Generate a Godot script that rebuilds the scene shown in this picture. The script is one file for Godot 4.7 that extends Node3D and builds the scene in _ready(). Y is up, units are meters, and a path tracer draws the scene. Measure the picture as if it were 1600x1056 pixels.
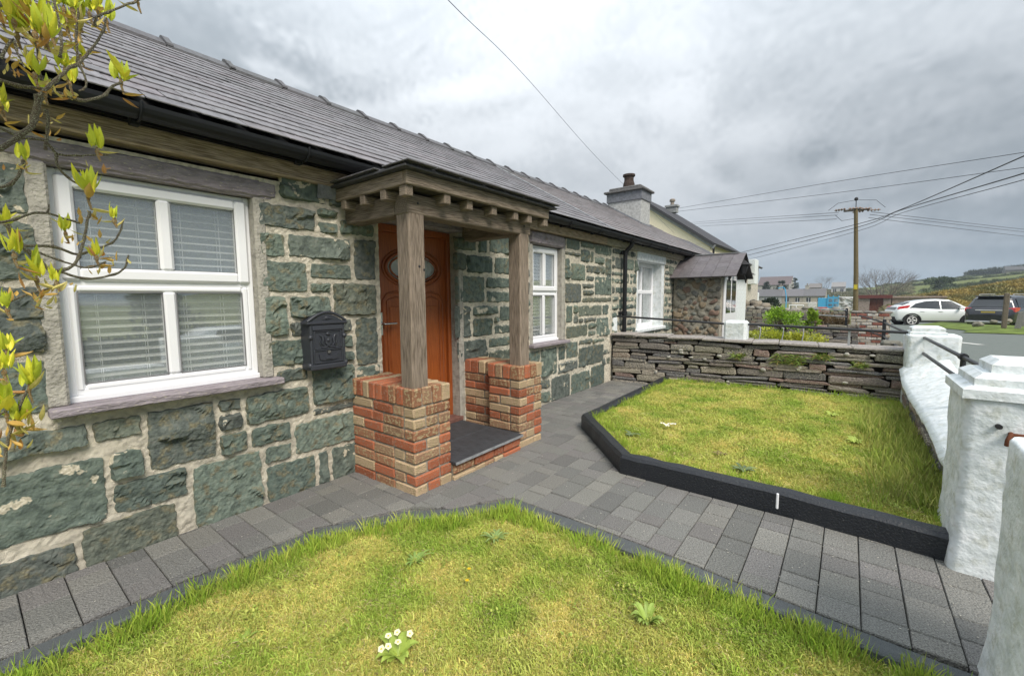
extends Node3D
# A terrace of stone cottages with a timber porch, two small lawns, a dry stone wall and a village road.
# x runs along the front wall (away from the camera), y is up, z comes out of the wall; metres.

var rng := RandomNumberGenerator.new()
var M := {}
var fnl := FastNoiseLite.new()
var eye := Vector3(-1.8287, 1.2752, 2.8522)


class MB:
	# Collects triangles; every face is given counter-clockwise as seen from outside.
	var v := PackedVector3Array()
	var n := PackedVector3Array()
	var c := PackedColorArray()
	var u := PackedVector2Array()
	var col := Color.WHITE

	func tri(a: Vector3, b: Vector3, d: Vector3) -> void:
		var nn := (b - a).cross(d - a).normalized()
		v.push_back(a); v.push_back(d); v.push_back(b)
		for i in 3:
			n.push_back(nn)
			c.push_back(col)

	func quad(a: Vector3, b: Vector3, d: Vector3, e: Vector3) -> void:
		tri(a, b, d)
		tri(a, d, e)

	func trin(a: Vector3, b: Vector3, d: Vector3, na: Vector3, nb: Vector3, nd: Vector3) -> void:
		v.push_back(a); v.push_back(d); v.push_back(b)
		n.push_back(na); n.push_back(nd); n.push_back(nb)
		for i in 3:
			c.push_back(col)

	func obox(t: Transform3D, s: Vector3, bev := 0.0) -> void:
		var h := s * 0.5
		var b := minf(bev, minf(h.x, minf(h.y, h.z)) * 0.9)
		if b <= 0.0:
			for ax in 3:
				for sg in [-1.0, 1.0]:
					var nn := Vector3.ZERO; nn[ax] = sg
					var p := Vector3.ZERO; p[(ax + 1) % 3] = 1.0
					var q := Vector3.ZERO; q[(ax + 2) % 3] = sg
					quad(t * ((nn - p - q) * h), t * ((nn + p - q) * h), t * ((nn + p + q) * h), t * ((nn - p + q) * h))
			return
		for ax in 3:
			for sg in [-1.0, 1.0]:
				var nn := Vector3.ZERO; nn[ax] = h[ax] * sg
				var p := Vector3.ZERO; p[(ax + 1) % 3] = h[(ax + 1) % 3] - b
				var q := Vector3.ZERO; q[(ax + 2) % 3] = (h[(ax + 2) % 3] - b) * sg
				quad(t * (nn - p - q), t * (nn + p - q), t * (nn + p + q), t * (nn - p + q))
		for ax in 3:
			var i := (ax + 1) % 3
			var j := (ax + 2) % 3
			for si in [-1.0, 1.0]:
				for sj in [-1.0, 1.0]:
					var e := Vector3.ZERO; e[ax] = h[ax] - b
					var a1 := Vector3.ZERO; a1[i] = h[i] * si; a1[j] = (h[j] - b) * sj
					var a2 := Vector3.ZERO; a2[i] = (h[i] - b) * si; a2[j] = h[j] * sj
					if si * sj > 0:
						quad(t * (a1 - e), t * (a2 - e), t * (a2 + e), t * (a1 + e))
					else:
						quad(t * (a2 - e), t * (a1 - e), t * (a1 + e), t * (a2 + e))
		for sx in [-1.0, 1.0]:
			for sy in [-1.0, 1.0]:
				for sz in [-1.0, 1.0]:
					var k := h - Vector3(b, b, b)
					var a := t * Vector3(h.x * sx, k.y * sy, k.z * sz)
					var d := t * Vector3(k.x * sx, h.y * sy, k.z * sz)
					var f := t * Vector3(k.x * sx, k.y * sy, h.z * sz)
					if sx * sy * sz > 0:
						tri(a, d, f)
					else:
						tri(a, f, d)

	func box(a: Vector3, b: Vector3, bev := 0.0) -> void:
		obox(Transform3D(Basis(), (a + b) * 0.5), (b - a).abs(), bev)

	func tube(pts: Array, radii: Array, sides := 6, caps := true) -> void:
		var rings := []
		var nrm := []
		var up := Vector3(0.31, 0.9, 0.17)
		for i in pts.size():
			var d: Vector3 = (pts[mini(i + 1, pts.size() - 1)] - pts[maxi(i - 1, 0)]).normalized()
			var s := d.cross(up).normalized()
			if s.length() < 0.5:
				s = d.cross(Vector3.RIGHT).normalized()
			var w := s.cross(d)
			up = w
			var ring := []
			var nr := []
			for k in sides:
				var a := TAU * k / sides
				var dir: Vector3 = s * cos(a) - w * sin(a)
				nr.append(dir)
				ring.append(pts[i] + dir * radii[mini(i, radii.size() - 1)])
			rings.append(ring)
			nrm.append(nr)
		for i in pts.size() - 1:
			for k in sides:
				var l := (k + 1) % sides
				trin(rings[i][k], rings[i][l], rings[i + 1][l], nrm[i][k], nrm[i][l], nrm[i + 1][l])
				trin(rings[i][k], rings[i + 1][l], rings[i + 1][k], nrm[i][k], nrm[i + 1][l], nrm[i + 1][k])
		if caps:
			for k in range(1, sides - 1):
				tri(rings[0][0], rings[0][k + 1], rings[0][k])
				var e := pts.size() - 1
				tri(rings[e][0], rings[e][k], rings[e][k + 1])

	func lathe(at: Vector3, prof: Array, sides := 12) -> void:
		# prof: Vector2(radius, height) from the bottom up
		for i in prof.size() - 1:
			for k in sides:
				var a := TAU * k / sides
				var b := TAU * (k + 1) / sides
				var p: Vector2 = prof[i]
				var q: Vector2 = prof[i + 1]
				quad(at + Vector3(cos(b) * p.x, p.y, sin(b) * p.x), at + Vector3(cos(a) * p.x, p.y, sin(a) * p.x), at + Vector3(cos(a) * q.x, q.y, sin(a) * q.x), at + Vector3(cos(b) * q.x, q.y, sin(b) * q.x))

	func prism(t: Transform3D, poly: Array, d: float) -> void:
		# poly counter-clockwise in local xy, extruded from z = 0 to z = d
		var m := poly.size()
		var ids := Geometry2D.triangulate_polygon(PackedVector2Array(poly))
		for i in range(0, ids.size(), 3):
			var a: Vector2 = poly[ids[i]]
			var b: Vector2 = poly[ids[i + 1]]
			var e: Vector2 = poly[ids[i + 2]]
			if (b - a).cross(e - a) < 0:
				var s := b
				b = e
				e = s
			tri(t * Vector3(a.x, a.y, d), t * Vector3(b.x, b.y, d), t * Vector3(e.x, e.y, d))
			tri(t * Vector3(a.x, a.y, 0), t * Vector3(e.x, e.y, 0), t * Vector3(b.x, b.y, 0))
		for i in m:
			var a: Vector2 = poly[i]
			var b: Vector2 = poly[(i + 1) % m]
			quad(t * Vector3(a.x, a.y, 0), t * Vector3(b.x, b.y, 0), t * Vector3(b.x, b.y, d), t * Vector3(a.x, a.y, d))

	func grid(pts: PackedVector3Array, w: int, h: int, smooth := true, flip := false) -> void:
		# w columns (u), h rows (v); the outside is u x v
		var nn := PackedVector3Array()
		if smooth:
			nn.resize(w * h)
			for j in h:
				for i in w:
					var du := pts[j * w + mini(i + 1, w - 1)] - pts[j * w + maxi(i - 1, 0)]
					var dv := pts[mini(j + 1, h - 1) * w + i] - pts[maxi(j - 1, 0) * w + i]
					nn[j * w + i] = (dv.cross(du) if flip else du.cross(dv)).normalized()
		for j in h - 1:
			for i in w - 1:
				var a := j * w + i
				var b := a + 1
				var d := a + w + 1
				var e := a + w
				if flip:
					var s := b
					b = e
					e = s
				if smooth:
					trin(pts[a], pts[b], pts[d], nn[a], nn[b], nn[d])
					trin(pts[a], pts[d], pts[e], nn[a], nn[d], nn[e])
				else:
					quad(pts[a], pts[b], pts[d], pts[e])

	func blob(at: Vector3, r: Vector3, rough: float, fn: FastNoiseLite, rings := 6, sides := 9, turn := Basis()) -> void:
		var pts := PackedVector3Array()
		for j in rings + 1:
			var th := PI * j / rings
			for i in sides + 1:
				var ph := TAU * (i % sides) / sides
				var d := Vector3(sin(th) * cos(ph), -cos(th), -sin(th) * sin(ph))
				var k := 1.0 + rough * fn.get_noise_3dv((at + d * r) * 9.0)
				pts.push_back(at + turn * (d * r * k))
		grid(pts, sides + 1, rings + 1, true)

	func mesh(m: Material = null) -> ArrayMesh:
		var am := ArrayMesh.new()
		if v.is_empty():
			return am
		var arr := []
		arr.resize(Mesh.ARRAY_MAX)
		arr[Mesh.ARRAY_VERTEX] = v
		arr[Mesh.ARRAY_NORMAL] = n
		arr[Mesh.ARRAY_COLOR] = c
		if u.size() == v.size():
			arr[Mesh.ARRAY_TEX_UV] = u
		am.add_surface_from_arrays(Mesh.PRIMITIVE_TRIANGLES, arr)
		if m:
			am.surface_set_material(0, m)
		return am


func V(x: float, y: float, z: float) -> Vector3:
	return Vector3(x, y, z)


func R(a: float, b: float) -> float:
	return rng.randf_range(a, b)


func shade(k: Color, s: float) -> Color:
	var f := 1.0 + R(-s, s)
	return Color(k.r * f, k.g * f, k.b * f)


func pick(a: Array) -> Variant:
	return a[rng.randi() % a.size()]


func tag(o: Node, label: String, category: String, group := "") -> Node:
	o.set_meta("label", label)
	o.set_meta("category", category)
	if group:
		o.set_meta("group", group)
	return o


func thing(called: String, label: String, category: String, at := Vector3.ZERO, group := "") -> Node3D:
	var o := Node3D.new()
	o.name = called
	add_child(o, true)
	o.position = at
	tag(o, label, category, group)
	return o


func node(called: String, parent: Node) -> Node3D:
	var o := Node3D.new()
	o.name = called
	parent.add_child(o, true)
	return o


func obj(called: String, b: MB, m: Material, parent: Node = self) -> MeshInstance3D:
	return inst(called, b.mesh(m), parent)


func inst(called: String, m: Mesh, parent: Node = self, t := Transform3D()) -> MeshInstance3D:
	var o := MeshInstance3D.new()
	o.name = called
	o.mesh = m
	parent.add_child(o, true)
	o.transform = t
	return o


func struct(called: String, b: MB, m: Material) -> MeshInstance3D:
	var o := obj(called, b, m)
	o.set_meta("kind", "structure")
	return o


func scatter(called: String, m: Mesh, places: Array, tints: Array, parent: Node = self) -> MultiMeshInstance3D:
	var mm := MultiMesh.new()
	mm.transform_format = MultiMesh.TRANSFORM_3D
	mm.use_colors = true
	mm.mesh = m
	mm.instance_count = places.size()
	for i in places.size():
		mm.set_instance_transform(i, places[i])
		mm.set_instance_color(i, tints[i])
	var o := MultiMeshInstance3D.new()
	o.name = called
	o.multimesh = mm
	parent.add_child(o, true)
	o.set_meta("kind", "stuff")
	return o


# ---- materials ----------------------------------------------------------------------------------------------

func ramp(stops: Array) -> Gradient:
	var g := Gradient.new()
	var o := PackedFloat32Array()
	var k := PackedColorArray()
	for s in stops:
		o.push_back(s[0])
		k.push_back(s[1] if s[1] is Color else Color(s[1], s[1], s[1]))
	g.offsets = o
	g.colors = k
	return g


func tex(freq: float, oct: int, stops: Array, size := 512, kind := FastNoiseLite.TYPE_SIMPLEX_SMOOTH, fractal := FastNoiseLite.FRACTAL_FBM, gain := 0.55) -> NoiseTexture2D:
	var f := FastNoiseLite.new()
	f.noise_type = kind
	f.seed = rng.randi() % 9999
	f.frequency = freq
	f.fractal_type = fractal
	f.fractal_octaves = oct
	f.fractal_gain = gain
	var t := NoiseTexture2D.new()
	t.width = size
	t.height = size
	t.seamless = true
	t.seamless_blend_skirt = 0.15
	t.noise = f
	if stops:
		t.color_ramp = ramp(stops)
	return t


func mat(called: String, albedo: Color, rough: float, o := {}) -> StandardMaterial3D:
	# albedo is linear, as a real-world base colour
	var m := StandardMaterial3D.new()
	m.resource_name = called
	m.albedo_color = albedo.linear_to_srgb()
	m.roughness = rough
	m.metallic_specular = o.get("spec", 0.35)
	m.metallic = o.get("metal", 0.0)
	m.vertex_color_use_as_albedo = o.get("vc", true)
	if o.has("scale"):
		m.uv1_triplanar = true
		m.uv1_world_triplanar = o.get("world", true)
		m.uv1_triplanar_sharpness = 4.0
		m.uv1_scale = o.scale if o.scale is Vector3 else Vector3.ONE * o.scale
	if o.has("tex"):
		m.albedo_texture = o.tex
	if o.has("bump"):
		m.heightmap_enabled = true
		m.heightmap_texture = o.bump
		m.heightmap_scale = o.get("cm", 1.0)
	if o.has("over"):
		m.detail_enabled = true
		m.detail_albedo = o.over
		m.detail_mask = o.mask
		m.detail_blend_mode = BaseMaterial3D.BLEND_MODE_MIX
		m.detail_uv_layer = BaseMaterial3D.DETAIL_UV_1
	if o.has("back"):
		m.backlight_enabled = true
		m.backlight = o.back
	if o.has("coat"):
		m.clearcoat_enabled = true
		m.clearcoat = o.coat
		m.clearcoat_roughness = 0.08
	if o.get("both", false):
		m.cull_mode = BaseMaterial3D.CULL_DISABLED
	M[called] = m
	return m


func materials() -> void:
	var mott := tex(0.012, 5, [[0.0, 0.76], [0.5, 0.92], [1.0, 1.0]])
	var fine := tex(0.09, 4, [[0.0, 0.7], [0.45, 0.92], [1.0, 1.0]])
	var grain := tex(0.25, 2, [[0.0, 0.66], [0.5, 0.92], [1.0, 1.0]])
	var rocky := tex(0.014, 6, [], 512, FastNoiseLite.TYPE_SIMPLEX_SMOOTH, FastNoiseLite.FRACTAL_RIDGED)
	var bumpy := tex(0.04, 5, [])
	var split := tex(0.008, 5, [], 512, FastNoiseLite.TYPE_SIMPLEX_SMOOTH, FastNoiseLite.FRACTAL_RIDGED, 0.45)
	var gritty := tex(0.16, 3, [])
	var brushed := tex(0.02, 5, [], 512, FastNoiseLite.TYPE_SIMPLEX_SMOOTH, FastNoiseLite.FRACTAL_FBM, 0.6)
	var blot := func(lo: float, hi: float, f: float) -> NoiseTexture2D: return tex(f, 5, [[0.0, 0.0], [lo, 0.0], [hi, 1.0], [1.0, 1.0]])
	var stonetex := tex(0.02, 6, [[0.0, Color(0.62, 0.65, 0.64)], [0.35, Color(0.82, 0.86, 0.84)], [0.55, Color(0.90, 0.94, 0.91)], [0.72, Color(0.95, 0.98, 0.95)], [0.8, Color(1.0, 1.0, 0.96)], [1.0, Color(1, 1, 0.97)]])
	var pale := tex(0.08, 4, [[0.0, Color(0.62, 0.6, 0.52)], [0.5, Color(0.74, 0.71, 0.63)], [1.0, Color(0.84, 0.82, 0.76)]])
	mat("stone", Color.WHITE, 0.82, {"scale": 1.3, "tex": stonetex, "bump": bumpy, "cm": 0.6, "over": pale, "mask": blot.call(0.74, 0.79, 0.009)})
	mat("stone_plain", Color.WHITE, 0.8, {"scale": 1.7, "tex": stonetex, "bump": bumpy, "cm": 0.55, "over": tex(0.06, 4, [[0.0, Color(0.34, 0.33, 0.27)], [1.0, Color(0.56, 0.54, 0.44)]]), "mask": blot.call(0.6, 0.85, 0.012)})
	mat("mortar", Color.WHITE, 0.95, {"scale": 3.0, "tex": mott, "bump": gritty, "cm": 0.8})
	mat("cement", Color.WHITE, 0.95, {"scale": 2.0, "tex": mott, "bump": bumpy, "cm": 0.6})
	mat("brick", Color.WHITE, 0.92, {"scale": 4.0, "tex": fine, "bump": bumpy, "cm": 1.2, "over": tex(0.1, 3, [[0.0, Color(0.6, 0.52, 0.38)], [0.6, Color(0.76, 0.68, 0.53)], [1.0, Color(0.84, 0.79, 0.68)]]), "mask": blot.call(0.55, 0.68, 0.014)})
	mat("brick_red", Color.WHITE, 0.9, {"scale": 4.0, "tex": fine, "bump": gritty, "cm": 0.5, "over": tex(0.1, 3, [[0.0, Color(0.4, 0.27, 0.21)], [0.5, Color(0.66, 0.5, 0.42)], [1.0, Color(0.82, 0.72, 0.62)]]), "mask": blot.call(0.58, 0.74, 0.018)})
	mat("paver", Color.WHITE, 0.93, {"scale": 3.2, "tex": tex(0.07, 5, [[0.0, 0.4], [0.35, 0.75], [0.6, 0.92], [0.8, 1.0], [1.0, 1.0]], 512, FastNoiseLite.TYPE_SIMPLEX_SMOOTH, FastNoiseLite.FRACTAL_FBM, 0.85), "bump": bumpy, "cm": 0.7})
	mat("joint_sand", Color(0.028, 0.027, 0.023), 1.0, {"scale": 4.0, "tex": grain})
	mat("slate", Color.WHITE, 0.62, {"scale": Vector3(3.0, 3.0, 1.2), "tex": mott, "bump": bumpy, "cm": 0.25, "spec": 0.45})
	mat("slate_purple", Color(0.34, 0.30, 0.325), 0.75, {"scale": Vector3(1.5, 5.0, 4.0), "tex": mott, "bump": rocky, "cm": 0.6, "over": pale, "mask": blot.call(0.72, 0.84, 0.03)})
	for k in [["wood_x", Vector3(0.55, 11, 11)], ["wood_y", Vector3(11, 0.55, 11)], ["wood_z", Vector3(11, 11, 0.55)]]:
		mat(k[0], Color.WHITE, 0.88, {"scale": k[1], "tex": tex(0.02, 5, [[0.0, Color(0.55, 0.52, 0.47)], [0.42, Color(0.80, 0.79, 0.75)], [0.6, Color(0.92, 0.91, 0.87)], [1.0, Color(1, 0.99, 0.96)]]), "bump": bumpy, "cm": 0.5})
	mat("oak_y", Color.WHITE, 0.42, {"scale": Vector3(9, 0.5, 9), "tex": tex(0.02, 5, [[0.0, Color(0.72, 0.68, 0.64)], [1.0, Color(1, 1, 1)]]), "spec": 0.5})
	mat("white_plastic", Color(0.80, 0.81, 0.83), 0.32, {"spec": 0.5})
	mat("blind", Color(0.88, 0.89, 0.86), 0.5)
	mat("white_render", Color(0.80, 0.82, 0.83), 0.9, {"scale": 1.7, "tex": tex(0.012, 5, [[0.0, Color(0.84, 0.86, 0.85)], [0.5, Color(0.94, 0.955, 0.955)], [1.0, Color(1, 1, 1)]]), "bump": brushed, "cm": 0.38, "over": tex(0.05, 4, [[0.0, Color(0.70, 0.72, 0.685)], [1.0, Color(0.84, 0.85, 0.83)]]), "mask": blot.call(0.58, 0.88, 0.012)})
	mat("pebbledash", Color(0.60, 0.61, 0.60), 0.95, {"scale": 2.0, "tex": mott, "bump": gritty, "cm": 1.0})
	mat("cream_render", Color.WHITE, 0.95, {"scale": 0.9, "tex": tex(0.02, 4, [[0.0, 0.93], [1.0, 1.0]])})
	mat("black_paint", Color(0.022, 0.025, 0.031), 0.42, {"scale": 3.0, "tex": fine, "bump": bumpy, "cm": 0.3, "spec": 0.45, "over": tex(0.1, 3, [[0.0, Color(0.2, 0.2, 0.2)], [1.0, Color(0.36, 0.36, 0.35)]]), "mask": blot.call(0.7, 0.86, 0.05)})
	mat("edging", Color(0.16, 0.175, 0.18), 0.85, {"scale": 4.0, "tex": fine, "bump": gritty, "cm": 0.5})
	mat("black_plastic", Color(0.010, 0.011, 0.013), 0.5, {"spec": 0.4})
	mat("black_iron", Color(0.022, 0.023, 0.026), 0.42, {"spec": 0.5, "scale": 8.0, "tex": fine, "bump": bumpy, "cm": 0.1})
	mat("letterbox_black", Color(0.036, 0.040, 0.050), 0.42, {"spec": 0.5})
	mat("steel", Color(0.6, 0.6, 0.6), 0.25, {"metal": 1.0})
	mat("galvanised", Color(0.42, 0.43, 0.44), 0.5, {"metal": 0.6})
	mat("rust", Color(0.14, 0.05, 0.025), 0.9, {"scale": 20.0, "tex": fine})
	mat("schist", Color.WHITE, 0.9, {"scale": Vector3(2.0, 5.0, 2.0), "tex": tex(0.02, 5, [[0.0, 0.68], [0.5, 0.88], [1.0, 1.0]]), "bump": rocky, "cm": 0.9, "over": tex(0.1, 3, [[0.0, Color(0.62, 0.60, 0.53)], [1.0, Color(0.85, 0.83, 0.77)]]), "mask": blot.call(0.63, 0.70, 0.045)})
	mat("schist_lichen", Color.WHITE, 0.95, {"scale": Vector3(2.5, 5.0, 2.5), "tex": mott, "bump": rocky, "cm": 1.5, "over": tex(0.1, 3, [[0.0, Color(0.60, 0.57, 0.49)], [1.0, Color(0.86, 0.83, 0.76)]]), "mask": blot.call(0.46, 0.56, 0.03)})
	mat("earth", Color(0.05, 0.042, 0.03), 1.0, {"scale": 3.0, "tex": fine, "bump": gritty, "cm": 1.0})
	mat("rubble", Color.WHITE, 0.85, {"scale": 4.0, "tex": mott, "bump": bumpy, "cm": 1.0})
	mat("lawn", Color.WHITE, 1.0, {"scale": 1.3, "tex": tex(0.015, 6, [[0.0, Color(0.42, 0.47, 0.18)], [0.35, Color(0.57, 0.61, 0.24)], [0.55, Color(0.70, 0.69, 0.33)], [0.75, Color(0.80, 0.76, 0.46)], [1.0, Color(0.85, 0.79, 0.56)]]), "bump": gritty, "cm": 1.2})
	mat("grass", Color.WHITE, 0.62, {"back": Color(0.45, 0.45, 0.45), "both": true, "spec": 0.3})
	mat("leaf", Color.WHITE, 0.5, {"back": Color(0.6, 0.6, 0.6), "both": true, "spec": 0.4})
	mat("petal", Color.WHITE, 0.7, {"back": Color(0.5, 0.5, 0.5), "both": true})
	mat("bark", Color.WHITE, 0.95, {"scale": 14.0, "tex": fine, "bump": gritty, "cm": 0.2, "over": tex(0.1, 3, [[0.0, Color(0.55, 0.56, 0.45)], [1.0, Color(0.74, 0.75, 0.66)]]), "mask": blot.call(0.55, 0.66, 0.05)})
	mat("asphalt", Color(0.17, 0.195, 0.18), 0.92, {"scale": 1.0, "tex": tex(0.3, 3, [[0.0, 0.8], [1.0, 1.0]]), "bump": gritty, "cm": 0.4, "over": tex(0.05, 4, [[0.0, Color(0.36, 0.38, 0.37)], [1.0, Color(0.5, 0.52, 0.5)]]), "mask": blot.call(0.45, 0.8, 0.008)})
	mat("road_paint", Color(0.7, 0.7, 0.66), 0.8, {"scale": 3.0, "tex": fine})
	mat("plain", Color.WHITE, 0.85, {"scale": 0.6, "tex": mott})
	mat("field", Color.WHITE, 1.0, {"scale": 0.08, "tex": tex(0.03, 5, [[0.0, 0.6], [1.0, 1.0]])})
	mat("far_roof", Color.WHITE, 0.8, {"scale": Vector3(0.5, 3.0, 0.5), "tex": fine})
	mat("car_white", Color(0.74, 0.78, 0.79), 0.3, {"coat": 0.9, "spec": 0.5})
	mat("car_black", Color(0.012, 0.014, 0.022), 0.25, {"coat": 1.0, "spec": 0.5})
	mat("car_silver", Color(0.38, 0.42, 0.46), 0.3, {"coat": 0.8, "metal": 0.4})
	mat("car_glass", Color(0.02, 0.025, 0.03), 0.05, {"spec": 0.6})
	mat("rubber", Color(0.015, 0.015, 0.015), 0.85)
	mat("dark_plastic", Color(0.025, 0.025, 0.027), 0.6)
	mat("red_lamp", Color(0.55, 0.02, 0.025), 0.2, {"coat": 1.0})
	mat("clear_lamp", Color(0.7, 0.7, 0.7), 0.15, {"coat": 1.0})
	mat("plate_yellow", Color(0.62, 0.45, 0.08), 0.5)
	mat("blue_paint", Color(0.06, 0.36, 0.62), 0.6)
	mat("wire_black", Color(0.03, 0.03, 0.033), 0.7)
	mat("porcelain", Color(0.22, 0.16, 0.13), 0.3)
	mat("room", Color(0.05, 0.048, 0.045), 0.95)
	var g := StandardMaterial3D.new()
	g.resource_name = "pane_glass"
	g.transparency = BaseMaterial3D.TRANSPARENCY_ALPHA
	g.albedo_color = Color(0.9, 0.95, 0.95, 0.03)
	g.roughness = 0.0
	g.metallic_specular = 1.0
	M["glass"] = g
	var fr: StandardMaterial3D = mat("frosted", Color(0.62, 0.68, 0.68), 0.22, {"scale": 6.0, "bump": rocky, "cm": 1.2, "spec": 0.9})
	fr.clearcoat_enabled = true


# ---- camera, sky, sun ---------------------------------------------------------------------------------------

func _ready() -> void:
	rng.seed = 20240
	fnl.seed = 5
	fnl.frequency = 1.0
	fnl.fractal_octaves = 3
	var cam := Camera3D.new()
	cam.name = "camera"
	cam.position = eye
	cam.rotation = Vector3(-0.0919, -0.9111, -0.0075)
	cam.fov = 75.9
	cam.near = 0.05
	cam.far = 1500.0
	add_child(cam)
	cam.current = true
	var sun := DirectionalLight3D.new()
	sun.name = "sun"
	sun.light_energy = 0.5
	sun.light_color = Color(1.0, 0.965, 0.92)
	sun.light_angular_distance = 24.0
	sun.shadow_enabled = true
	sun.rotation_degrees = Vector3(-47, -27, 0)
	add_child(sun)
	var env := Environment.new()
	env.background_mode = Environment.BG_SKY
	env.sky = Sky.new()
	env.sky.sky_material = cloudy_sky()
	env.background_energy_multiplier = 1.0
	env.tonemap_mode = Environment.TONE_MAPPER_LINEAR
	env.tonemap_exposure = 2.45
	env.sdfgi_enabled = true
	env.ssao_enabled = true
	env.ssil_enabled = true
	env.fog_enabled = true
	env.fog_density = 0.0006
	env.fog_light_color = Color(0.80, 0.85, 0.90)
	var we := WorldEnvironment.new()
	we.name = "world_environment"
	we.environment = env
	add_child(we)
	materials()
	terrain()
	garden_ground()
	cottages()
	roofs()
	windows()
	front_door()
	porch()
	piers()
	post_box()
	dry_wall()
	road_wall()
	lawns()
	neighbour_porch()
	neighbour_garden()
	village()
	cars()
	poles_and_wires()
	budding_tree()
	across_the_road()


func cloudy_sky() -> PanoramaSkyMaterial:
	var w := 1024
	var h := 512
	var f := FastNoiseLite.new()
	f.seed = 31
	f.frequency = 0.42
	f.fractal_octaves = 4
	f.fractal_gain = 0.5
	f.domain_warp_enabled = true
	f.domain_warp_amplitude = 1.0
	f.domain_warp_frequency = 0.8
	var data := PackedFloat32Array()
	data.resize(w * h * 3)
	for j in h:
		var t := PI * (j + 0.5) / h
		var y := cos(t)
		for i in w:
			var a := TAU * ((i + 0.5) / w - 0.5)
			var d := Vector3(sin(a) * sin(t), y, -cos(a) * sin(t))
			var k := Color(0.16, 0.17, 0.16)
			if y > -0.02:
				var yy := maxf(y, 0.0)
				var q := d / (yy + 0.22)
				var big := f.get_noise_3d(q.x * 0.7 + 3.1, q.z * 0.55, 4.0)
				var small := f.get_noise_3d(q.x * 2.1, q.z * 1.6 + 9.0, 17.0)
				var s := 0.49 + 0.92 * big + 0.08 * small
				s += 0.42 * exp(-pow(d.angle_to(V(0.755, 0.44, -0.49)) / 0.13, 2.0)) + 0.30 * exp(-pow(d.angle_to(V(0.978, 0.19, 0.085)) / 0.16, 2.0))
				s -= 0.35 * exp(-pow(d.angle_to(V(0.80, 0.56, 0.12)) / 0.36, 2.0))
				s = clampf(s, 0.0, 1.0)
				s = s * s * (3.0 - 2.0 * s)
				var grey := Color(0.150, 0.172, 0.192)
				var white := Color(0.40, 0.42, 0.445)
				k = grey.lerp(white, s)
				var low := exp(-yy * 9.0)
				k = k.lerp(Color(0.29, 0.365, 0.44), low * 0.8)
				k *= 0.57 + 2.4 * pow(yy, 1.8)
			var o := (j * w + i) * 3
			data[o] = k.r
			data[o + 1] = k.g
			data[o + 2] = k.b
	var img := Image.create_from_data(w, h, false, Image.FORMAT_RGBF, data.to_byte_array())
	var m := PanoramaSkyMaterial.new()
	m.panorama = ImageTexture.create_from_image(img)
	return m


# ---- the land -----------------------------------------------------------------------------------------------

func land(x: float, z: float) -> float:
	var y := -0.14 - clampf((x - 17.0) * 0.025, 0.0, 0.7)
	var a := rad_to_deg(atan2(z - 2.85, maxf(x, 1.0)))
	if x > 30.0:
		y += smoothstep(46.0, 82.0, x) * clampf(remap(a, 3.0, 12.0, 0.9, 3.4), 0.0, 6.0) * smoothstep(1.5, 4.0, a)
		y += smoothstep(110.0, 330.0, x) * clampf(remap(a, -10.0, 12.0, 3.5, 9.5), 2.5, 11.0)
		y += 0.5 * fnl.get_noise_2d(x * 0.04, z * 0.04) * smoothstep(45.0, 90.0, x)
	y -= smoothstep(9.0, 19.0, z) * 2.1 * (1.0 - smoothstep(8.0, 24.0, x))
	return y


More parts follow.
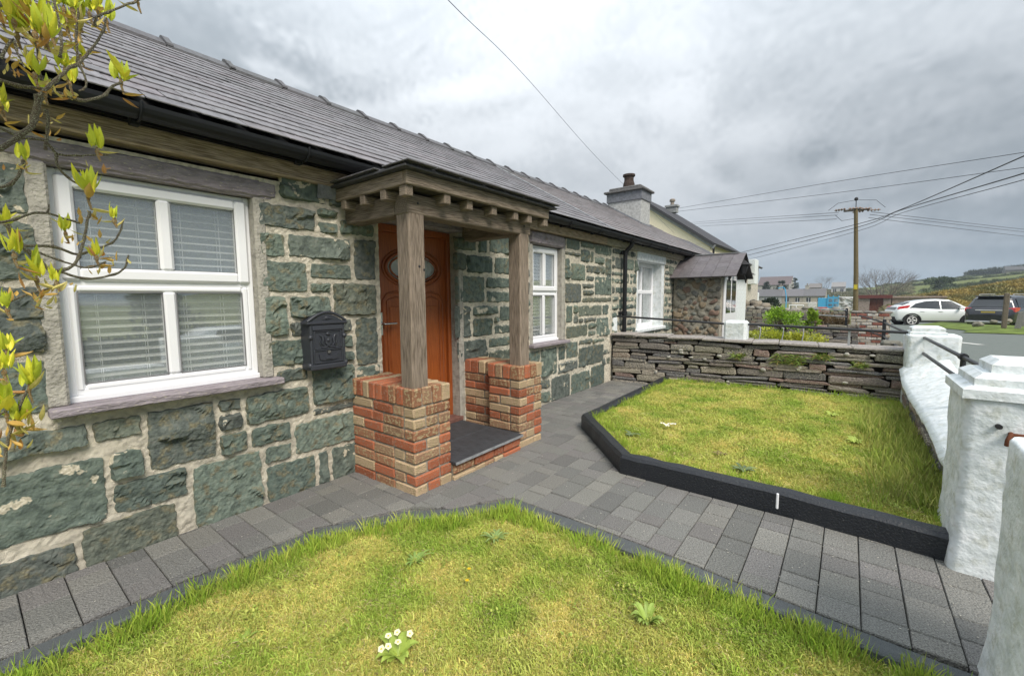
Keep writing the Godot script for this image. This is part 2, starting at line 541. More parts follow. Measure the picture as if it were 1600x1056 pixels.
func terrain() -> void:
	var xs := [-160.0, -60.0, -25.0, -12.0, -6.0, 0.0, 4.0, 8.0, 12.0, 16.0, 20.0, 24.0, 28.0, 32.0, 36.0, 40.0]
	var k := 44.0
	while k < 520.0:
		xs.append(k)
		k *= 1.055
	var zs := [-260.0, -160.0, -110.0, -80.0, -60.0, -46.0, -34.0, -24.0, -16.0, -9.0, -3.0, 0.0, 2.0, 4.0, 6.0, 8.0, 9.5, 11.0, 12.5, 14.0, 16.0, 18.0, 20.0, 23.0, 27.0, 32.0, 38.0, 46.0, 56.0, 70.0, 90.0, 120.0, 170.0, 260.0]
	var pts := PackedVector3Array()
	for z in range(zs.size() - 1, -1, -1):
		for x in xs.size():
			pts.push_back(V(xs[x], land(xs[x], zs[z]) - 0.04, zs[z]))
	var b := MB.new()
	b.col = Color(0.20, 0.235, 0.07)
	b.grid(pts, xs.size(), zs.size())
	struct("ground", b, M.field)
	# the road: from the garden wall to the far verge, sloping gently down into the village
	var r := MB.new()
	var rp := PackedVector3Array()
	var rx := [-30.0, -12.0, -4.0, 0.0, 3.0, 6.0, 9.0, 12.0, 15.0, 17.0, 19.0, 21.0, 24.0, 27.0, 30.0, 33.0, 36.0, 40.0, 44.0, 50.0]
	for x in rx:
		var wide: float = 9.4 + smoothstep(14.0, 34.0, x) * 3.0
		for kz in 9:
			var z: float = lerpf(3.78, wide, kz / 8.0)
			rp.push_back(V(x, land(x, z) + 0.012, z))
	r.grid(rp, 9, rx.size(), true, false)
	struct("road", r, M.asphalt)
	var l := MB.new()
	var p := V(16.8, 0, 5.2)
	var q := V(15.7, 0, 5.85)
	var s := V(0.05, 0, 0.085)
	for v in 4:
		var a := p.lerp(q, v / 4.0)
		var e := p.lerp(q, (v + 1) / 4.0)
		var up := func(t: Vector3) -> Vector3: return V(t.x, land(t.x, t.z) + 0.02, t.z)
		l.quad(up.call(a + s), up.call(a - s), up.call(e - s), up.call(e + s))
	struct("road_marking", l, M.road_paint)
	# grass verge on the right of the parked cars
	var g := MB.new()
	var gp := PackedVector3Array()
	for i in 9:
		for j in 6:
			var x := 23.5 + i * 1.4
			var z := 6.6 + (j / 5.0) * 5.5 + 0.55 * sin(i * 0.8) - i * 0.03
			gp.push_back(V(x, land(x, z) + 0.04 + (0.0 if j == 0 or i == 0 else 0.18 + 0.08 * fnl.get_noise_2d(x, z)), z))
	g.col = Color(0.19, 0.26, 0.055)
	g.grid(gp, 6, 9, true, false)
	struct("grass_verge", g, M.field)


func kerb_run(b: MB, pts: Array, w: float, h: float, base: float, bev: float) -> void:
	# a mitred kerb: pts is its outer line, the body lies to the left of the direction of travel
	var inner := []
	for i in pts.size():
		var d0: Vector3 = (pts[i] - pts[maxi(i - 1, 0)]).normalized()
		var d1: Vector3 = (pts[mini(i + 1, pts.size() - 1)] - pts[i]).normalized()
		if i == 0:
			d0 = d1
		if i == pts.size() - 1:
			d1 = d0
		var n0 := V(d0.z, 0, -d0.x)
		var n1 := V(d1.z, 0, -d1.x)
		var m := (n0 + n1).normalized()
		inner.append(m * (w / maxf(m.dot(n0), 0.4)))
	var secs := [V(0, base, 0), V(0, h - bev, 0), V(bev / w, h, 0), V(1.0 - bev / w, h, 0), V(1, h - bev, 0), V(1, base, 0)]
	var gp := PackedVector3Array()
	var rows := 0
	for i in pts.size() - 1:
		var seg := maxi(2, int(pts[i].distance_to(pts[i + 1]) / 0.12))
		for q in seg + (1 if i == pts.size() - 2 else 0):
			var t := float(q) / seg
			var o: Vector3 = pts[i].lerp(pts[i + 1], t)
			var iv: Vector3 = inner[i].lerp(inner[i + 1], t)
			for s in secs:
				var p: Vector3 = o + iv * s.x + V(0, s.y, 0)
				if s.y > base:
					p += V(fnl.get_noise_3dv(p * 7.0), fnl.get_noise_3dv(p * 7.0 + V(9, 0, 0)), fnl.get_noise_3dv(p * 7.0 + V(0, 0, 9))) * 0.45 * bev
				gp.push_back(p)
			rows += 1
	b.grid(gp, secs.size(), rows, false, true)


func clip_rect(poly: Array, x0: float, z0: float, x1: float, z1: float) -> PackedVector2Array:
	var r := PackedVector2Array([Vector2(x0, z0), Vector2(x1, z0), Vector2(x1, z1), Vector2(x0, z1)])
	var out := Geometry2D.intersect_polygons(r, PackedVector2Array(poly))
	return out[0] if out.size() else PackedVector2Array()


func garden_ground() -> void:
	# bedding that the paving lies on, and the soil of both lawns
	var b := MB.new()
	b.box(V(-6, -0.3, 0.0), V(4.9, -0.036, 3.4))
	struct("path_bed", b, M.joint_sand)
	var path := Node3D.new()
	path.name = "paved_path"
	add_child(path)
	path.set_meta("kind", "structure")
	var house := [Vector2(-3.2, 0.02), Vector2(4.36, 0.02), Vector2(4.36, 0.78), Vector2(-0.19, 0.78), Vector2(-0.66, 0.545), Vector2(-1.24, 0.50), Vector2(-3.2, 0.48)]
	var gate := [Vector2(-0.19, 0.78), Vector2(4.36, 0.78), Vector2(4.36, 0.82), Vector2(1.87, 0.86), Vector2(1.06, 1.60), Vector2(1.03, 3.3), Vector2(0.93, 3.75), Vector2(0.2, 3.75), Vector2(0.22, 2.9), Vector2(0.27, 2.05), Vector2(0.29, 1.2), Vector2(-0.05, 0.99)]
	var lens := [0.105, 0.145, 0.145, 0.185, 0.22, 0.24]
	for part in 2:
		var poly: Array = house if part == 0 else gate
		var r := 0.0 if part == 1 else -3.2
		while r < (3.8 if part == 1 else 4.4):
			var s := (-0.4 if part == 1 else 0.0) + R(-0.15, 0.0)
			while s < (4.4 if part == 1 else 0.8):
				var l: float = pick(lens)
				var g := 0.0026
				var q: PackedVector2Array
				if part == 0:
					q = clip_rect(poly, r + 0.0018, s + g, r + 0.1432, s + l - g)
				else:
					q = clip_rect(poly, s + g, 0.78 + r + 0.0018, s + l - g, 0.78 + r + 0.1432)
				s += l
				if q.size() < 3:
					continue
				var area := 0.0
				var mid := Vector2.ZERO
				for i in q.size():
					area += q[i].cross(q[(i + 1) % q.size()]) * 0.5
					mid += q[i] / q.size()
				if absf(area) < 0.0012:
					continue
				if mid.x > -0.4 and mid.x < 1.7 and mid.y < 0.85:
					var cut := Geometry2D.clip_polygons(q, PackedVector2Array([Vector2(-0.08, -0.1), Vector2(1.367, -0.1), Vector2(1.367, 0.70), Vector2(-0.08, 0.70)]))
					if cut.is_empty():
						continue
					q = cut[0]
					mid = Vector2.ZERO
					area = 0.0
					for i in q.size():
						mid += q[i] / q.size()
						area += q[i].cross(q[(i + 1) % q.size()]) * 0.5
				paver(path, q, mid, area)
			r += 0.145
	# the narrow concrete edging between paving and the near lawn
	var e := MB.new()
	kerb_run(e, [V(-3.2, 0, 0.60), V(-1.24, 0, 0.625), V(-0.70, 0, 0.665), V(-0.33, 0, 0.86), V(-0.12, 0, 1.08), V(0.18, 0, 1.28), V(0.165, 0, 2.05), V(0.11, 0, 2.9), V(0.09, 0, 3.3)], 0.09, 0.007, -0.16, 0.008)
	tag(obj("lawn_edging", e, M.edging), "thin grey concrete edging flush with the paving round the near lawn", "lawn edging")
	var s2 := MB.new()
	s2.prism(Transform3D(Basis(V(1, 0, 0), V(0, 0, 1), V(0, -1, 0)), V(0, -0.03, 0)), [Vector2(-6, 0.6), Vector2(-1.24, 0.635), Vector2(-0.70, 0.675), Vector2(-0.33, 0.87), Vector2(-0.12, 1.09), Vector2(0.17, 1.29), Vector2(0.155, 2.05), Vector2(0.1, 2.9), Vector2(0.08, 3.3), Vector2(-6, 3.3)], 0.25)
	struct("near_lawn_ground", s2, M.lawn)
	var s3 := MB.new()
	s3.prism(Transform3D(Basis(V(1, 0, 0), V(0, 0, 1), V(0, -1, 0)), V(0, 0.095, 0)), [Vector2(4.5, 0.80), Vector2(4.7, 3.5), Vector2(1.1, 3.5), Vector2(1.12, 1.65), Vector2(1.93, 0.92)], 0.25)
	struct("far_lawn_ground", s3, M.lawn)
	var k := MB.new()
	kerb_run(k, [V(4.42, 0, 0.78), V(1.88, 0, 0.83), V(1.06, 0, 1.60), V(1.055, 0, 2.5), V(1.0, 0, 3.30)], 0.105, 0.135, -0.1, 0.02)
	var kk: MeshInstance3D = tag(obj("raised_kerb", k, M.black_paint), "black painted raised kerb round the far lawn with a white drip on it", "kerb")
	var d := MB.new()
	d.box(V(1.046, 0.03, 2.574), V(1.0585, 0.125, 2.588), 0.004)
	obj("white_paint_drip", d, M.white_plastic, kk)


func paver(path: Node, q: PackedVector2Array, mid: Vector2, area: float) -> void:
	var b := MB.new()
	b.col = shade(pick([Color(0.275, 0.273, 0.254), Color(0.30, 0.296, 0.275), Color(0.245, 0.244, 0.23), Color(0.325, 0.318, 0.288), Color(0.28, 0.27, 0.258)]), 0.08)
	var ring := Array(q)
	if area < 0:
		ring.reverse()
	var y := R(-0.0025, 0.0025)
	var tx := R(-0.012, 0.012)
	var tz := R(-0.012, 0.012)
	var top := []
	var mids := []
	for p in ring:
		var i: Vector2 = p + (mid - p).normalized() * minf(0.004, mid.distance_to(p) * 0.3)
		top.append(V(i.x, y + tx * (i.x - mid.x) + tz * (i.y - mid.y), i.y))
		mids.append(V(p.x, y - 0.005 + tx * (p.x - mid.x) + tz * (p.y - mid.y), p.y))
	var c := V(mid.x, y, mid.y)
	for i in ring.size():
		var j := (i + 1) % ring.size()
		b.tri(c, top[j], top[i])
		b.quad(mids[i], top[i], top[j], mids[j])
		b.quad(mids[i] - V(0, 0.03, 0), mids[i], mids[j], mids[j] - V(0, 0.03, 0))
	obj("paver", b, M.paver, path)


# ---- the stone cottages -------------------------------------------------------------------------------------

var body: Node3D
var body2: Node3D
var openings := [[-1.585, 0.735, -0.64, 1.985], [0.2, -0.1, 1.1, 1.99], [2.17, 0.70, 2.94, 2.02]]
var openings2 := [[5.28, 0.66, 6.68, 2.08], [7.4, -0.2, 8.3, 1.9]]


func in_opening(x: float, y: float, ops: Array, m := 0.0) -> bool:
	for o in ops:
		if x > o[0] - m and x < o[2] + m and y > o[1] - m and y < o[3] + m:
			return true
	return false


func wall_blocks(b: MB, x0: float, x1: float, y0: float, y1: float, z0: float, z1: float, ops: Array) -> void:
	var x := x0
	for o in ops:
		b.box(V(x, y0, z0), V(o[0], y1, z1))
		if o[1] > y0:
			b.box(V(o[0], y0, z0), V(o[2], o[1], z1))
		if o[3] < y1:
			b.box(V(o[0], o[3], z0), V(o[2], y1, z1))
		x = o[2]
	b.box(V(x, y0, z0), V(x1, y1, z1))


func mortar_sheet(b: MB, x0: float, x1: float, y0: float, y1: float, ops: Array, k: Color) -> void:
	var st := 0.018 if x0 < 0.0 else 0.03
	var nx := int((x1 - x0) / st)
	var ny := int((y1 - y0) / st)
	var z := func(x: float, y: float) -> Vector3: return V(x, y, 0.006 + 0.007 * fnl.get_noise_2d(x * 9.0, y * 9.0) + 0.006 * fnl.get_noise_2d(x * 30.0, y * 30.0))
	for i in nx:
		for j in ny:
			var a := x0 + (x1 - x0) * i / nx
			var d := x0 + (x1 - x0) * (i + 1) / nx
			var e := y0 + (y1 - y0) * j / ny
			var f := y0 + (y1 - y0) * (j + 1) / ny
			if in_opening((a + d) / 2, (e + f) / 2, ops):
				continue
			var s := 1.0 + 0.22 * fnl.get_noise_2d(a * 2.2, e * 2.2)
			b.col = Color(k.r * s, k.g * s, k.b * (s - 0.02))
			b.quad(z.call(a, e), z.call(d, e), z.call(d, f), z.call(a, f))


func stone_block(x0: float, y0: float, x1: float, y1: float, cell: float, tint: Color, proud: float) -> MB:
	var b := MB.new()
	var w := x1 - x0
	var h := y1 - y0
	var nx := clampi(int(w / cell), 4, 38)
	var ny := clampi(int(h / cell), 3, 36)
	var planes := []
	for k in clampi(int(w * h / 0.006), 3, 9):
		planes.append([R(-0.5, 0.5), R(-0.55, 0.42), R(x0, x1), R(y0, y1), proud * R(0.6, 1.35)])
	var sd := R(0, 50)
	var lo := minf(w, h)
	var pts := PackedVector3Array()
	for j in ny + 1:
		for i in nx + 1:
			var u := float(i) / nx
			var t := float(j) / ny
			# cells are finer at the rim, where the stone turns in to the joint
			u = lerpf(u, smoothstep(0.0, 1.0, u), 0.35)
			t = lerpf(t, smoothstep(0.0, 1.0, t), 0.35)
			var a := 2 * u - 1
			var c := 2 * t - 1
			var x := (x0 + x1) / 2 + a * w / 2 * (1.0 - minf(0.10, 0.014 / w) * pow(absf(c), 7))
			var y := (y0 + y1) / 2 + c * h / 2 * (1.0 - minf(0.12, 0.014 / h) * pow(absf(a), 7))
			x += 0.011 * ((1 - u) * fnl.get_noise_2d(sd, y * 16.0) + u * fnl.get_noise_2d(sd + 20.0, y * 16.0))
			y += 0.011 * ((1 - t) * fnl.get_noise_2d(x * 13.0, sd + 40.0) + t * fnl.get_noise_2d(x * 13.0, sd + 60.0))
			var z := 1.0
			var best := 99.0
			var own := 0.0
			var wx := x + 0.028 * fnl.get_noise_3d(x * 9.0, y * 9.0, sd + 5.0)
			var wy := y + 0.028 * fnl.get_noise_3d(x * 9.0, y * 9.0, sd + 9.0)
			for p in planes:
				z = minf(z, p[4] + p[0] * (x - p[2]) + p[1] * (y - p[3]))
				var dd: float = Vector2(wx - p[2], (wy - p[3]) * 1.5).length_squared()
				if dd < best:
					best = dd
					own = p[4] + p[0] * 0.8 * (x - p[2]) + p[1] * 0.8 * (y - p[3])
			z = lerpf(z, own, 0.62)
			z = maxf(z, 0.014)
			z += 0.010 * (0.35 - absf(fnl.get_noise_3d(x * 3.6, y * 5.0, sd))) + 0.003 * (0.3 - absf(fnl.get_noise_3d(x * 15.0, y * 20.0, sd))) + 0.0015 * fnl.get_noise_3d(x * 50.0, y * 60.0, sd)
			var e := minf(minf(u, 1 - u) * w, minf(t, 1 - t) * h)
			z = lerpf(-0.012, maxf(z, 0.010), smoothstep(-0.003, minf(0.009, lo * 0.12), e))
			pts.push_back(V(x, y, z))
	b.col = tint
	b.grid(pts, nx + 1, ny + 1, false)
	return b


func stone_tint() -> Color:
	var k: Color = pick([Color(0.158, 0.182, 0.166), Color(0.172, 0.195, 0.176), Color(0.138, 0.150, 0.142), Color(0.162, 0.177, 0.162), Color(0.195, 0.222, 0.196), Color(0.145, 0.150, 0.144), Color(0.175, 0.182, 0.156), Color(0.135, 0.16, 0.15)])
	return shade(k, 0.12)


func rubble_fill(parent: Node, x0: float, y0: float, x1: float, y1: float, cell: float, ops: Array, hmin: float, hmax: float) -> void:
	var y := y0
	var gap := 0.011
	while y < y1 - 0.05:
		var h := minf(R(hmin, hmax), y1 - y)
		if y1 - y - h < 0.07:
			h = y1 - y
		var x := x0 + R(-0.12, 0.0)
		while x < x1:
			var w := R(0.13, 0.42) * (0.8 if h < 0.16 else 1.0)
			var list := []
			if h > 0.19 and R(0, 1) < 0.35:
				var s := h * R(0.35, 0.65)
				list = [[x, y, x + w, y + s], [x, y + s, x + w, y + h]]
			else:
				list = [[x, y, x + w, y + h]]
			for q in list:
				var a := maxf(q[0], x0)
				var c := minf(q[2], x1)
				if c - a < 0.05:
					continue
				var o := false
				for p in ops:
					if c > p[0] and a < p[2] and q[3] > p[1] and q[1] < p[3]:
						if a < p[0] - 0.06:
							c = p[0]
						elif c > p[2] + 0.06:
							a = p[2]
						elif q[1] < p[1] - 0.06:
							q[3] = p[1]
						elif q[3] > p[3] + 0.05:
							q[1] = p[3]
						else:
							o = true
				if o or c - a < 0.05:
					continue
				obj("stone", stone_block(a + gap, q[1] + gap, c - gap, q[3] - gap, cell, stone_tint(), R(0.02, 0.04)), M.stone, parent)
			x += w
		y += h


func cottages() -> void:
	body = thing("stone_cottage", "green grey stone cottage with slate roof, brick pier porch and orange brown door", "cottage")
	var wall := node("front_wall", body)
	var b := MB.new()
	wall_blocks(b, -4.0, 4.30, -0.3, 2.004, -0.36, -0.014, openings)
	b.col = Color(0.33, 0.31, 0.26)
	obj("wall_core", b, M.cement, wall)
	var m := MB.new()
	mortar_sheet(m, -2.6, 4.30, -0.02, 2.008, openings, Color(0.86, 0.795, 0.665))
	obj("mortar", m, M.mortar, wall)
	for r in placed_stones():
		var x0: float = r[0] / 100.0
		var x1: float = r[2] / 100.0
		var y0: float = r[1] / 100.0
		var y1: float = r[3] / 100.0
		if x1 > 4.32:
			x1 = 4.3
		var d := clampf((x0 + 2.0) / 4.0, 0.0, 1.0)
		var s := stone_block(x0 - 0.002, maxf(y0 - 0.002, -0.03), x1 + 0.002, y1 + 0.002, lerpf(0.0095, 0.028, d), stone_tint(), R(0.02, 0.045))
		obj("stone", s, M.stone if R(0, 1) < 0.3 else M.stone_plain, wall)
	rubble_fill(wall, 1.82, 0.0, 2.17, 1.9, 0.03, [], 0.12, 0.22)
	rubble_fill(wall, 1.40, 0.0, 2.38, 0.55, 0.035, [], 0.14, 0.24)
	rubble_fill(wall, 1.1, 0.0, 1.4, 0.64, 0.035, [], 0.14, 0.24)
	rubble_fill(wall, -0.06, 0.0, 0.19, 0.80, 0.03, [], 0.14, 0.24)
	rubble_fill(wall, -2.6, -0.02, -1.8, 2.0, 0.03, [], 0.16, 0.26)
	rubble_fill(wall, 4.12, 1.36, 4.3, 1.66, 0.03, [], 0.12, 0.2)
	rubble_fill(wall, 4.0, 0.24, 4.3, 0.52, 0.03, [], 0.12, 0.2)
	# window surrounds: cement jambs, purple slate lintels and sills
	var j := MB.new()
	j.col = Color(0.27, 0.255, 0.215)
	for q in [[-0.68, 0.79, -0.615, 1.89], [-1.60, 0.79, -1.525, 1.89], [2.86, 0.74, 2.935, 1.88], [2.16, 0.74, 2.23, 1.88], [1.035, 0.1, 1.10, 1.88]]:
		j = MB.new()
		j.col = Color(0.45, 0.43, 0.375)
		j.box(V(q[0], q[1], -0.14), V(q[2], q[3], 0.017), 0.01)
		obj("cement_jamb", j, M.cement, wall)
	for q in [[-1.68, 1.885, -0.53, 2.0, 0.03], [2.16, 1.885, 2.93, 2.03, 0.035], [0.1, 1.87, 1.22, 2.02, 0.02]]:
		var l := MB.new()
		var s := stone_block(q[0], q[1], q[2], q[3], 0.02, Color.WHITE, q[4] * 1.3)
		l.box(V(q[0] + 0.012, q[1] + 0.004, -0.2), V(q[2] - 0.012, q[3] - 0.01, 0.004))
		s.v.append_array(l.v)
		s.n.append_array(l.n)
		s.c.append_array(l.c)
		obj("slate_lintel", s, M.slate_purple, wall)
	for q in [[-1.60, -0.585, 0.752, 0.792], [2.15, 2.955, 0.705, 0.742]]:
		var l := MB.new()
		l.box(V(q[0], q[2], -0.12), V(q[1], q[3], 0.085), 0.006)
		obj("slate_sill", l, M.slate_purple, wall)
	# the rest of the house, closed so that light enters only by the openings
	var sh := MB.new()
	sh.col = Color(0.5, 0.48, 0.42)
	sh.box(V(-4.0, -0.3, -4.3), V(4.3, 2.15, -4.0))
	sh.box(V(-4.2, -0.3, -4.3), V(-3.9, 2.15, -0.02))
	sh.box(V(4.15, -0.3, -4.0), V(4.28, 2.1, -0.36))
	obj("rear_wall", sh, M.room, body)
	var fl := MB.new()
	fl.box(V(-4.0, -0.3, -4.1), V(4.2, 0.02, -0.36))
	fl.box(V(-3.9, 2.1, -4.0), V(4.15, 2.14, -0.10))
	obj("floor_and_ceiling", fl, M.room, body)
	for gx in [-4.0, 9.8]:
		var gb := MB.new()
		gb.prism(Transform3D(Basis(V(0, 0, -1), V(0, 1, 0), V(1, 0, 0)), V(gx - 0.1, 0, 0)), [Vector2(0.0, 2.0), Vector2(4.2, 2.0), Vector2(2.1, 3.40)], 0.2)
		gb.col = Color(0.5, 0.5, 0.48)
		obj("gable", gb, M.room, body)
	body2 = thing("neighbouring_cottage", "attached stone cottage with white window lintel, rendered chimney and rubble stone porch", "cottage")
	var wall2 := node("front_wall", body2)
	var b2 := MB.new()
	b2.col = Color(0.33, 0.31, 0.26)
	wall_blocks(b2, 4.302, 9.9, -0.3, 2.10, -0.36, -0.014, openings2)
	obj("wall_core", b2, M.cement, wall2)
	var m2 := MB.new()
	mortar_sheet(m2, 4.302, 9.8, -0.02, 2.06, openings2, Color(0.76, 0.705, 0.58))
	obj("mortar", m2, M.mortar, wall2)
	rubble_fill(wall2, 4.31, 0.3, 7.4, 2.03, 0.035, openings2, 0.12, 0.27)
	var sh2 := MB.new()
	sh2.box(V(4.29, -0.3, -4.3), V(15.0, 2.15, -4.0))
	sh2.box(V(9.8, -0.3, -4.0), V(9.95, 2.1, -0.36))
	sh2.box(V(4.28, 2.1, -4.0), V(9.9, 2.14, -0.10))
	sh2.box(V(4.29, -0.3, -4.0), V(9.9, 0.0, -0.36))
	obj("rear_wall", sh2, M.room, body2)
	# white third house, end of the row
	var h3 := thing("white_rendered_cottage", "white rendered end cottage beyond the rubble stone porch", "cottage")
	var w3 := MB.new()
	wall_blocks(w3, 9.96, 15.2, -0.4, 2.08, -4.0, 0.012, [])
	obj("wall", w3, M.white_render, h3)
	var wn := MB.new()
	wn.box(V(11.6, 0.75, 0.012), V(12.6, 1.85, 0.05), 0.01)
	var win := obj("window", wn, M.white_plastic, h3)
	for i in 2:
		var pn := MB.new()
		pn.box(V(11.68 + 0.45 * i, 0.83, 0.045), V(12.07 + 0.45 * i, 1.77, 0.056))
		obj("pane", pn, M.car_glass, win)
	var r3 := MB.new()
	r3.col = Color(0.12, 0.115, 0.125)
	r3.prism(Transform3D(Basis(V(0, 0, -1), V(0, 1, 0), V(1, 0, 0)), V(10.02, 0, 0)), [Vector2(-0.26, 2.02), Vector2(4.3, 2.02), Vector2(2.02, 3.36)], 5.4)
	obj("roof", r3, M.far_roof, h3)


# ---- roofs, eaves, gutters ----------------------------------------------------------------------------------

func roofs() -> void:
	var roof := node("roof", body)
	var roof2 := node("roof", body2)
	var e0 := V(0, 2.185, 0.235)
	var up := V(0, 1.305, -2.235)
	var slope := up.normalized()
	var nrm := V(0, slope.z, -slope.y) * -1.0
	for part in 2:
		var d := MB.new()
		d.col = Color(0.04, 0.04, 0.042)
		var xa := -4.1 if part == 0 else 3.92
		var xb := 3.918 if part == 0 else 10.0
		var t := Transform3D(Basis(V(1, 0, 0), slope, nrm), V((xa + xb) / 2, 0, 0) + e0 + up * 0.5 - nrm * 0.035)
		d.obox(t, V(xb - xa, up.length() - 0.02, 0.05))
		d.col = Color(0.05, 0.05, 0.05)
		var t2 := Transform3D(Basis(V(1, 0, 0), V(0, up.y, -up.z).normalized(), V(0, -up.z, -up.y).normalized() * -1.0), V((xa + xb) / 2, 0, -4.0) + V(0, e0.y, -e0.z) + V(0, up.y, -up.z) * 0.5)
		d.obox(t2, V(xb - xa, up.length() - 0.02, 0.05))
		obj("roof_deck", d, M.slate, roof if part == 0 else roof2)
	var gauge := 0.152
	var wide := 0.215
	var rows := int(up.length() / gauge)
	var near := []
	for r in rows + 1:
		var x := -4.0 + (wide * 0.5 if r % 2 else 0.0)
		while x < 9.9:
			var p := e0 + slope * (r * gauge) + V(x, 0, 0)
			near.append([p.distance_to(eye) + (100.0 if x < -2.4 else 0.0) + (3.0 if x > 3.8 else 0.0), x, r])
			x += wide
	near.sort_custom(func(a, b): return a[0] < b[0])
	var rest := MB.new()
	var rest2 := MB.new()
	for i in near.size():
		var x: float = near[i][1]
		var r: int = near[i][2]
		var mine := i < 300 and x < 3.8
		var b: MB = MB.new() if mine else (rest if x < 3.8 else rest2)
		var k := Color(0.215, 0.208, 0.22) if x < 3.8 else Color(0.235, 0.218, 0.222)
		b.col = shade(pick([k, k * 0.93, k * 1.08, Color(k.r * 1.03, k.g * 0.99, k.b * 0.99)]), 0.09)
		var len := minf(gauge * 1.75, up.length() - r * gauge + 0.02)
		if len < 0.05:
			continue
		var tilt := Basis(V(1, 0, 0), -0.052 + R(-0.008, 0.008)) * Basis(V(1, 0, 0), slope, nrm)
		tilt = Basis(nrm, R(-0.006, 0.006)) * tilt
		var c := e0 + V(x + wide / 2 + R(-0.002, 0.002), 0, 0) + slope * (r * gauge + len / 2) + nrm * (0.016 + R(0, 0.003)) - slope * R(0, 0.004)
		b.obox(Transform3D(tilt, c), V(wide - 0.005, len, 0.008), 0.0022 if mine else 0.0)
		if mine:
			obj("slate", b, M.slate, roof)
	var f := obj("slate_field", rest, M.slate, roof)
	f.set_meta("kind", "stuff")
	var f2 := obj("slate_field", rest2, M.slate, roof2)
	f2.set_meta("kind", "stuff")
	# angled clay ridge with a raised roll at each joint
	var peak := e0 + up
	for i in 29:
		var x := -3.9 + i * 0.48
		var b := MB.new()
		b.col = shade(Color(0.12, 0.118, 0.125), 0.1)
		var prof := [Vector2(-0.16, -0.075), Vector2(-0.04, 0.012), Vector2(0.0, 0.028), Vector2(0.04, 0.012), Vector2(0.16, -0.075), Vector2(0.16, -0.10), Vector2(0.0, -0.005), Vector2(-0.16, -0.10)]
		prof.reverse()
		b.prism(Transform3D(Basis(V(0, 0, 1), V(0, 1, 0), V(-1, 0, 0)), peak + V(x + 0.476, 0.03 + R(-0.004, 0.004), 0)), prof, 0.472)
		var roll := []
		for q in prof:
			roll.append(q * 1.0 + Vector2(0, 0.022 if q.y > -0.02 else 0.012))
		b.prism(Transform3D(Basis(V(0, 0, 1), V(0, 1, 0), V(-1, 0, 0)), peak + V(x + 0.05, 0.035, 0)), roll, 0.05)
		obj("ridge_tile", b, M.slate, roof if x < 3.8 else roof2)
	# pale lead line down the slope where the two roofs meet
	var ld := MB.new()
	ld.col = Color(0.30, 0.32, 0.34)
	var tl := Transform3D(Basis(V(1, 0, 0), slope, nrm), e0 + V(3.86, 0, 0) + up * 0.5 + nrm * 0.03)
	ld.obox(tl, V(0.045, up.length(), 0.012), 0.004)
	obj("lead_strip", ld, M.slate, roof)
	for q in [[4.02, 0.52], [4.58, 0.40]]:
		var rb := MB.new()
		rb.col = Color(0.10, 0.10, 0.098)
		rb.obox(Transform3D(Basis(V(1, 0, 0), slope, nrm), peak + V(q[0] + q[1] / 2, -0.06, 0.12)), V(q[1], 0.26, 0.045), 0.01)
		obj("ridge_slab", rb, M.slate, roof2)
	# wooden wall plate under the eaves, gutter, brackets, downpipe
	for part in 2:
		var p: Node = body if part == 0 else body2
		var xa := -4.0 if part == 0 else 4.06
		var xb := 4.05 if part == 0 else 10.0
		var w := MB.new()
		w.col = Color(0.60, 0.49, 0.415) if part == 0 else Color(0.54, 0.51, 0.44)
		var x := xa
		while x < xb - 0.01:
			var l := minf(2.35, xb - x)
			w.box(V(x, 2.035, -0.06), V(x + l - 0.003, 2.135, 0.06), 0.008)
			x += l
		obj("wall_plate", w, M.wood_x, p)
		var s := MB.new()
		s.col = Color(0.03, 0.03, 0.03)
		s.box(V(xa, 2.136, -0.3), V(xb, 2.165, 0.09))
		obj("soffit", s, M.black_plastic, p)
		var g := MB.new()
		var prof := []
		for k in 11:
			var a := PI + PI * k / 10.0
			prof.append(Vector2(cos(a) * 0.058, sin(a) * 0.058))
		for k in 11:
			var a := TAU - PI * k / 10.0
			prof.append(Vector2(cos(a) * 0.054, sin(a) * 0.054))
		g.prism(Transform3D(Basis(V(0, 0, -1), V(0, 1, 0), V(1, 0, 0)), V(xa, 2.172, 0.205)), prof, xb - xa)
		obj("gutter", g, M.black_plastic, p)
		x = xa + 0.43
		while x < xb:
			var br := MB.new()
			br.tube([V(x, 2.18, 0.266), V(x, 2.14, 0.262), V(x, 2.112, 0.235), V(x, 2.108, 0.205), V(x, 2.112, 0.175), V(x, 2.14, 0.148), V(x, 2.15, 0.08)], [0.006], 6)
			br.box(V(x - 0.02, 2.105, 0.10), V(x + 0.02, 2.165, 0.14), 0.004)
			obj("gutter_bracket", br, M.black_plastic, p)
			x += 0.78
	var dp := MB.new()
	dp.tube([V(4.62, 2.14, 0.20), V(4.62, 2.06, 0.18), V(4.62, 1.98, 0.10), V(4.62, 1.90, 0.085), V(4.62, -0.1, 0.085)], [0.034], 12)
	for y in [1.93, 1.0]:
		dp.tube([V(4.62, y, 0.085), V(4.62, y + 0.06, 0.085)], [0.042], 12)
		dp.box(V(4.56, y + 0.01, 0.0), V(4.68, y + 0.05, 0.07), 0.004)
	obj("downpipe", dp, M.black_plastic, body2)
	# chimney on the shared ridge
	var ch := node("chimney", body2)
	var cs := MB.new()
	cs.box(V(8.40, 2.5, -2.02), V(8.98, 3.62, -1.16), 0.01)
	obj("stack", cs, M.pebbledash, ch)
	var cb := MB.new()
	cb.col = Color(0.22, 0.235, 0.26)
	cb.box(V(8.375, 3.60, -2.045), V(9.005, 3.82, -1.135), 0.008)
	obj("grey_band", cb, M.cement, ch)
	var cc := MB.new()
	cc.col = Color(0.17, 0.168, 0.165)
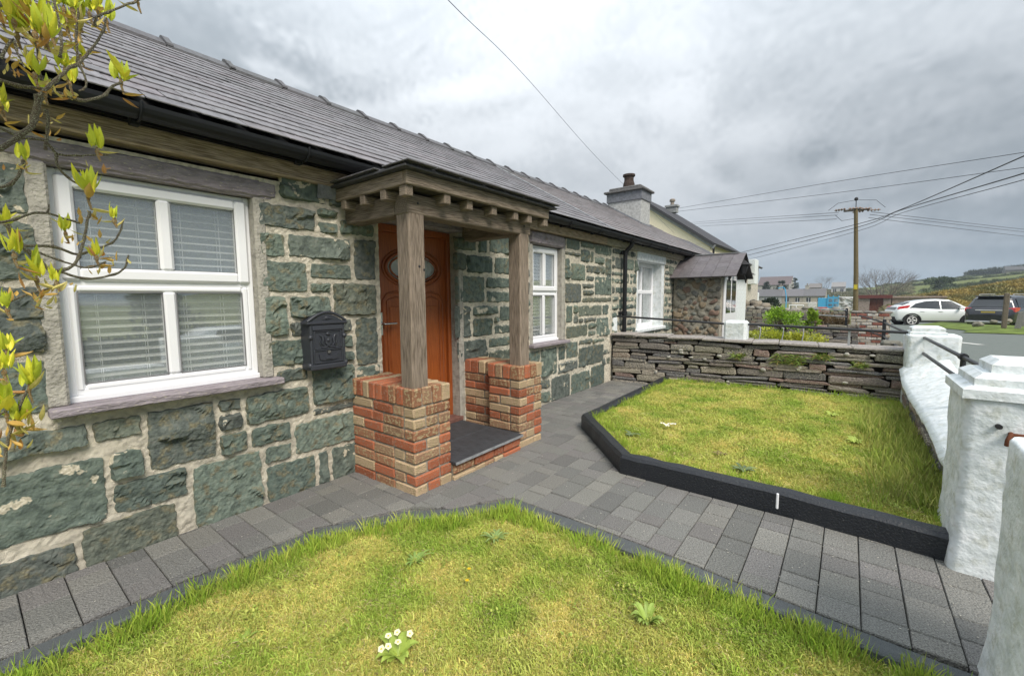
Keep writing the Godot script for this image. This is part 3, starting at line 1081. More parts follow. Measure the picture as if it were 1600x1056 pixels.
	cc.box(V(8.32, 3.82, -2.10), V(9.06, 3.87, -1.08), 0.01)
	cc.box(V(8.40, 3.87, -2.0), V(8.98, 3.95, -1.18), 0.02)
	obj("capping", cc, M.cement, ch)
	var cp := MB.new()
	cp.col = Color(0.075, 0.055, 0.05)
	cp.lathe(V(8.69, 3.94, -1.6), [Vector2(0.15, 0), Vector2(0.14, 0.12), Vector2(0.115, 0.2), Vector2(0.115, 0.28), Vector2(0.15, 0.31), Vector2(0.15, 0.35), Vector2(0.11, 0.36), Vector2(0.0, 0.36)], 14)
	obj("chimney_pot", cp, M.cement, ch)
	var fl := MB.new()
	fl.col = Color(0.25, 0.27, 0.30)
	for q in [[8.37, 8.40], [8.98, 9.01]]:
		fl.prism(Transform3D(Basis(V(0, 0, -1), V(0, 1, 0), V(1, 0, 0)), V(q[0], 0, 0)), [Vector2(1.13, 2.90), Vector2(2.04, 3.44), Vector2(2.04, 3.58), Vector2(1.13, 3.04)], q[1] - q[0])
	fl.box(V(8.37, 2.92, -1.16), V(9.01, 3.04, -1.13))
	obj("lead_flashing", fl, M.cement, ch)


# ---- windows, door, porch -----------------------------------------------------------------------------------

func bar(b: MB, x0: float, y0: float, x1: float, y1: float, z0: float, z1: float, bev := 0.006) -> void:
	b.box(V(x0, y0, z0), V(x1, y1, z1), bev)


func frame_of(b: MB, x0: float, y0: float, x1: float, y1: float, w: float, z0: float, z1: float, bev := 0.006) -> void:
	bar(b, x0, y0, x0 + w, y1, z0, z1, bev)
	bar(b, x1 - w, y0, x1, y1, z0, z1, bev)
	bar(b, x0 + w - 0.002, y0, x1 - w + 0.002, y0 + w, z0 + 0.001, z1 - 0.001, bev)
	bar(b, x0 + w - 0.002, y1 - w, x1 - w + 0.002, y1, z0 + 0.001, z1 - 0.001, bev)


func pane(parent: Node, x0: float, y0: float, x1: float, y1: float, z: float) -> void:
	var g := MB.new()
	for k in 5:
		g.box(V(x0, y0, z - 0.009 * k - 0.004), V(x1, y1, z - 0.009 * k))
	obj("pane", g, M.glass, parent)


func casement(parent: Node, x0: float, y0: float, x1: float, y1: float, ymid: float) -> void:
	# a white plastic window: four lights, the upper pair a hinged sash that stands proud
	var win := node("window", parent)
	var xm := (x0 + x1) / 2
	var f := MB.new()
	frame_of(f, x0, y0 + 0.03, x1, y1, 0.034, -0.13, -0.055, 0.005)
	bar(f, x0 + 0.03, ymid - 0.02, x1 - 0.03, ymid + 0.02, -0.12, -0.06, 0.005)
	bar(f, x0 - 0.002, y0, x1 + 0.002, y0 + 0.032, -0.12, -0.035, 0.005)
	obj("frame", f, M.white_plastic, win)
	var s := MB.new()
	frame_of(s, x0 + 0.022, ymid + 0.008, x1 - 0.022, y1 - 0.022, 0.062, -0.10, -0.036, 0.012)
	bar(s, xm - 0.031, ymid + 0.066, xm + 0.031, y1 - 0.08, -0.10, -0.037, 0.014)
	obj("upper_sash", s, M.white_plastic, win)
	var l := MB.new()
	frame_of(l, x0 + 0.03, y0 + 0.05, x1 - 0.03, ymid - 0.012, 0.036, -0.10, -0.05, 0.012)
	bar(l, xm - 0.031, y0 + 0.084, xm + 0.031, ymid - 0.04, -0.10, -0.048, 0.014)
	obj("lower_frame", l, M.white_plastic, win)
	for k in 2:
		var a := x0 + 0.05 if k == 0 else xm + 0.02
		var c := xm - 0.02 if k == 0 else x1 - 0.05
		pane(win, a, ymid + 0.05, c, y1 - 0.06, -0.058)
		pane(win, a, y0 + 0.07, c, ymid - 0.03, -0.062)
		var gk := MB.new()
		gk.col = Color(0.2, 0.2, 0.21)
		frame_of(gk, (x0 + 0.082 if k == 0 else xm + 0.028), ymid + 0.068, (xm - 0.028 if k == 0 else x1 - 0.082), y1 - 0.082, 0.005, -0.057, -0.052, 0.0)
		frame_of(gk, (x0 + 0.064 if k == 0 else xm + 0.028), y0 + 0.084, (xm - 0.028 if k == 0 else x1 - 0.064), ymid - 0.046, 0.005, -0.061, -0.056, 0.0)
		obj("gasket", gk, M.plain, win)


func blind(label: String, x0: float, x1: float, y0: float, y1: float, z: float, tilt: float) -> void:
	var o := thing("venetian_blind", label, "blind")
	var h := MB.new()
	h.box(V(x0, y1, z - 0.03), V(x1, y1 + 0.045, z + 0.03), 0.005)
	obj("head_rail", h, M.blind, o)
	var y := y1 - 0.02
	while y > y0:
		var b := MB.new()
		var a := tilt + R(-0.03, 0.03)
		b.obox(Transform3D(Basis(V(1, 0, 0), a), V((x0 + x1) / 2, y, z)), V(x1 - x0, 0.003, 0.046), 0.001)
		obj("slat", b, M.blind, o)
		y -= 0.0415
	for k in 4:
		var x := lerpf(x0 + 0.1, x1 - 0.1, k / 3.0)
		var c := MB.new()
		for s in [-0.024, 0.024]:
			c.box(V(x - 0.0012, y0, z + s - 0.001), V(x + 0.0012, y1, z + s + 0.001))
		obj("ladder_cord", c, M.blind, o)


func windows() -> void:
	casement(body, -1.525, 0.79, -0.68, 1.885, 1.365)
	casement(body, 2.235, 0.742, 2.86, 1.88, 1.345)
	blind("white venetian blind half open behind the large four pane window", -1.48, -0.72, 0.82, 1.83, -0.165, 0.26)
	blind("narrow white venetian blind in the window right of the porch", 2.27, 2.82, 0.77, 1.82, -0.165, 0.26)
	# the neighbour's deep white reveal with a two light window
	var w := node("window", body2)
	var rv := MB.new()
	rv.box(V(5.28, 1.89, -0.2), V(6.68, 2.075, 0.03), 0.012)
	rv.box(V(5.29, 0.72, -0.24), V(5.36, 1.893, 0.004))
	rv.box(V(6.52, 0.72, -0.24), V(6.67, 1.893, 0.004))
	rv.box(V(5.26, 0.66, -0.2), V(6.70, 0.722, 0.05), 0.01)
	obj("reveal", rv, M.white_render, w)
	var f := MB.new()
	frame_of(f, 5.36, 0.722, 6.52, 1.888, 0.07, -0.21, -0.15, 0.01)
	bar(f, 5.9, 0.78, 5.96, 1.83, -0.21, -0.152, 0.01)
	bar(f, 5.42, 1.33, 6.46, 1.40, -0.21, -0.148, 0.01)
	obj("frame", f, M.white_plastic, w)
	for k in 4:
		var x := 5.42 if k % 2 == 0 else 5.95
		var y := 0.78 if k < 2 else 1.39
		pane(w, x, y, x + 0.5, y + (0.56 if k < 2 else 0.44), -0.17)
	var cu := MB.new()
	cu.col = Color(0.45, 0.47, 0.46)
	var pts := PackedVector3Array()
	for i in 41:
		for j in 2:
			pts.push_back(V(5.4 + i * 0.027, 0.8 + j * 1.05, -0.30 + 0.012 * sin(i * 1.9)))
	cu.grid(pts, 2, 41, true, true)
	tag(obj("net_curtain", cu, M.plain), "pale net curtain behind the white lintel window", "curtain")


func front_door() -> void:
	var d := node("door", body)
	var k := Color(0.43, 0.115, 0.025)
	var f := MB.new()
	f.col = k * 0.92
	f.box(V(0.20, 0.17, -0.19), V(0.255, 1.87, -0.09), 0.006)
	f.box(V(1.0, 0.17, -0.19), V(1.05, 1.87, -0.09), 0.006)
	f.box(V(0.25, 1.815, -0.19), V(1.005, 1.872, -0.091), 0.006)
	obj("door_frame", f, M.oak_y, d)
	var l := MB.new()
	l.col = k
	var cx := 0.63
	var cy := 1.535
	# the leaf is built as strips round an oval opening
	var z0 := -0.165
	var z1 := -0.125
	var steps := 28
	var top := []
	for i in steps + 1:
		var t := -1.0 + 2.0 * i / steps
		top.append(Vector2(cx + t * 0.27, 0.125 * sqrt(maxf(0.0, 1.0 - t * t))))
	var poly_up := [Vector2(0.258, cy), Vector2(0.258, 1.812), Vector2(0.997, 1.812), Vector2(0.997, cy)]
	for i in range(steps, -1, -1):
		poly_up.append(top[i] + Vector2(0, cy) if true else top[i])
	poly_up.reverse()
	var poly_dn := [Vector2(0.997, cy), Vector2(0.997, 0.19), Vector2(0.258, 0.19), Vector2(0.258, cy)]
	for i in steps + 1:
		poly_dn.append(Vector2(top[i].x, cy - top[i].y))
	poly_dn.reverse()
	var tr := Transform3D(Basis(), V(0, 0, z0))
	l.prism(tr, poly_up, z1 - z0)
	l.prism(tr, poly_dn, z1 - z0)
	obj("leaf", l, M.oak_y, d)
	var ring := MB.new()
	ring.col = k * 0.85
	for q in [[0.285, 0.14, 0.014], [0.245, 0.108, 0.008], [0.32, 0.168, 0.007]]:
		var pts := []
		for i in 41:
			var a := TAU * i / 40.0
			pts.append(V(cx + cos(a) * q[0], cy + sin(a) * q[1], z1 + 0.004))
		ring.tube(pts, [q[2]], 8, false)
	obj("oval_moulding", ring, M.oak_y, d)
	var g := MB.new()
	g.box(V(cx - 0.28, cy - 0.13, -0.15), V(cx + 0.28, cy + 0.13, -0.142))
	obj("frosted_pane", g, M.frosted, d)
	# two tall raised panels with arched heads
	for s in [-1.0, 1.0]:
		var pm := MB.new()
		pm.col = k * 0.8
		for q in [[0.135, 0.02], [0.095, 0.013]]:
			var xc: float = cx + s * 0.19
			var h: float = q[0]
			var pts := [V(xc - h, 0.30 + (0.135 - h), z1 + 0.002), V(xc - h, 1.26, z1 + 0.002), V(xc - h * 0.7, 1.315 - (0.135 - h), z1 + 0.002), V(xc, 1.335 - (0.135 - h), z1 + 0.002), V(xc + h * 0.7, 1.315 - (0.135 - h), z1 + 0.002), V(xc + h, 1.26, z1 + 0.002), V(xc + h, 0.30 + (0.135 - h), z1 + 0.002), V(xc - h, 0.30 + (0.135 - h), z1 + 0.002)]
			pm.tube(pts, [q[1] * 0.5], 6, false)
		var fl := MB.new()
		obj("panel_moulding", pm, M.oak_y, d)
		fl.col = k * 1.03
		fl.box(V(cx + s * 0.19 - 0.07, 0.40, z1 - 0.003), V(cx + s * 0.19 + 0.07, 1.21, z1 + 0.009), 0.008)
		obj("raised_panel", fl, M.oak_y, d)
	var hd := MB.new()
	hd.box(V(0.268, 0.98, z1), V(0.298, 1.17, z1 + 0.008), 0.004)
	hd.tube([V(0.283, 1.075, z1), V(0.283, 1.075, z1 + 0.045), V(0.300, 1.075, z1 + 0.052), V(0.40, 1.075, z1 + 0.05)], [0.0095], 10)
	obj("handle", hd, M.steel, d)
	var th := MB.new()
	th.col = Color(0.20, 0.10, 0.08)
	th.box(V(0.18, 0.13, -0.2), V(1.06, 0.172, 0.03), 0.006)
	obj("threshold", th, M.cement, d)


func porch() -> void:
	var o := thing("timber_porch", "weathered oak porch canopy on two posts over the front door", "porch")
	var w := Color(0.375, 0.312, 0.268)
	for x in [0.0, 1.15]:
		var b := MB.new()
		b.col = shade(w, 0.06)
		var n := 10
		# a square post with worn arrises, slightly waney
		var pts := PackedVector3Array()
		var prof := [Vector2(-1, 0.86), Vector2(-0.86, 1), Vector2(0.86, 1), Vector2(1, 0.86), Vector2(1, -0.86), Vector2(0.86, -1), Vector2(-0.86, -1), Vector2(-1, -0.86), Vector2(-1, 0.86)]
		for j in n + 1:
			for p in prof:
				var h := 0.0635 + 0.0015 * fnl.get_noise_2d(j * 0.9, p.angle())
				pts.push_back(V(x + p.x * h, lerpf(0.698, 1.815, float(j) / n), 0.62 + p.y * h))
		b.grid(pts, 9, n + 1, false)
		obj("post", b, M.wood_y, o)
	var bolt := MB.new()
	for q in [V(0.01, 1.87, 0.687), V(1.14, 1.87, 0.687), V(0.012, 1.48, 0.684), V(0.05, 1.46, 0.684)]:
		bolt.obox(Transform3D(Basis(V(1, 0, 0), PI / 2), q), V(0.016, 0.012, 0.016), 0.005)
	obj("bolt_heads", bolt, M.black_iron, o)
	var hk := MB.new()
	hk.tube([V(0.055, 1.53, 0.683), V(0.056, 1.53, 0.70), V(0.066, 1.518, 0.71), V(0.064, 1.505, 0.702)], [0.0028], 6)
	obj("cup_hook", hk, M.black_iron, o)
	var parts := [["header_beam", V(-0.07, 1.80, 0.555), V(1.235, 1.925, 0.685), "wood_x"], ["side_beam", V(-0.075, 1.80, 0.0), V(0.045, 1.925, 0.553), "wood_z"], ["side_beam", V(1.10, 1.80, 0.0), V(1.225, 1.925, 0.553), "wood_z"]]
	for q in parts:
		var b := MB.new()
		b.col = shade(w * 0.85, 0.08)
		b.box(q[1], q[2], 0.007)
		obj(q[0], b, M[q[3]], o)
	for x in [-0.145, 0.16, 0.385, 0.64, 0.90, 1.08, 1.31]:
		var b := MB.new()
		b.col = shade(w, 0.1)
		b.box(V(x, 1.882, 0.25 if x > -0.1 and x < 1.25 else 0.70), V(x + 0.055, 1.945, 0.765 + R(-0.01, 0.01)), 0.005)
		obj("rafter_end", b, M.wood_z, o)
	for z in [0.08, 0.30, 0.52]:
		for s in 2:
			var b := MB.new()
			b.col = shade(w, 0.1)
			b.box(V(-0.15 if s == 0 else 1.05, 1.883, z), V(0.1 if s == 0 else 1.335, 1.944, z + 0.055), 0.005)
			obj("rafter_end", b, M.wood_x, o)
	for q in [[V(-0.155, 1.945, 0.755), V(1.365, 2.025, 0.787), "wood_x"], [V(-0.155, 1.945, 0.02), V(-0.125, 2.024, 0.754), "wood_z"], [V(1.335, 1.945, 0.02), V(1.365, 2.024, 0.754), "wood_z"]]:
		var b := MB.new()
		b.col = shade(w * 1.12, 0.05)
		b.box(q[0], q[1], 0.005)
		obj("fascia_board", b, M[q[2]], o)
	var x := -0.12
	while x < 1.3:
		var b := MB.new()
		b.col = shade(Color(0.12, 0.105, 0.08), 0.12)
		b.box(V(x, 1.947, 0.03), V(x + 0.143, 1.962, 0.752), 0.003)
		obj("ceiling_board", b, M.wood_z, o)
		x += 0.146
	var rf := MB.new()
	rf.col = Color(0.06, 0.06, 0.062)
	rf.box(V(-0.20, 2.026, -0.02), V(1.42, 2.040, 0.835), 0.003)
	rf.box(V(-0.185, 2.040, -0.02), V(1.405, 2.052, 0.82), 0.003)
	obj("roof_sheet", rf, M.slate, o)
	for s in 12:
		var b := MB.new()
		b.col = shade(Color(0.13, 0.125, 0.13), 0.1)
		if s < 7:
			b.obox(Transform3D(Basis(V(0, 1, 0), R(-0.01, 0.01)), V(-0.09 + 0.233 * s, 2.058, 0.74)), V(0.225, 0.008, 0.24), 0.002)
		else:
			b.obox(Transform3D(Basis(V(0, 1, 0), R(-0.01, 0.01)), V(-0.10, 2.058, 0.50 - 0.12 * (s - 7))), V(0.225, 0.008, 0.115), 0.002)
		obj("edge_slate", b, M.slate, o)
	var fl := MB.new()
	fl.col = Color(0.28, 0.29, 0.31)
	fl.obox(Transform3D(Basis(V(0, 0, 1), 0.05) * Basis(V(1, 0, 0), 0.25), V(-0.22, 2.0, 0.035)), V(0.13, 0.10, 0.006), 0.001)
	obj("lead_flashing", fl, M.cement, o)


func brick_colour() -> Array:
	var k := R(0, 1)
	if k < 0.36:
		return [shade(Color(0.51, 0.17, 0.085), 0.25), M.brick_red]
	if k < 0.58:
		return [shade(Color(0.47, 0.23, 0.13), 0.2), M.brick]
	if k < 0.82:
		return [shade(Color(0.70, 0.52, 0.33), 0.14), M.brick]
	return [shade(Color(0.48, 0.29, 0.18), 0.15), M.brick]


func brick(parent: Node, a: Vector3, b: Vector3) -> void:
	var m := MB.new()
	var k := brick_colour()
	m.col = k[0]
	var s := b - a
	var j := V(R(-0.0025, 0.0025), R(-0.0015, 0.0015), R(-0.0025, 0.0025))
	var t := Transform3D(Basis(V(0, 1, 0), R(-0.008, 0.008)) * Basis(V(0, 0, 1), R(-0.006, 0.006)), (a + b) / 2 + j)
	# worn, uneven arrises: a bevelled box whose corners are nudged
	m.obox(t, s, R(0.005, 0.010))
	for i in m.v.size():
		var p := m.v[i]
		m.v[i] = p + V(fnl.get_noise_3dv(p * 22.0), fnl.get_noise_3dv(p * 22.0 + V(7, 0, 0)), fnl.get_noise_3dv(p * 22.0 + V(0, 7, 0))) * 0.0065
	obj("brick", m, k[1], parent)


func brick_block(parent: Node, x0: float, x1: float, z0: float, z1: float, y0: float, courses: int, shift := 0) -> float:
	var g := 0.009
	var y := y0
	for c in courses:
		var h := 0.0655
		var depth := 0.102
		var odd := (c + shift) % 2 == 1
		# -x face and +x face run along z, the +z and -z faces run along x
		for side in 2:
			var xa := x0 if side == 0 else x1 - depth
			var z := z1 - (0.0 if not odd else 0.104 + g)
			var first := true
			while z > z0 + 0.02:
				var l := 0.215 if not (first and odd and false) else 0.102
				if R(0, 1) < 0.22:
					l = 0.104
				var e := maxf(z - l, z0)
				if e - z0 < 0.05:
					e = z0
				brick(parent, V(xa, y, e), V(xa + depth, y + h, z))
				z = e - g
				first = false
		var x := x0 + (0.0 if odd else depth + g)
		var xe := x1 - (0.0 if odd else depth + g)
		while x < xe - 0.02:
			var l := 0.215 if R(0, 1) < 0.7 else 0.104
			var e := minf(x + l, xe)
			if xe - e < 0.05:
				e = xe
			brick(parent, V(x, y, z1 - depth), V(e, y + h, z1))
			x = e + g
		y += h + g
	return y


func soldier_course(parent: Node, x0: float, x1: float, z0: float, z1: float, y: float) -> void:
	# bricks on edge as a capping, with a short return of headers along the front
	var h := 0.118
	var g := 0.008
	var n := int((z1 - z0 - 0.106) / 0.073)
	var t := (z1 - z0 - 0.106 - g * n) / n
	for i in n:
		var z := z0 + i * (t + g)
		brick(parent, V(x0, y, z), V(x0 + (x1 - x0) * 0.66, y + h, z + t))
		brick(parent, V(x0 + (x1 - x0) * 0.66 + g, y, z), V(x1, y + h, z + t))
	var m := maxi(2, int((x1 - x0) / 0.078))
	var s := (x1 - x0 - g * (m - 1)) / m
	for i in m:
		var x := x0 + i * (s + g)
		brick(parent, V(x, y, z1 - 0.106), V(x + s, y + h, z1))


func piers() -> void:
	var o := thing("brick_pier", "left reclaimed brick pier carrying the near porch post", "brick pier", Vector3.ZERO, "brick piers of the porch")
	var core := MB.new()
	core.col = Color(0.48, 0.44, 0.37)
	core.box(V(-0.074, -0.02, 0.0), V(0.228, 0.66, 0.694), 0.004)
	obj("mortar", core, M.mortar, o)
	var y := brick_block(o, -0.084, 0.238, 0.01, 0.705, -0.012, 8)
	soldier_course(o, -0.088, 0.24, 0.0, 0.708, y)
	var q := thing("brick_pier", "right reclaimed brick pier, stepped back towards the door, under the far porch post", "brick pier", Vector3.ZERO, "brick piers of the porch")
	var c2 := MB.new()
	c2.col = Color(0.48, 0.44, 0.37)
	c2.box(V(1.05, -0.02, 0.365), V(1.362, 0.66, 0.694), 0.004)
	c2.box(V(1.12, -0.02, 0.0), V(1.362, 0.66, 0.37), 0.004)
	obj("mortar", c2, M.mortar, q)
	y = brick_block(q, 1.04, 1.372, 0.36, 0.705, -0.012, 8, 1)
	soldier_course(q, 1.037, 1.375, 0.355, 0.708, y)
	y = brick_block(q, 1.108, 1.368, 0.0, 0.352, -0.012, 8)
	var g := 0.008
	for i in 4:
		brick(q, V(1.105, y, 0.004 + i * 0.088), V(1.27, y + 0.118, 0.004 + i * 0.088 + 0.08))
		brick(q, V(1.278, y, 0.004 + i * 0.088), V(1.372, y + 0.118, 0.004 + i * 0.088 + 0.08))
	var s := thing("porch_step", "dark slate slab step with a sawn pale edge on a course of red bricks", "step")
	var co := MB.new()
	co.col = Color(0.3, 0.26, 0.2)
	co.box(V(0.24, -0.02, 0.0), V(1.036, 0.112, 0.70))
	obj("mortar", co, M.mortar, s)
	var x := 0.25
	while x < 1.02:
		var e := minf(x + (0.215 if R(0, 1) < 0.5 else 0.104), 1.033)
		brick(s, V(x, 0.035, 0.62), V(e, 0.104, 0.716))
		brick(s, V(x - 0.003, -0.02, 0.60), V(e, 0.026, 0.722))
		x = e + g
	for k in 2:
		var sl := MB.new()
		sl.col = Color(0.062, 0.063, 0.072)
		sl.box(V(0.241, 0.113, 0.02 + 0.362 * k), V(1.037, 0.135, 0.379 + 0.362 * k), 0.003)
		obj("slate_slab", sl, M.slate, s)
	var ed := MB.new()
	ed.col = Color(0.33, 0.345, 0.35)
	ed.box(V(0.243, 0.114, 0.7415), V(1.034, 0.134, 0.7435))
	obj("sawn_edge", ed, M.cement, s)


func post_box() -> void:
	var o := thing("post_box", "black cast metal post box with an embossed crest, hung on the stone wall", "post box", V(-0.315, 0.815, 0.05))
	var b := MB.new()
	var w := 0.122
	var pr := [Vector2(-w, 0), Vector2(w, 0), Vector2(w, 0.31)]
	for i in 9:
		var t := i / 8.0
		pr.append(Vector2(lerpf(w, -w, t), 0.31 + 0.055 * sin(PI * t)))
	pr.append(Vector2(-w, 0.31))
	b.prism(Transform3D(Basis(), V(0, 0, -0.035)), pr, 0.115)
	obj("body", b, M.letterbox_black, o)
	var h := MB.new()
	var arc := []
	for i in 13:
		var t := i / 12.0
		arc.append(V(lerpf(w + 0.012, -w - 0.012, t), 0.318 + 0.058 * sin(PI * t), 0.078))
	h.tube(arc, [0.010], 8)
	h.box(V(-w - 0.016, 0.298, 0.0), V(w + 0.016, 0.315, 0.092), 0.004)
	obj("hood", h, M.letterbox_black, o)
	var fl := MB.new()
	fl.obox(Transform3D(Basis(V(1, 0, 0), -0.12), V(0, 0.276, 0.084)), V(0.208, 0.034, 0.008), 0.003)
	obj("letter_flap", fl, M.letterbox_black, o)
	var f := MB.new()
	frame_of(f, -0.095, 0.135, 0.095, 0.255, 0.007, 0.08, 0.087, 0.003)
	frame_of(f, -0.10, 0.042, 0.10, 0.132, 0.008, 0.08, 0.088, 0.003)
	f.box(V(-w - 0.006, 0.0, -0.03), V(w + 0.006, 0.035, 0.09), 0.006)
	for s in [-1.0, 1.0]:
		f.tube([V(s * 0.113, 0.035, 0.078), V(s * 0.113, 0.29, 0.078)], [0.009], 8)
		f.blob(V(s * 0.118, 0.215, 0.084), V(0.016, 0.016, 0.012), 0.2, fnl, 5, 7)
		f.blob(V(s * 0.125, 0.03, 0.07), V(0.016, 0.022, 0.02), 0.2, fnl, 5, 7)
	obj("mouldings", f, M.letterbox_black, o)
	# the embossed crest: a shield between two beasts under a crown
	var c := MB.new()
	c.prism(Transform3D(Basis(), V(0, 0.192, 0.08)), [Vector2(0, -0.042), Vector2(0.022, -0.02), Vector2(0.024, 0.022), Vector2(-0.024, 0.022), Vector2(-0.022, -0.02)], 0.008)
	for s in [-1.0, 1.0]:
		c.tube([V(s * 0.03, 0.155, 0.083), V(s * 0.042, 0.175, 0.086), V(s * 0.036, 0.20, 0.087), V(s * 0.046, 0.222, 0.085), V(s * 0.058, 0.226, 0.083)], [0.005, 0.008, 0.009, 0.007, 0.004], 7)
		c.tube([V(s * 0.05, 0.16, 0.082), V(s * 0.06, 0.18, 0.083), V(s * 0.056, 0.20, 0.083)], [0.004, 0.005, 0.003], 6)
		c.tube([V(s * 0.005, 0.150, 0.082), V(s * 0.03, 0.146, 0.083), V(s * 0.052, 0.150, 0.081)], [0.005, 0.006, 0.003], 6)
	c.blob(V(0, 0.234, 0.083), V(0.018, 0.014, 0.008), 0.3, fnl, 5, 8)
	c.blob(V(0, 0.192, 0.088), V(0.012, 0.012, 0.005), 0.1, fnl, 5, 8)
	c.blob(V(0, 0.338, 0.08), V(0.016, 0.011, 0.006), 0.3, fnl, 5, 8)
	for s in [-1.0, 1.0]:
		c.tube([V(s * 0.012, 0.334, 0.081), V(s * 0.036, 0.332, 0.081)], [0.005, 0.002], 6)
	obj("crest", c, M.letterbox_black, o)
	var lk := MB.new()
	lk.tube([V(0, 0.115, 0.08), V(0, 0.115, 0.092)], [0.010], 14)
	obj("lock", lk, M.steel, o)
	var hn := MB.new()
	hn.prism(Transform3D(Basis(), V(0, 0.085, 0.081)), [Vector2(-0.068, 0.018), Vector2(-0.062, -0.018), Vector2(-0.03, -0.026), Vector2(0.03, -0.026), Vector2(0.062, -0.018), Vector2(0.068, 0.018), Vector2(0.03, 0.002), Vector2(-0.03, 0.002)], 0.007)
	hn.box(V(-0.025, 0.066, 0.082), V(0.025, 0.076, 0.093), 0.002)
	obj("name_plate", hn, M.letterbox_black, o)


# ---- walls of the garden ------------------------------------------------------------------------------------

func slab_stone(at: Vector3, along: Vector3, out: Vector3, w: float, h: float, d: float, tint: Color, tilt := 0.0) -> MB:
	# an irregular flat stone in a dry wall: long axis along, face towards out
	var b := MB.new()
	b.col = tint
	var up := out.cross(along) * -1.0
	if up.y < 0:
		up = -up
	var e := along * cos(tilt) + up * sin(tilt)
	var f := up * cos(tilt) - along * sin(tilt)
	var n := 4
	var front := []
	var k := [Vector2(-0.5, -0.4), Vector2(-0.46, -0.5), Vector2(0.05, -0.5), Vector2(0.46, -0.5), Vector2(0.5, -0.38), Vector2(0.5, R(0.0, 0.4)), Vector2(R(0.3, 0.47), 0.5), Vector2(0.0, 0.5), Vector2(-0.46, 0.5), Vector2(-0.5, R(0.0, 0.4))]
	for q in k:
		var p := Vector2(q.x * w * R(0.93, 1.03), q.y * h * R(0.82, 1.06))
		front.append(p)
	var c := at + out * R(-0.004, 0.012)
	var m := front.size()
	for i in m:
		var p: Vector2 = front[i]
		var q: Vector2 = front[(i + 1) % m]
		var pi := at + e * p.x * 0.94 + f * p.y * 0.88 + out * (R(-0.003, 0.003) if false else 0.004 * fnl.get_noise_2d(p.x * 20.0 + at.z * 9.0, p.y * 20.0))
		var qi := at + e * q.x * 0.94 + f * q.y * 0.88 + out * (0.004 * fnl.get_noise_2d(q.x * 20.0 + at.z * 9.0, q.y * 20.0))
		var po := at + e * p.x + f * p.y - out * 0.007
		var qo := at + e * q.x + f * q.y - out * 0.007
		if out.dot(along.cross(up)) > 0:
			b.tri(c, pi, qi)
			b.quad(pi, po, qo, qi)
			b.quad(po, po - out * d, qo - out * d, qo)
		else:
			b.tri(c, qi, pi)
			b.quad(qi, qo, po, pi)
			b.quad(qo, qo - out * d, po - out * d, po)
	return b


func slate_tint() -> Color:
	var k: Color = pick([Color(0.24, 0.212, 0.195), Color(0.29, 0.245, 0.22), Color(0.195, 0.182, 0.18), Color(0.36, 0.315, 0.265), Color(0.31, 0.215, 0.185), Color(0.28, 0.26, 0.205), Color(0.21, 0.205, 0.21)])
	return shade(k, 0.15)


func dry_face(parent: Node, a: Vector3, c: Vector3, out: Vector3, y0: float, top_a: float, top_c: float, hmin: float, hmax: float) -> void:
	var along := (c - a).normalized()
	var len := a.distance_to(c)
	var y := y0
	var row := 0
	while y < maxf(top_a, top_c):
		var h := R(hmin, hmax)
		var s := R(-0.2, 0.0)
		while s < len:
			var l := R(0.16, 0.60) if hmin < 0.06 else R(0.14, 0.46)
			var e := minf(s + l, len)
			var st := maxf(s, 0.0)
			var mid := (st + e) / 2
			var top := lerpf(top_a, top_c, mid / len)
			var hh := minf(h, top - y)
			if e - st > 0.05 and hh > 0.018:
				var sag := 0.012 * sin(mid * 2.3 + row * 0.7)
				var p := a + along * mid + V(0, y + hh / 2 + sag, 0) + out * R(-0.012, 0.016)
				if hh > 0.055 and R(0, 1) < 0.35:
					var q := R(0.4, 0.6)
					obj("stone", slab_stone(p + V(0, -hh / 2 + hh * q / 2, 0), along, out, e - st - 0.004, hh * q - 0.004, 0.12, slate_tint(), R(-0.03, 0.03)), M.schist, parent)
					obj("stone", slab_stone(p + V(0, hh / 2 - hh * (1 - q) / 2, 0), along, out, (e - st) * R(0.7, 0.98), hh * (1 - q) - 0.004, 0.12, slate_tint(), R(-0.03, 0.03)), M.schist, parent)
				else:
					var lich := R(0, 1) < (0.45 if mid < 1.1 else 0.16)
					obj("stone", slab_stone(p, along, out, e - st - 0.005, hh - 0.004, 0.12, slate_tint(), R(-0.07, 0.09) * (1.0 if mid > 1.4 else 0.4)), M.schist_lichen if lich else M.schist, parent)
			s += l
		y += h
		row += 1


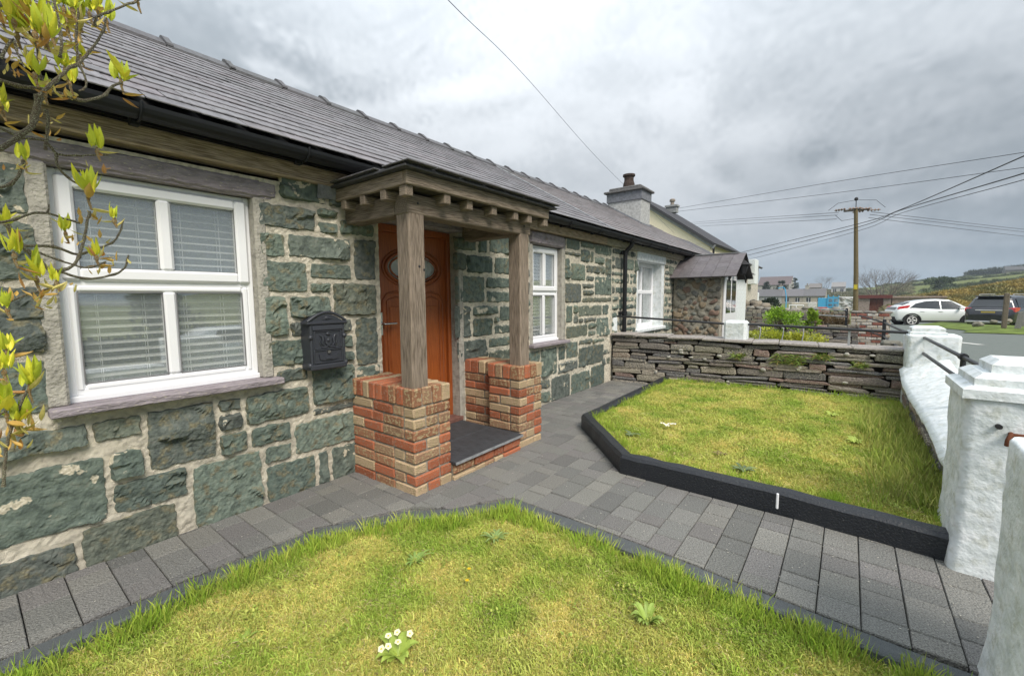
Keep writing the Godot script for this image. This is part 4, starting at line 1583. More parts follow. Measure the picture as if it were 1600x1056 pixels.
func dry_wall() -> void:
	var o := thing("dry_stone_wall", "dry stone slate wall across the end of the garden, lichened, with flat copings", "stone wall")
	var a := V(4.30, 0, 0.03)
	var c := V(4.60, 0, 3.42)
	var along := (c - a).normalized()
	var out := V(-along.z, 0, along.x)
	var core := MB.new()
	var back := -out * 0.38
	core.col = Color(0.5, 0.45, 0.4)
	var t := Transform3D(Basis(along, V(0, 1, 0), along.cross(V(0, 1, 0))), (a + c) / 2 + V(0, 0.25, 0) - out * 0.225)
	core.obox(t, V(a.distance_to(c), 0.84, 0.36))
	obj("earth_core", core, M.earth, o)
	dry_face(o, a, c, out, -0.05, 0.70, 0.64, 0.032, 0.105)
	# far side, only seen from above the coping
	var s := 0.0
	var len := a.distance_to(c)
	while s < len - 0.02:
		var l := R(0.25, 0.5)
		var e := minf(s + l, len)
		if len - e < 0.12:
			e = len
		var m := a + along * (s + e) / 2
		var y := lerpf(0.70, 0.635, (s + e) / 2 / len)
		var b := MB.new()
		b.col = shade(Color(0.46, 0.42, 0.395), 0.12)
		var tt := Transform3D(Basis(along, V(0, 1, 0), along.cross(V(0, 1, 0))) * Basis(V(0, 0, 1), R(-0.035, 0.035)), m + V(0, y + 0.022, 0) - out * (0.18 + R(-0.02, 0.01)))
		b.obox(tt, V(e - s - 0.006, R(0.028, 0.04), 0.42), 0.006)
		obj("coping_slate", b, M.schist, o)
		s = e
	for i in 14:
		var z := R(0.3, 3.2)
		var k := MB.new()
		k.col = shade(Color(0.62, 0.60, 0.54), 0.1)
		var p := a + along * z + V(0, R(0.1, 0.6), 0) + out * 0.012
		k.blob(p, V(0.012, R(0.014, 0.024), R(0.02, 0.036)), 0.5, fnl, 5, 7)
		obj("quartz_pebble", k, M.schist, o)
	# small white posts and the iron rail
	var wp := MB.new()
	wp.box(V(4.36, 0.70, -0.10), V(4.50, 0.985, 0.035), 0.03)
	var pr := MB.new()
	pr.lathe(V(4.43, 0.98, -0.033), [Vector2(0.062, 0.0), Vector2(0.055, 0.025), Vector2(0.03, 0.045), Vector2(0.0, 0.05)], 10)
	wp.v.append_array(pr.v); wp.n.append_array(pr.n); wp.c.append_array(pr.c)
	tag(obj("white_post", wp, M.white_render), "narrow white painted post at the house end of the dry stone wall", "post")
	var wb := MB.new()
	wb.box(V(4.47, 0.68, 1.545), V(4.70, 0.955, 1.82), 0.03)
	tag(obj("white_block", wb, M.white_render), "square white painted block on the coping in the middle of the dry stone wall", "post")
	var rail := thing("iron_rail", "long black iron rail above the dry stone wall from white post to white pillar", "railing")
	var rb := MB.new()
	rb.tube([V(4.48, 0.985, 0.0), V(4.53, 0.935, 1.0), V(4.57, 0.905, 1.56)], [0.015], 8)
	rb.tube([V(4.60, 0.905, 1.81), V(4.62, 0.885, 2.6), V(4.60, 0.862, 3.42)], [0.017], 8)
	obj("bar", rb, M.black_iron, rail)
	for q in [[2.88, 0.88]]:
		var sp := MB.new()
		sp.box(V(4.62, 0.66, q[0] - 0.012), V(4.645, q[1], q[0] + 0.012), 0.002)
		obj("stay", sp, M.galvanised, rail)
	for q in [[1.92, 0.05], [2.18, 0.06], [2.40, 0.05]]:
		var hp := MB.new()
		hp.tube([V(4.78, 0.62, q[0]), V(4.78, 0.78, q[0] + 0.02), V(4.78, 0.86, q[0] + q[1] * 0.4), V(4.78, 0.885, q[0] - 0.05)], [0.006], 6)
		tag(obj("wire_hoop", hp, M.galvanised), "thin wire hoop behind the coping, %s of three" % ["nearest the white block", "middle one", "nearest the steel stay"][int((q[0] - 1.9) / 0.23)], "hoop")
	# ferns and stonecrop rooted in the face
	var fern := []
	for q in [[2.28, 0.50, 0.16, "large green tuft growing out of the dry stone wall below the coping"], [2.62, 0.55, 0.08, "small reddish green tuft in the wall right of the large one"], [1.72, 0.50, 0.07, "sparse sprig in the wall left of the large tuft"], [2.98, 0.48, 0.06, "thin weed in the wall near the corner pillar"]]:
		var p := a + along * float(q[0]) + V(0, q[1], 0) + out * 0.02
		var b := MB.new()
		for i in int(1700 * float(q[2])):
			b.col = shade(Color(0.20, 0.28, 0.06) if R(0, 1) < 0.8 else Color(0.34, 0.26, 0.09), 0.3)
			var d := (out * R(0.1, 1.0) + V(0, R(-0.5, 0.9), 0) + along * R(-1.6, 1.6)).normalized()
			var r: float = q[2]
			var b0 := p + along * R(-r, r) + V(0, R(-0.4, 0.3) * r, 0)
			blade(b, b0, d, R(0.035, 0.10), R(0.005, 0.011))
		tag(obj("wall_plant", b, M.grass), q[3], "plant")


func blade(b: MB, p: Vector3, d: Vector3, l: float, w: float, droop := 0.35) -> void:
	var s := d.cross(V(R(-1, 1), 0.3, R(-1, 1))).normalized() * w * 0.5
	var m := p + d * l * 0.55
	var t := p + d * l + V(0, -l * droop * R(0.2, 1.0), 0)
	b.quad(p - s, p + s, m + s * 0.8, m - s * 0.8)
	b.tri(m - s * 0.8, m + s * 0.8, t)


func rendered_block(b: MB, x0: float, x1: float, z0: float, z1: float, y0: float, y1: float, flare: float) -> void:
	# hand rendered masonry: rounded corners, slightly wavy faces, spreading at the foot
	var prof := []
	var r := 0.035
	for q in [[x1 - r, z0 + r, -PI / 2], [x1 - r, z1 - r, 0.0], [x0 + r, z1 - r, PI / 2], [x0 + r, z0 + r, PI]]:
		for i in 4:
			var a: float = q[2] + PI / 2 * i / 3.0
			prof.append(Vector2(q[0] + cos(a) * r, q[1] + sin(a) * r))
	var ring := []
	for i in prof.size():
		var p: Vector2 = prof[i]
		var q: Vector2 = prof[(i + 1) % prof.size()]
		var n := maxi(1, int(p.distance_to(q) / 0.05))
		for k in n:
			ring.append(p.lerp(q, float(k) / n))
	ring.append(ring[0])
	var c := Vector2((x0 + x1) / 2, (z0 + z1) / 2)
	var rows := int((y1 - y0) / 0.045)
	var pts := PackedVector3Array()
	for j in range(rows + 3):
		var y := lerpf(y0, y1 - 0.02, minf(float(j) / rows, 1.0))
		var k := 1.0
		if j == rows + 1:
			y = y1 - 0.005
			k = 0.965
		if j == rows + 2:
			y = y1
			k = 0.0
		var f := flare * pow(clampf(1.0 - (y - y0) / 0.55, 0, 1), 2.0)
		for p in ring:
			var d: Vector2 = p - c
			var q: Vector2 = c + d * k + d.normalized() * f
			var w := 0.010 * fnl.get_noise_3d(q.x * 5.0, y * 4.0, q.y * 5.0) + 0.004 * fnl.get_noise_3d(q.x * 16.0, y * 22.0, q.y * 16.0)
			q += d.normalized() * w * (1.0 if k > 0.5 else 0.0)
			pts.push_back(V(q.x, y, q.y))
	b.grid(pts, ring.size(), rows + 3, true, true)


func stepped_cap(b: MB, x0: float, x1: float, z0: float, z1: float, y: float, tiers: Array) -> void:
	for t in tiers:
		var i: float = t[0]
		var h: float = t[1]
		var s := 0.03
		var a := [V(x0 + i, y, z0 + i), V(x1 - i, y, z0 + i), V(x1 - i, y, z1 - i), V(x0 + i, y, z1 - i)]
		var m := [V(0, h * 0.6, 0), V(0, h * 0.6, 0), V(0, h * 0.6, 0), V(0, h * 0.6, 0)]
		var top := []
		var mid := []
		for k in 4:
			var inward := V(s if k == 0 or k == 3 else -s, 0, s if k < 2 else -s)
			mid.append(a[k] + m[k])
			top.append(a[k] + V(0, h, 0) + inward)
		for k in 4:
			var l := (k + 1) % 4
			b.quad(a[l] - V(0, 0.02, 0), a[k] - V(0, 0.02, 0), mid[k], mid[l])
			b.quad(mid[l], mid[k], top[k], top[l])
		b.quad(top[3], top[2], top[1], top[0])
		y += h


func road_wall() -> void:
	var o := thing("road_wall", "low front wall with white sloping coping and bare stone inner face, between two white pillars", "garden wall")
	var a := V(4.42, 0, 3.36)
	var c := V(1.34, 0, 3.36)
	var core := MB.new()
	core.box(V(1.33, -0.2, 3.38), V(4.45, 0.36, 3.74))
	obj("earth_core", core, M.earth, o)
	dry_face(o, a, c, V(0, 0, -1), 0.06, 0.40, 0.34, 0.04, 0.10)
	var w := MB.new()
	var pts := PackedVector3Array()
	var n := 44
	for i in n + 1:
		var x := lerpf(1.30, 4.45, float(i) / n)
		var wob := 0.02 * fnl.get_noise_2d(x * 3.0, 3.0) + 0.012 * fnl.get_noise_2d(x * 11.0, 8.0)
		var drop := 0.05 * smoothstep(2.2, 1.6, x)
		for q in [Vector2(3.345, 0.325), Vector2(3.335, 0.36), Vector2(3.37, 0.395), Vector2(3.50, 0.455), Vector2(3.62, 0.50), Vector2(3.70, 0.52), Vector2(3.755, 0.50), Vector2(3.775, 0.40), Vector2(3.775, -0.2)]:
			var k := 1.0 if q.x < 3.4 else 0.4
			pts.push_back(V(x, q.y + wob * k - drop * (1.0 if q.x < 3.4 else 0.0) + 0.10 * smoothstep(4.0, 4.4, x) * (1.0 if q.x < 3.72 else 0.3), q.x - 0.01 * k))
	w.grid(pts, 9, n + 1, true, false)
	obj("white_coping", w, M.white_render, o)
	var pa := MB.new()
	rendered_block(pa, 0.945, 1.36, 3.295, 3.78, -0.2, 0.835, 0.05)
	stepped_cap(pa, 0.93, 1.375, 3.28, 3.795, 0.832, [[0.0, 0.035], [0.04, 0.055], [0.10, 0.06]])
	var pillar := thing("white_gate_pillar", "white rendered gate pillar with stepped cap at the end of the black kerb", "gate pillar")
	obj("shaft", pa, M.white_render, pillar)
	var st := MB.new()
	st.tube([V(0.945, 0.70, 3.40), V(0.925, 0.70, 3.40)], [0.011], 10)
	obj("latch_hole", st, M.dark_plastic, pillar)
	var ru := MB.new()
	ru.tube([V(0.95, 0.672, 3.44), V(0.90, 0.675, 3.43), V(0.885, 0.655, 3.42), V(0.892, 0.63, 3.42)], [0.009], 8)
	ru.tube([V(0.93, 0.665, 3.44), V(0.93, 0.665, 3.52)], [0.014], 8)
	obj("rusty_hook", ru, M.rust, pillar)
	var pc := MB.new()
	rendered_block(pc, -0.28, 0.262, 3.285, 3.80, -0.2, 0.822, 0.055)
	tag(obj("white_gate_pillar", pc, M.white_render), "flat topped white rendered pillar at the right edge, nearest the camera", "gate pillar")
	var pb := MB.new()
	rendered_block(pb, 4.36, 4.80, 3.37, 3.78, -0.2, 0.86, 0.03)
	stepped_cap(pb, 4.40, 4.76, 3.37, 3.70, 0.857, [[0.02, 0.04], [0.035, 0.045]])
	tag(obj("white_corner_pillar", pb, M.white_render), "white rendered corner pillar where the dry stone wall meets the road wall", "pillar")
	var rl := thing("pipe_railing", "two bar black pipe railing above the white coping, with a collared post", "railing")
	for y in [0.83, 0.665]:
		var b := MB.new()
		b.tube([V(1.25, y - 0.01, 3.55), V(4.45, y, 3.50)], [0.015], 8)
		obj("bar", b, M.black_iron, rl)
	var p := MB.new()
	p.tube([V(2.62, 0.44, 3.53), V(2.62, 0.85, 3.53)], [0.017], 8)
	for y in [0.828, 0.662]:
		p.tube([V(2.59, y, 3.529), V(2.65, y, 3.528)], [0.027], 10)
	obj("post", p, M.black_iron, rl)
	var wl := MB.new()
	rendered_block(wl, -6.0, -0.3, 3.36, 3.72, -0.2, 0.52, 0.02)
	tag(obj("white_wall", wl, M.white_render), "low white rendered wall running left from the flat topped pillar", "garden wall")


# ---- lawns and small plants ---------------------------------------------------------------------------------

func tuft(n: int, r: float, l0: float, l1: float, w: float, spread: float, droop: float) -> ArrayMesh:
	var b := MB.new()
	for i in n:
		var a := R(0, TAU)
		var q := sqrt(R(0, 1)) * r
		var d := V(R(-spread, spread), 1.0, R(-spread, spread)).normalized()
		var s := R(0.78, 1.15)
		b.col = Color(s, s * R(0.95, 1.03), s * R(0.8, 1.0))
		blade(b, V(cos(a) * q, -0.004, sin(a) * q), d, R(l0, l1), w * R(0.7, 1.2), droop)
	return b.mesh(M.grass)


func lawn_colour(x: float, z: float, base: float) -> Color:
	var n := fnl.get_noise_2d(x * 1.7 + base, z * 1.7)
	var m := fnl.get_noise_2d(x * 5.0 + 30.0, z * 5.0)
	var k := Color(0.40, 0.47, 0.085).lerp(Color(0.76, 0.66, 0.22), clampf(0.5 + n * 1.3 + m * 0.8, 0.0, 1.0))
	return k.lerp(Color(0.22, 0.35, 0.05), clampf(-n * 1.1 - m * 0.5 - 0.1, 0.0, 0.8))


func fill_lawn(name_: String, poly: PackedVector2Array, y: float, count: int, meshes: Array, k: float, seed_off: float) -> void:
	var lo := Vector2(99, 99)
	var hi := Vector2(-99, -99)
	for p in poly:
		lo = lo.min(p)
		hi = hi.max(p)
	var where := [[], [], [], []]
	var tint := [[], [], [], []]
	var edges := poly.size()
	var got := 0
	while got < count:
		var p := Vector2(R(lo.x, hi.x), R(lo.y, hi.y))
		if not Geometry2D.is_point_in_polygon(p, poly):
			continue
		got += 1
		var dist := 9.0
		for i in edges:
			dist = minf(dist, p.distance_to(Geometry2D.get_closest_point_to_segment(p, poly[i], poly[(i + 1) % edges])))
		var kind := 0
		var rr := R(0, 1)
		var patch := fnl.get_noise_2d(p.x * 2.6 + seed_off, p.y * 2.6 + 5.0)
		if rr < 0.30 + patch * 0.35:
			kind = 1
		if rr > 0.86 - maxf(patch, 0.0) * 0.34:
			kind = 2
		if dist < 0.09 and R(0, 1) < 0.42 + 0.8 * fnl.get_noise_2d(p.x * 3.0 + 9.0, p.y * 3.0):
			kind = 3
		var s := k * R(0.75, 1.3)
		if kind == 3:
			s *= R(0.45, 1.2) * (1.0 if k < 1.1 else 0.7)
		if kind == 0:
			s *= 1.0 + 0.35 * fnl.get_noise_2d(p.x * 2.0, p.y * 2.0 + 50.0)
		var c := lawn_colour(p.x, p.y, seed_off)
		if kind == 2:
			c = Color(0.80, 0.68, 0.38) * R(0.75, 1.15) if R(0, 1) < 0.72 else Color(0.20, 0.15, 0.09)
		if kind == 3:
			c = Color(0.27, 0.44, 0.05).lerp(Color(0.52, 0.58, 0.12), R(0, 0.7))
		if kind == 1:
			c = c.lerp(Color(0.28, 0.45, 0.06), 0.5)
		c *= R(0.82, 1.15) * (1.0 + 0.34 * fnl.get_noise_2d(p.x * 11.0, p.y * 11.0))
		var b := Basis(V(0, 1, 0), R(0, TAU)) * Basis(V(1, 0, 0), R(-0.15, 0.15))
		where[kind].append(Transform3D(b.scaled(Vector3.ONE * s), V(p.x, y, p.y)))
		tint[kind].append(Color(c.r, c.g, c.b))
	var names := ["short_grass", "green_grass", "dry_grass", "long_edge_grass"]
	for i in 4:
		var o := scatter(names[i], meshes[i], where[i], tint[i])
		o.set_meta("label", name_ % ["short yellow green turf", "greener blades", "dry straw coloured grass", "long uncut grass along the edge"][i])
		o.set_meta("category", "grass")


func rosette(called: String, label: String, at: Vector3, n: int, l: float, w: float, k: Color, lift: float, cat := "weed") -> Node3D:
	var o := thing(called, label, cat, at)
	var shapes := []
	for i in n:
		var b := MB.new()
		b.col = shade(k, 0.2)
		var a := TAU * i / n + R(-0.3, 0.3)
		var d := V(cos(a), 0, sin(a))
		var s := V(-d.z, 0, d.x)
		var ll := l * R(0.45, 1.15)
		var prev := []
		for j in 6:
			var t := j / 5.0
			var c := d * ll * t + V(0, lift * ll * sin(t * PI * R(0.62, 0.7)) + 0.004, 0)
			var wd := w * sin(PI * (0.08 + 0.9 * t)) * R(0.85, 1.1)
			var ring := [c - s * wd + V(0, 0.3 * wd, 0), c, c + s * wd + V(0, 0.3 * wd, 0)]
			if j > 0:
				for q in 2:
					b.quad(prev[q], ring[q], ring[q + 1], prev[q + 1])
			prev = ring
		obj("leaf", b, M.leaf, o)
	return o


func flower_head(parent: Node, called: String, at: Vector3, r: float, petals: int, k: Color, heart: Color, stem: float, face := Vector3.UP) -> void:
	var st := MB.new()
	st.col = Color(0.2, 0.24, 0.1)
	st.tube([at, at + V(0, stem, 0)], [0.0014], 5)
	obj("stem", st, M.leaf, parent)
	var b := MB.new()
	var c := at + V(0, stem, 0)
	var s := face.cross(V(0.3, 0.2, 1.0)).normalized()
	var t := s.cross(face)
	for i in petals:
		var a := TAU * i / petals
		var d := s * cos(a) + t * sin(a)
		var e := s * cos(a + 1.57) + t * sin(a + 1.57)
		b.col = shade(k, 0.06)
		var wd := r * 2.4 / petals
		var m := c + d * r * 0.62 + face * r * 0.18
		b.tri(c, m - e * wd, m + e * wd)
		b.tri(m - e * wd, c + d * r + face * r * 0.1, m + e * wd)
	b.col = heart
	b.blob(c + face * r * 0.12, V(r * 0.26, r * 0.18, r * 0.26), 0.1, fnl, 4, 6)
	obj(called, b, M.petal, parent)


func lawns() -> void:
	var meshes := [tuft(26, 0.045, 0.014, 0.036, 0.0026, 1.0, 0.8), tuft(18, 0.04, 0.024, 0.055, 0.0034, 0.7, 0.5), tuft(18, 0.045, 0.02, 0.05, 0.0018, 2.2, 0.5), tuft(13, 0.035, 0.05, 0.115, 0.0042, 0.5, 0.55)]
	var near := PackedVector2Array([Vector2(-2.5, 0.63), Vector2(-1.24, 0.645), Vector2(-0.70, 0.685), Vector2(-0.33, 0.88), Vector2(-0.12, 1.10), Vector2(0.155, 1.30), Vector2(0.145, 2.05), Vector2(0.09, 2.9), Vector2(0.07, 3.28), Vector2(-0.6, 3.28), Vector2(-2.0, 2.3), Vector2(-2.5, 1.2)])
	fill_lawn("%s of the near lawn in the foreground", near, -0.030, 21000, meshes, 1.0, 0.0)
	var far := PackedVector2Array([Vector2(4.34, 0.88), Vector2(4.58, 3.36), Vector2(1.16, 3.34), Vector2(1.175, 1.66), Vector2(1.95, 0.94)])
	fill_lawn("%s of the far lawn inside the black kerb", far, 0.094, 13000, meshes, 1.15, 40.0)
	# weeds and flowers
	var pr := rosette("primrose", "clump of pale primroses flowering in the near lawn", V(-0.93, -0.03, 1.62), 17, 0.085, 0.018, Color(0.34, 0.44, 0.08), 0.55, "flower")
	for q in [V(-0.035, 0.03, -0.01), V(-0.012, 0.04, -0.04), V(0.02, 0.035, -0.03), V(0.05, 0.03, 0.005), V(0.0, 0.04, 0.0), V(-0.05, 0.025, -0.03)]:
		flower_head(pr, "flower", q, 0.0135, 5, Color(0.80, 0.74, 0.50), Color(0.75, 0.55, 0.06), R(0.02, 0.04), V(R(-0.6, 0.1), 1, R(0.1, 0.7)).normalized())
	rosette("dock_weed", "broad leaved weed in the near lawn, middle right", V(-0.22, -0.04, 2.28), 26, 0.07, 0.010, Color(0.28, 0.38, 0.08), 0.85)
	rosette("plantain_weed", "dark rosette of long leaves in the near lawn below the brick pier", V(-0.52, -0.035, 1.22), 13, 0.085, 0.007, Color(0.22, 0.33, 0.08), 0.5)
	rosette("small_weed", "flat light green weed near the left edge of the near lawn", V(-1.24, -0.035, 1.08), 14, 0.05, 0.008, Color(0.27, 0.36, 0.07), 0.3)
	rosette("thistle_weed", "grey green spreading weed near the top corner of the near lawn", V(-0.12, -0.035, 1.40), 14, 0.08, 0.007, Color(0.24, 0.34, 0.11), 0.4)
	var dd := thing("dandelion", "two yellow dandelion heads in the near lawn", "flower", V(-0.45, -0.02, 1.52))
	flower_head(dd, "flower", V(0, 0, 0), 0.010, 10, Color(0.75, 0.5, 0.02), Color(0.7, 0.42, 0.02), 0.045)
	flower_head(dd, "flower", V(-0.05, 0, 0.035), 0.010, 10, Color(0.75, 0.5, 0.02), Color(0.7, 0.42, 0.02), 0.03)
	var ws := thing("white_primrose", "small white flowers in the far lawn", "flower", V(2.0, 0.10, 1.62))
	for q in [V(0, 0, 0), V(0.04, 0, 0.02), V(0.02, 0, -0.04), V(-0.03, 0, 0.02), V(0.06, 0, 0.05)]:
		flower_head(ws, "flower", q, 0.022, 5, Color(0.85, 0.85, 0.8), Color(0.75, 0.6, 0.1), 0.04)
	rosette("pale_weed", "light green clover patch in the far lawn near the wall", V(3.35, 0.085, 2.78), 14, 0.075, 0.018, Color(0.42, 0.52, 0.10), 0.6)
	rosette("pale_weed", "light green clover patch near the white coping in the far lawn", V(2.5, 0.085, 2.95), 14, 0.075, 0.018, Color(0.42, 0.52, 0.10), 0.6)
	rosette("grey_weed", "grey green mat of weed in the left of the far lawn", V(1.62, 0.10, 1.45), 12, 0.09, 0.012, Color(0.16, 0.21, 0.09), 0.3)
	rosette("grey_weed", "grey green mat of weed near the kerb in the far lawn", V(1.35, 0.10, 2.35), 12, 0.09, 0.012, Color(0.15, 0.2, 0.09), 0.3)
	rosette("red_weed", "reddish brown weed near the middle of the far lawn", V(1.58, 0.10, 2.16), 10, 0.06, 0.010, Color(0.2, 0.13, 0.07), 0.3)
	# long blades that lean out over the edging of the near lawn
	var et := []
	var ec := []
	for i in near.size():
		var a := near[i]
		var b := near[(i + 1) % near.size()]
		if a.x < -2.3 or b.x < -2.3 or (a.y > 3.2 and b.y > 2.2) or a.y > b.y + 0.5:
			continue
		var n := Vector2(b.y - a.y, a.x - b.x).normalized()
		for k in int(a.distance_to(b) * 150):
			var t := R(0, 1)
			var p := a.lerp(b, t) + n * R(-0.04, 0.022)
			if fnl.get_noise_2d(p.x * 4.0 + 3.0, p.y * 4.0) < -0.12:
				continue
			var lean := V(n.x, 0, n.y).cross(Vector3.UP).normalized()
			et.append(Transform3D(Basis(lean, -R(0.0, 0.6)) * Basis(V(0, 1, 0), R(0, TAU)).scaled(Vector3.ONE * R(0.5, 1.1)), V(p.x, -0.02, p.y)))
			ec.append(Color(0.26, 0.43, 0.05).lerp(Color(0.55, 0.58, 0.14), R(0, 1)) * R(0.8, 1.15))
	var eo := scatter("spilling_grass", meshes[3], et, ec)
	eo.set_meta("label", "long blades leaning over the concrete edging of the near lawn")
	eo.set_meta("category", "grass")
	# clover and moss leaves pressed into the turf
	var cb := MB.new()
	for i in 9:
		var a := R(0, TAU)
		var c := V(cos(a), 0, sin(a)) * R(0.004, 0.028) + V(0, R(0.012, 0.024), 0)
		var d := V(R(-1, 1), R(-0.2, 0.4), R(-1, 1)).normalized() * 0.006
		var e := d.cross(V(R(-0.3, 0.3), 1, R(-0.3, 0.3))).normalized() * 0.004
		var s := R(0.8, 1.15)
		cb.col = Color(s, s, s)
		cb.quad(c - d, c - e, c + d, c + e)
	var cw := []
	var cc := []
	while cw.size() < 700:
		var p := Vector2(R(-1.9, 0.1), R(0.7, 3.2)) if cw.size() < 380 else Vector2(R(1.2, 4.3), R(1.0, 3.3))
		if fnl.get_noise_2d(p.x * 3.2 + 70.0, p.y * 3.2) < 0.16 or not Geometry2D.is_point_in_polygon(p, near if cw.size() < 380 else far):
			continue
		cw.append(Transform3D(Basis(V(0, 1, 0), R(0, TAU)).scaled(Vector3.ONE * R(0.7, 1.4)), V(p.x, -0.026 if cw.size() < 380 else 0.096, p.y)))
		cc.append(Color(0.28, 0.38, 0.07).lerp(Color(0.44, 0.45, 0.10), R(0, 1)) * R(0.75, 1.15))
	var cv := scatter("clover", cb.mesh(M.grass), cw, cc)
	cv.set_meta("label", "patches of small clover leaves in both lawns")
	cv.set_meta("category", "clover")
	# long fine grass in the corner by the road wall
	var t := []
	var tc := []
	for i in 420:
		var x := R(1.3, 3.9)
		t.append(Transform3D(Basis(V(0, 1, 0), R(0, TAU)).scaled(Vector3.ONE * R(1.0, 2.1)), V(x, 0.09, 3.34 - 0.34 * pow(R(0, 1), 2.2))))
		tc.append(Color(0.32, 0.44, 0.08).lerp(Color(0.52, 0.52, 0.17), R(0, 1)) * R(0.7, 1.1))
	var o := scatter("rank_grass", meshes[3], t, tc)
	o.set_meta("label", "long rank grass along the foot of the road wall")
	o.set_meta("category", "grass")
	var litter := []
	var lc := []
	var lb := MB.new()
	lb.box(V(-0.004, 0, -0.002), V(0.004, 0.0015, 0.002))
	for i in 420:
		var x := R(-1.9, 2.5)
		var z := R(0.05, 0.6)
		if R(0, 1) < 0.55:
			x = R(0.28, 1.02)
			z = R(0.8, 3.3)
		if x > -0.08 and x < 1.4 and z < 0.74:
			continue
		litter.append(Transform3D(Basis(V(0, 1, 0), R(0, TAU)).scaled(Vector3.ONE * R(0.3, 0.9)), V(x, 0.0025, z)))
		lc.append(Color(0.55, 0.52, 0.45) * R(0.6, 1.2))
	var lo := scatter("path_litter", lb.mesh(M.petal), litter, lc)
	lo.set_meta("label", "pale specks of litter on the paving")
	lo.set_meta("category", "litter")


# ---- beyond the garden wall ---------------------------------------------------------------------------------

func neighbour_porch() -> void:
	var o := thing("stone_porch", "small gabled porch of brown rubble stone with a white door and slate roof", "porch")
	var b := MB.new()
	b.col = Color(0.50, 0.46, 0.37)
	b.box(V(7.17, -0.2, 0.03), V(8.55, 1.66, 0.93), 0.01)
	b.prism(Transform3D(Basis(), V(0, 0, 0.03)), [Vector2(7.17, 1.655), Vector2(8.55, 1.655), Vector2(7.86, 2.04)], 0.88)
	obj("mortar_core", b, M.mortar, o)
	var spots := []
	var tries := 0
	while spots.size() < 130 and tries < 6000:
		tries += 1
		var r := R(0.04, 0.10)
		var p := V(R(0.1, 0.88), R(0.0, 1.6), r)
		var ok := true
		for q in spots:
			if Vector2(p.x - q.x, p.y - q.y).length() < (p.z + q.z) * 0.84:
				ok = false
				break
		if ok:
			spots.append(p)
	for p in spots:
		var s := MB.new()
		s.col = shade(pick([Color(0.27, 0.255, 0.21), Color(0.36, 0.29, 0.205), Color(0.25, 0.265, 0.23), Color(0.42, 0.34, 0.235), Color(0.27, 0.19, 0.145), Color(0.33, 0.315, 0.26), Color(0.24, 0.245, 0.22)]), 0.15)
		s.blob(V(7.165, p.y, p.x), V(0.02, p.z * R(0.7, 1.05), p.z * R(0.85, 1.2)), 1.0, fnl, 5, 9, Basis(V(1, 0, 0), R(-0.7, 0.7)))
		obj("stone", s, M.rubble, o)
	for s in [-1.0, 1.0]:
		var d := MB.new()
		var rise := 0.46
		var run := 0.86
		var sl := V(-s * run, rise, 0).normalized()
		var nn := V(s * rise, run, 0).normalized()
		var n := 6
		for i in n:
			var z := -0.25
			while z < 1.08:
				d.col = shade(Color(0.155, 0.14, 0.145), 0.14)
				var c := V(7.86 + s * run, 1.64, z + 0.1) + sl * (0.09 + i * 0.152) + nn * 0.028
				d.obox(Transform3D(Basis(V(0, 0, 1), -s * 0.04) * Basis(sl, nn, sl.cross(nn)), c), V(0.24, 0.014, 0.205))
				z += 0.21
		d.obox(Transform3D(Basis(sl, nn, sl.cross(nn)), V(7.86 + s * run * 0.5, 1.64 + rise * 0.5, 0.40)), V(0.96, 0.02, 1.34))
		obj("roof_slope", d, M.slate, o)
		var br := MB.new()
		br.col = Color(0.045, 0.045, 0.045)
		br.obox(Transform3D(Basis(sl, nn, sl.cross(nn)), V(7.86 + s * run * 0.5, 1.60 + rise * 0.5, 1.085)), V(0.98, 0.10, 0.025), 0.004)
		obj("barge_board", br, M.plain, o)
	var rt := MB.new()
	rt.col = Color(0.1, 0.1, 0.1)
	rt.box(V(7.80, 2.10, -0.3), V(7.92, 2.15, 1.10), 0.02)
	obj("ridge", rt, M.slate, o)
	var dr := MB.new()
	dr.box(V(7.30, -0.1, 0.932), V(8.42, 1.70, 0.965), 0.008)
	var dd := obj("door", dr, M.white_plastic, o)
	for k in 2:
		var pn := MB.new()
		pn.box(V(7.42 + 0.5 * k, 0.95, 0.958), V(7.80 + 0.5 * k, 1.60, 0.972))
		obj("pane", pn, M.car_glass, dd)
	var ln := thing("wall_lantern", "black lantern hanging under the gable of the rubble stone porch", "lantern", V(7.9, 1.72, 1.16))
	var lb := MB.new()
	lb.lathe(Vector3.ZERO, [Vector2(0.0, -0.02), Vector2(0.05, 0.0), Vector2(0.10, 0.17), Vector2(0.13, 0.18), Vector2(0.03, 0.27), Vector2(0.0, 0.29)], 6)
	obj("body", lb, M.dark_plastic, ln)
	var la := MB.new()
	la.tube([V(0, 0.27, 0), V(0, 0.34, 0), V(0, 0.34, -0.19)], [0.012], 6)
	obj("bracket", la, M.dark_plastic, ln)


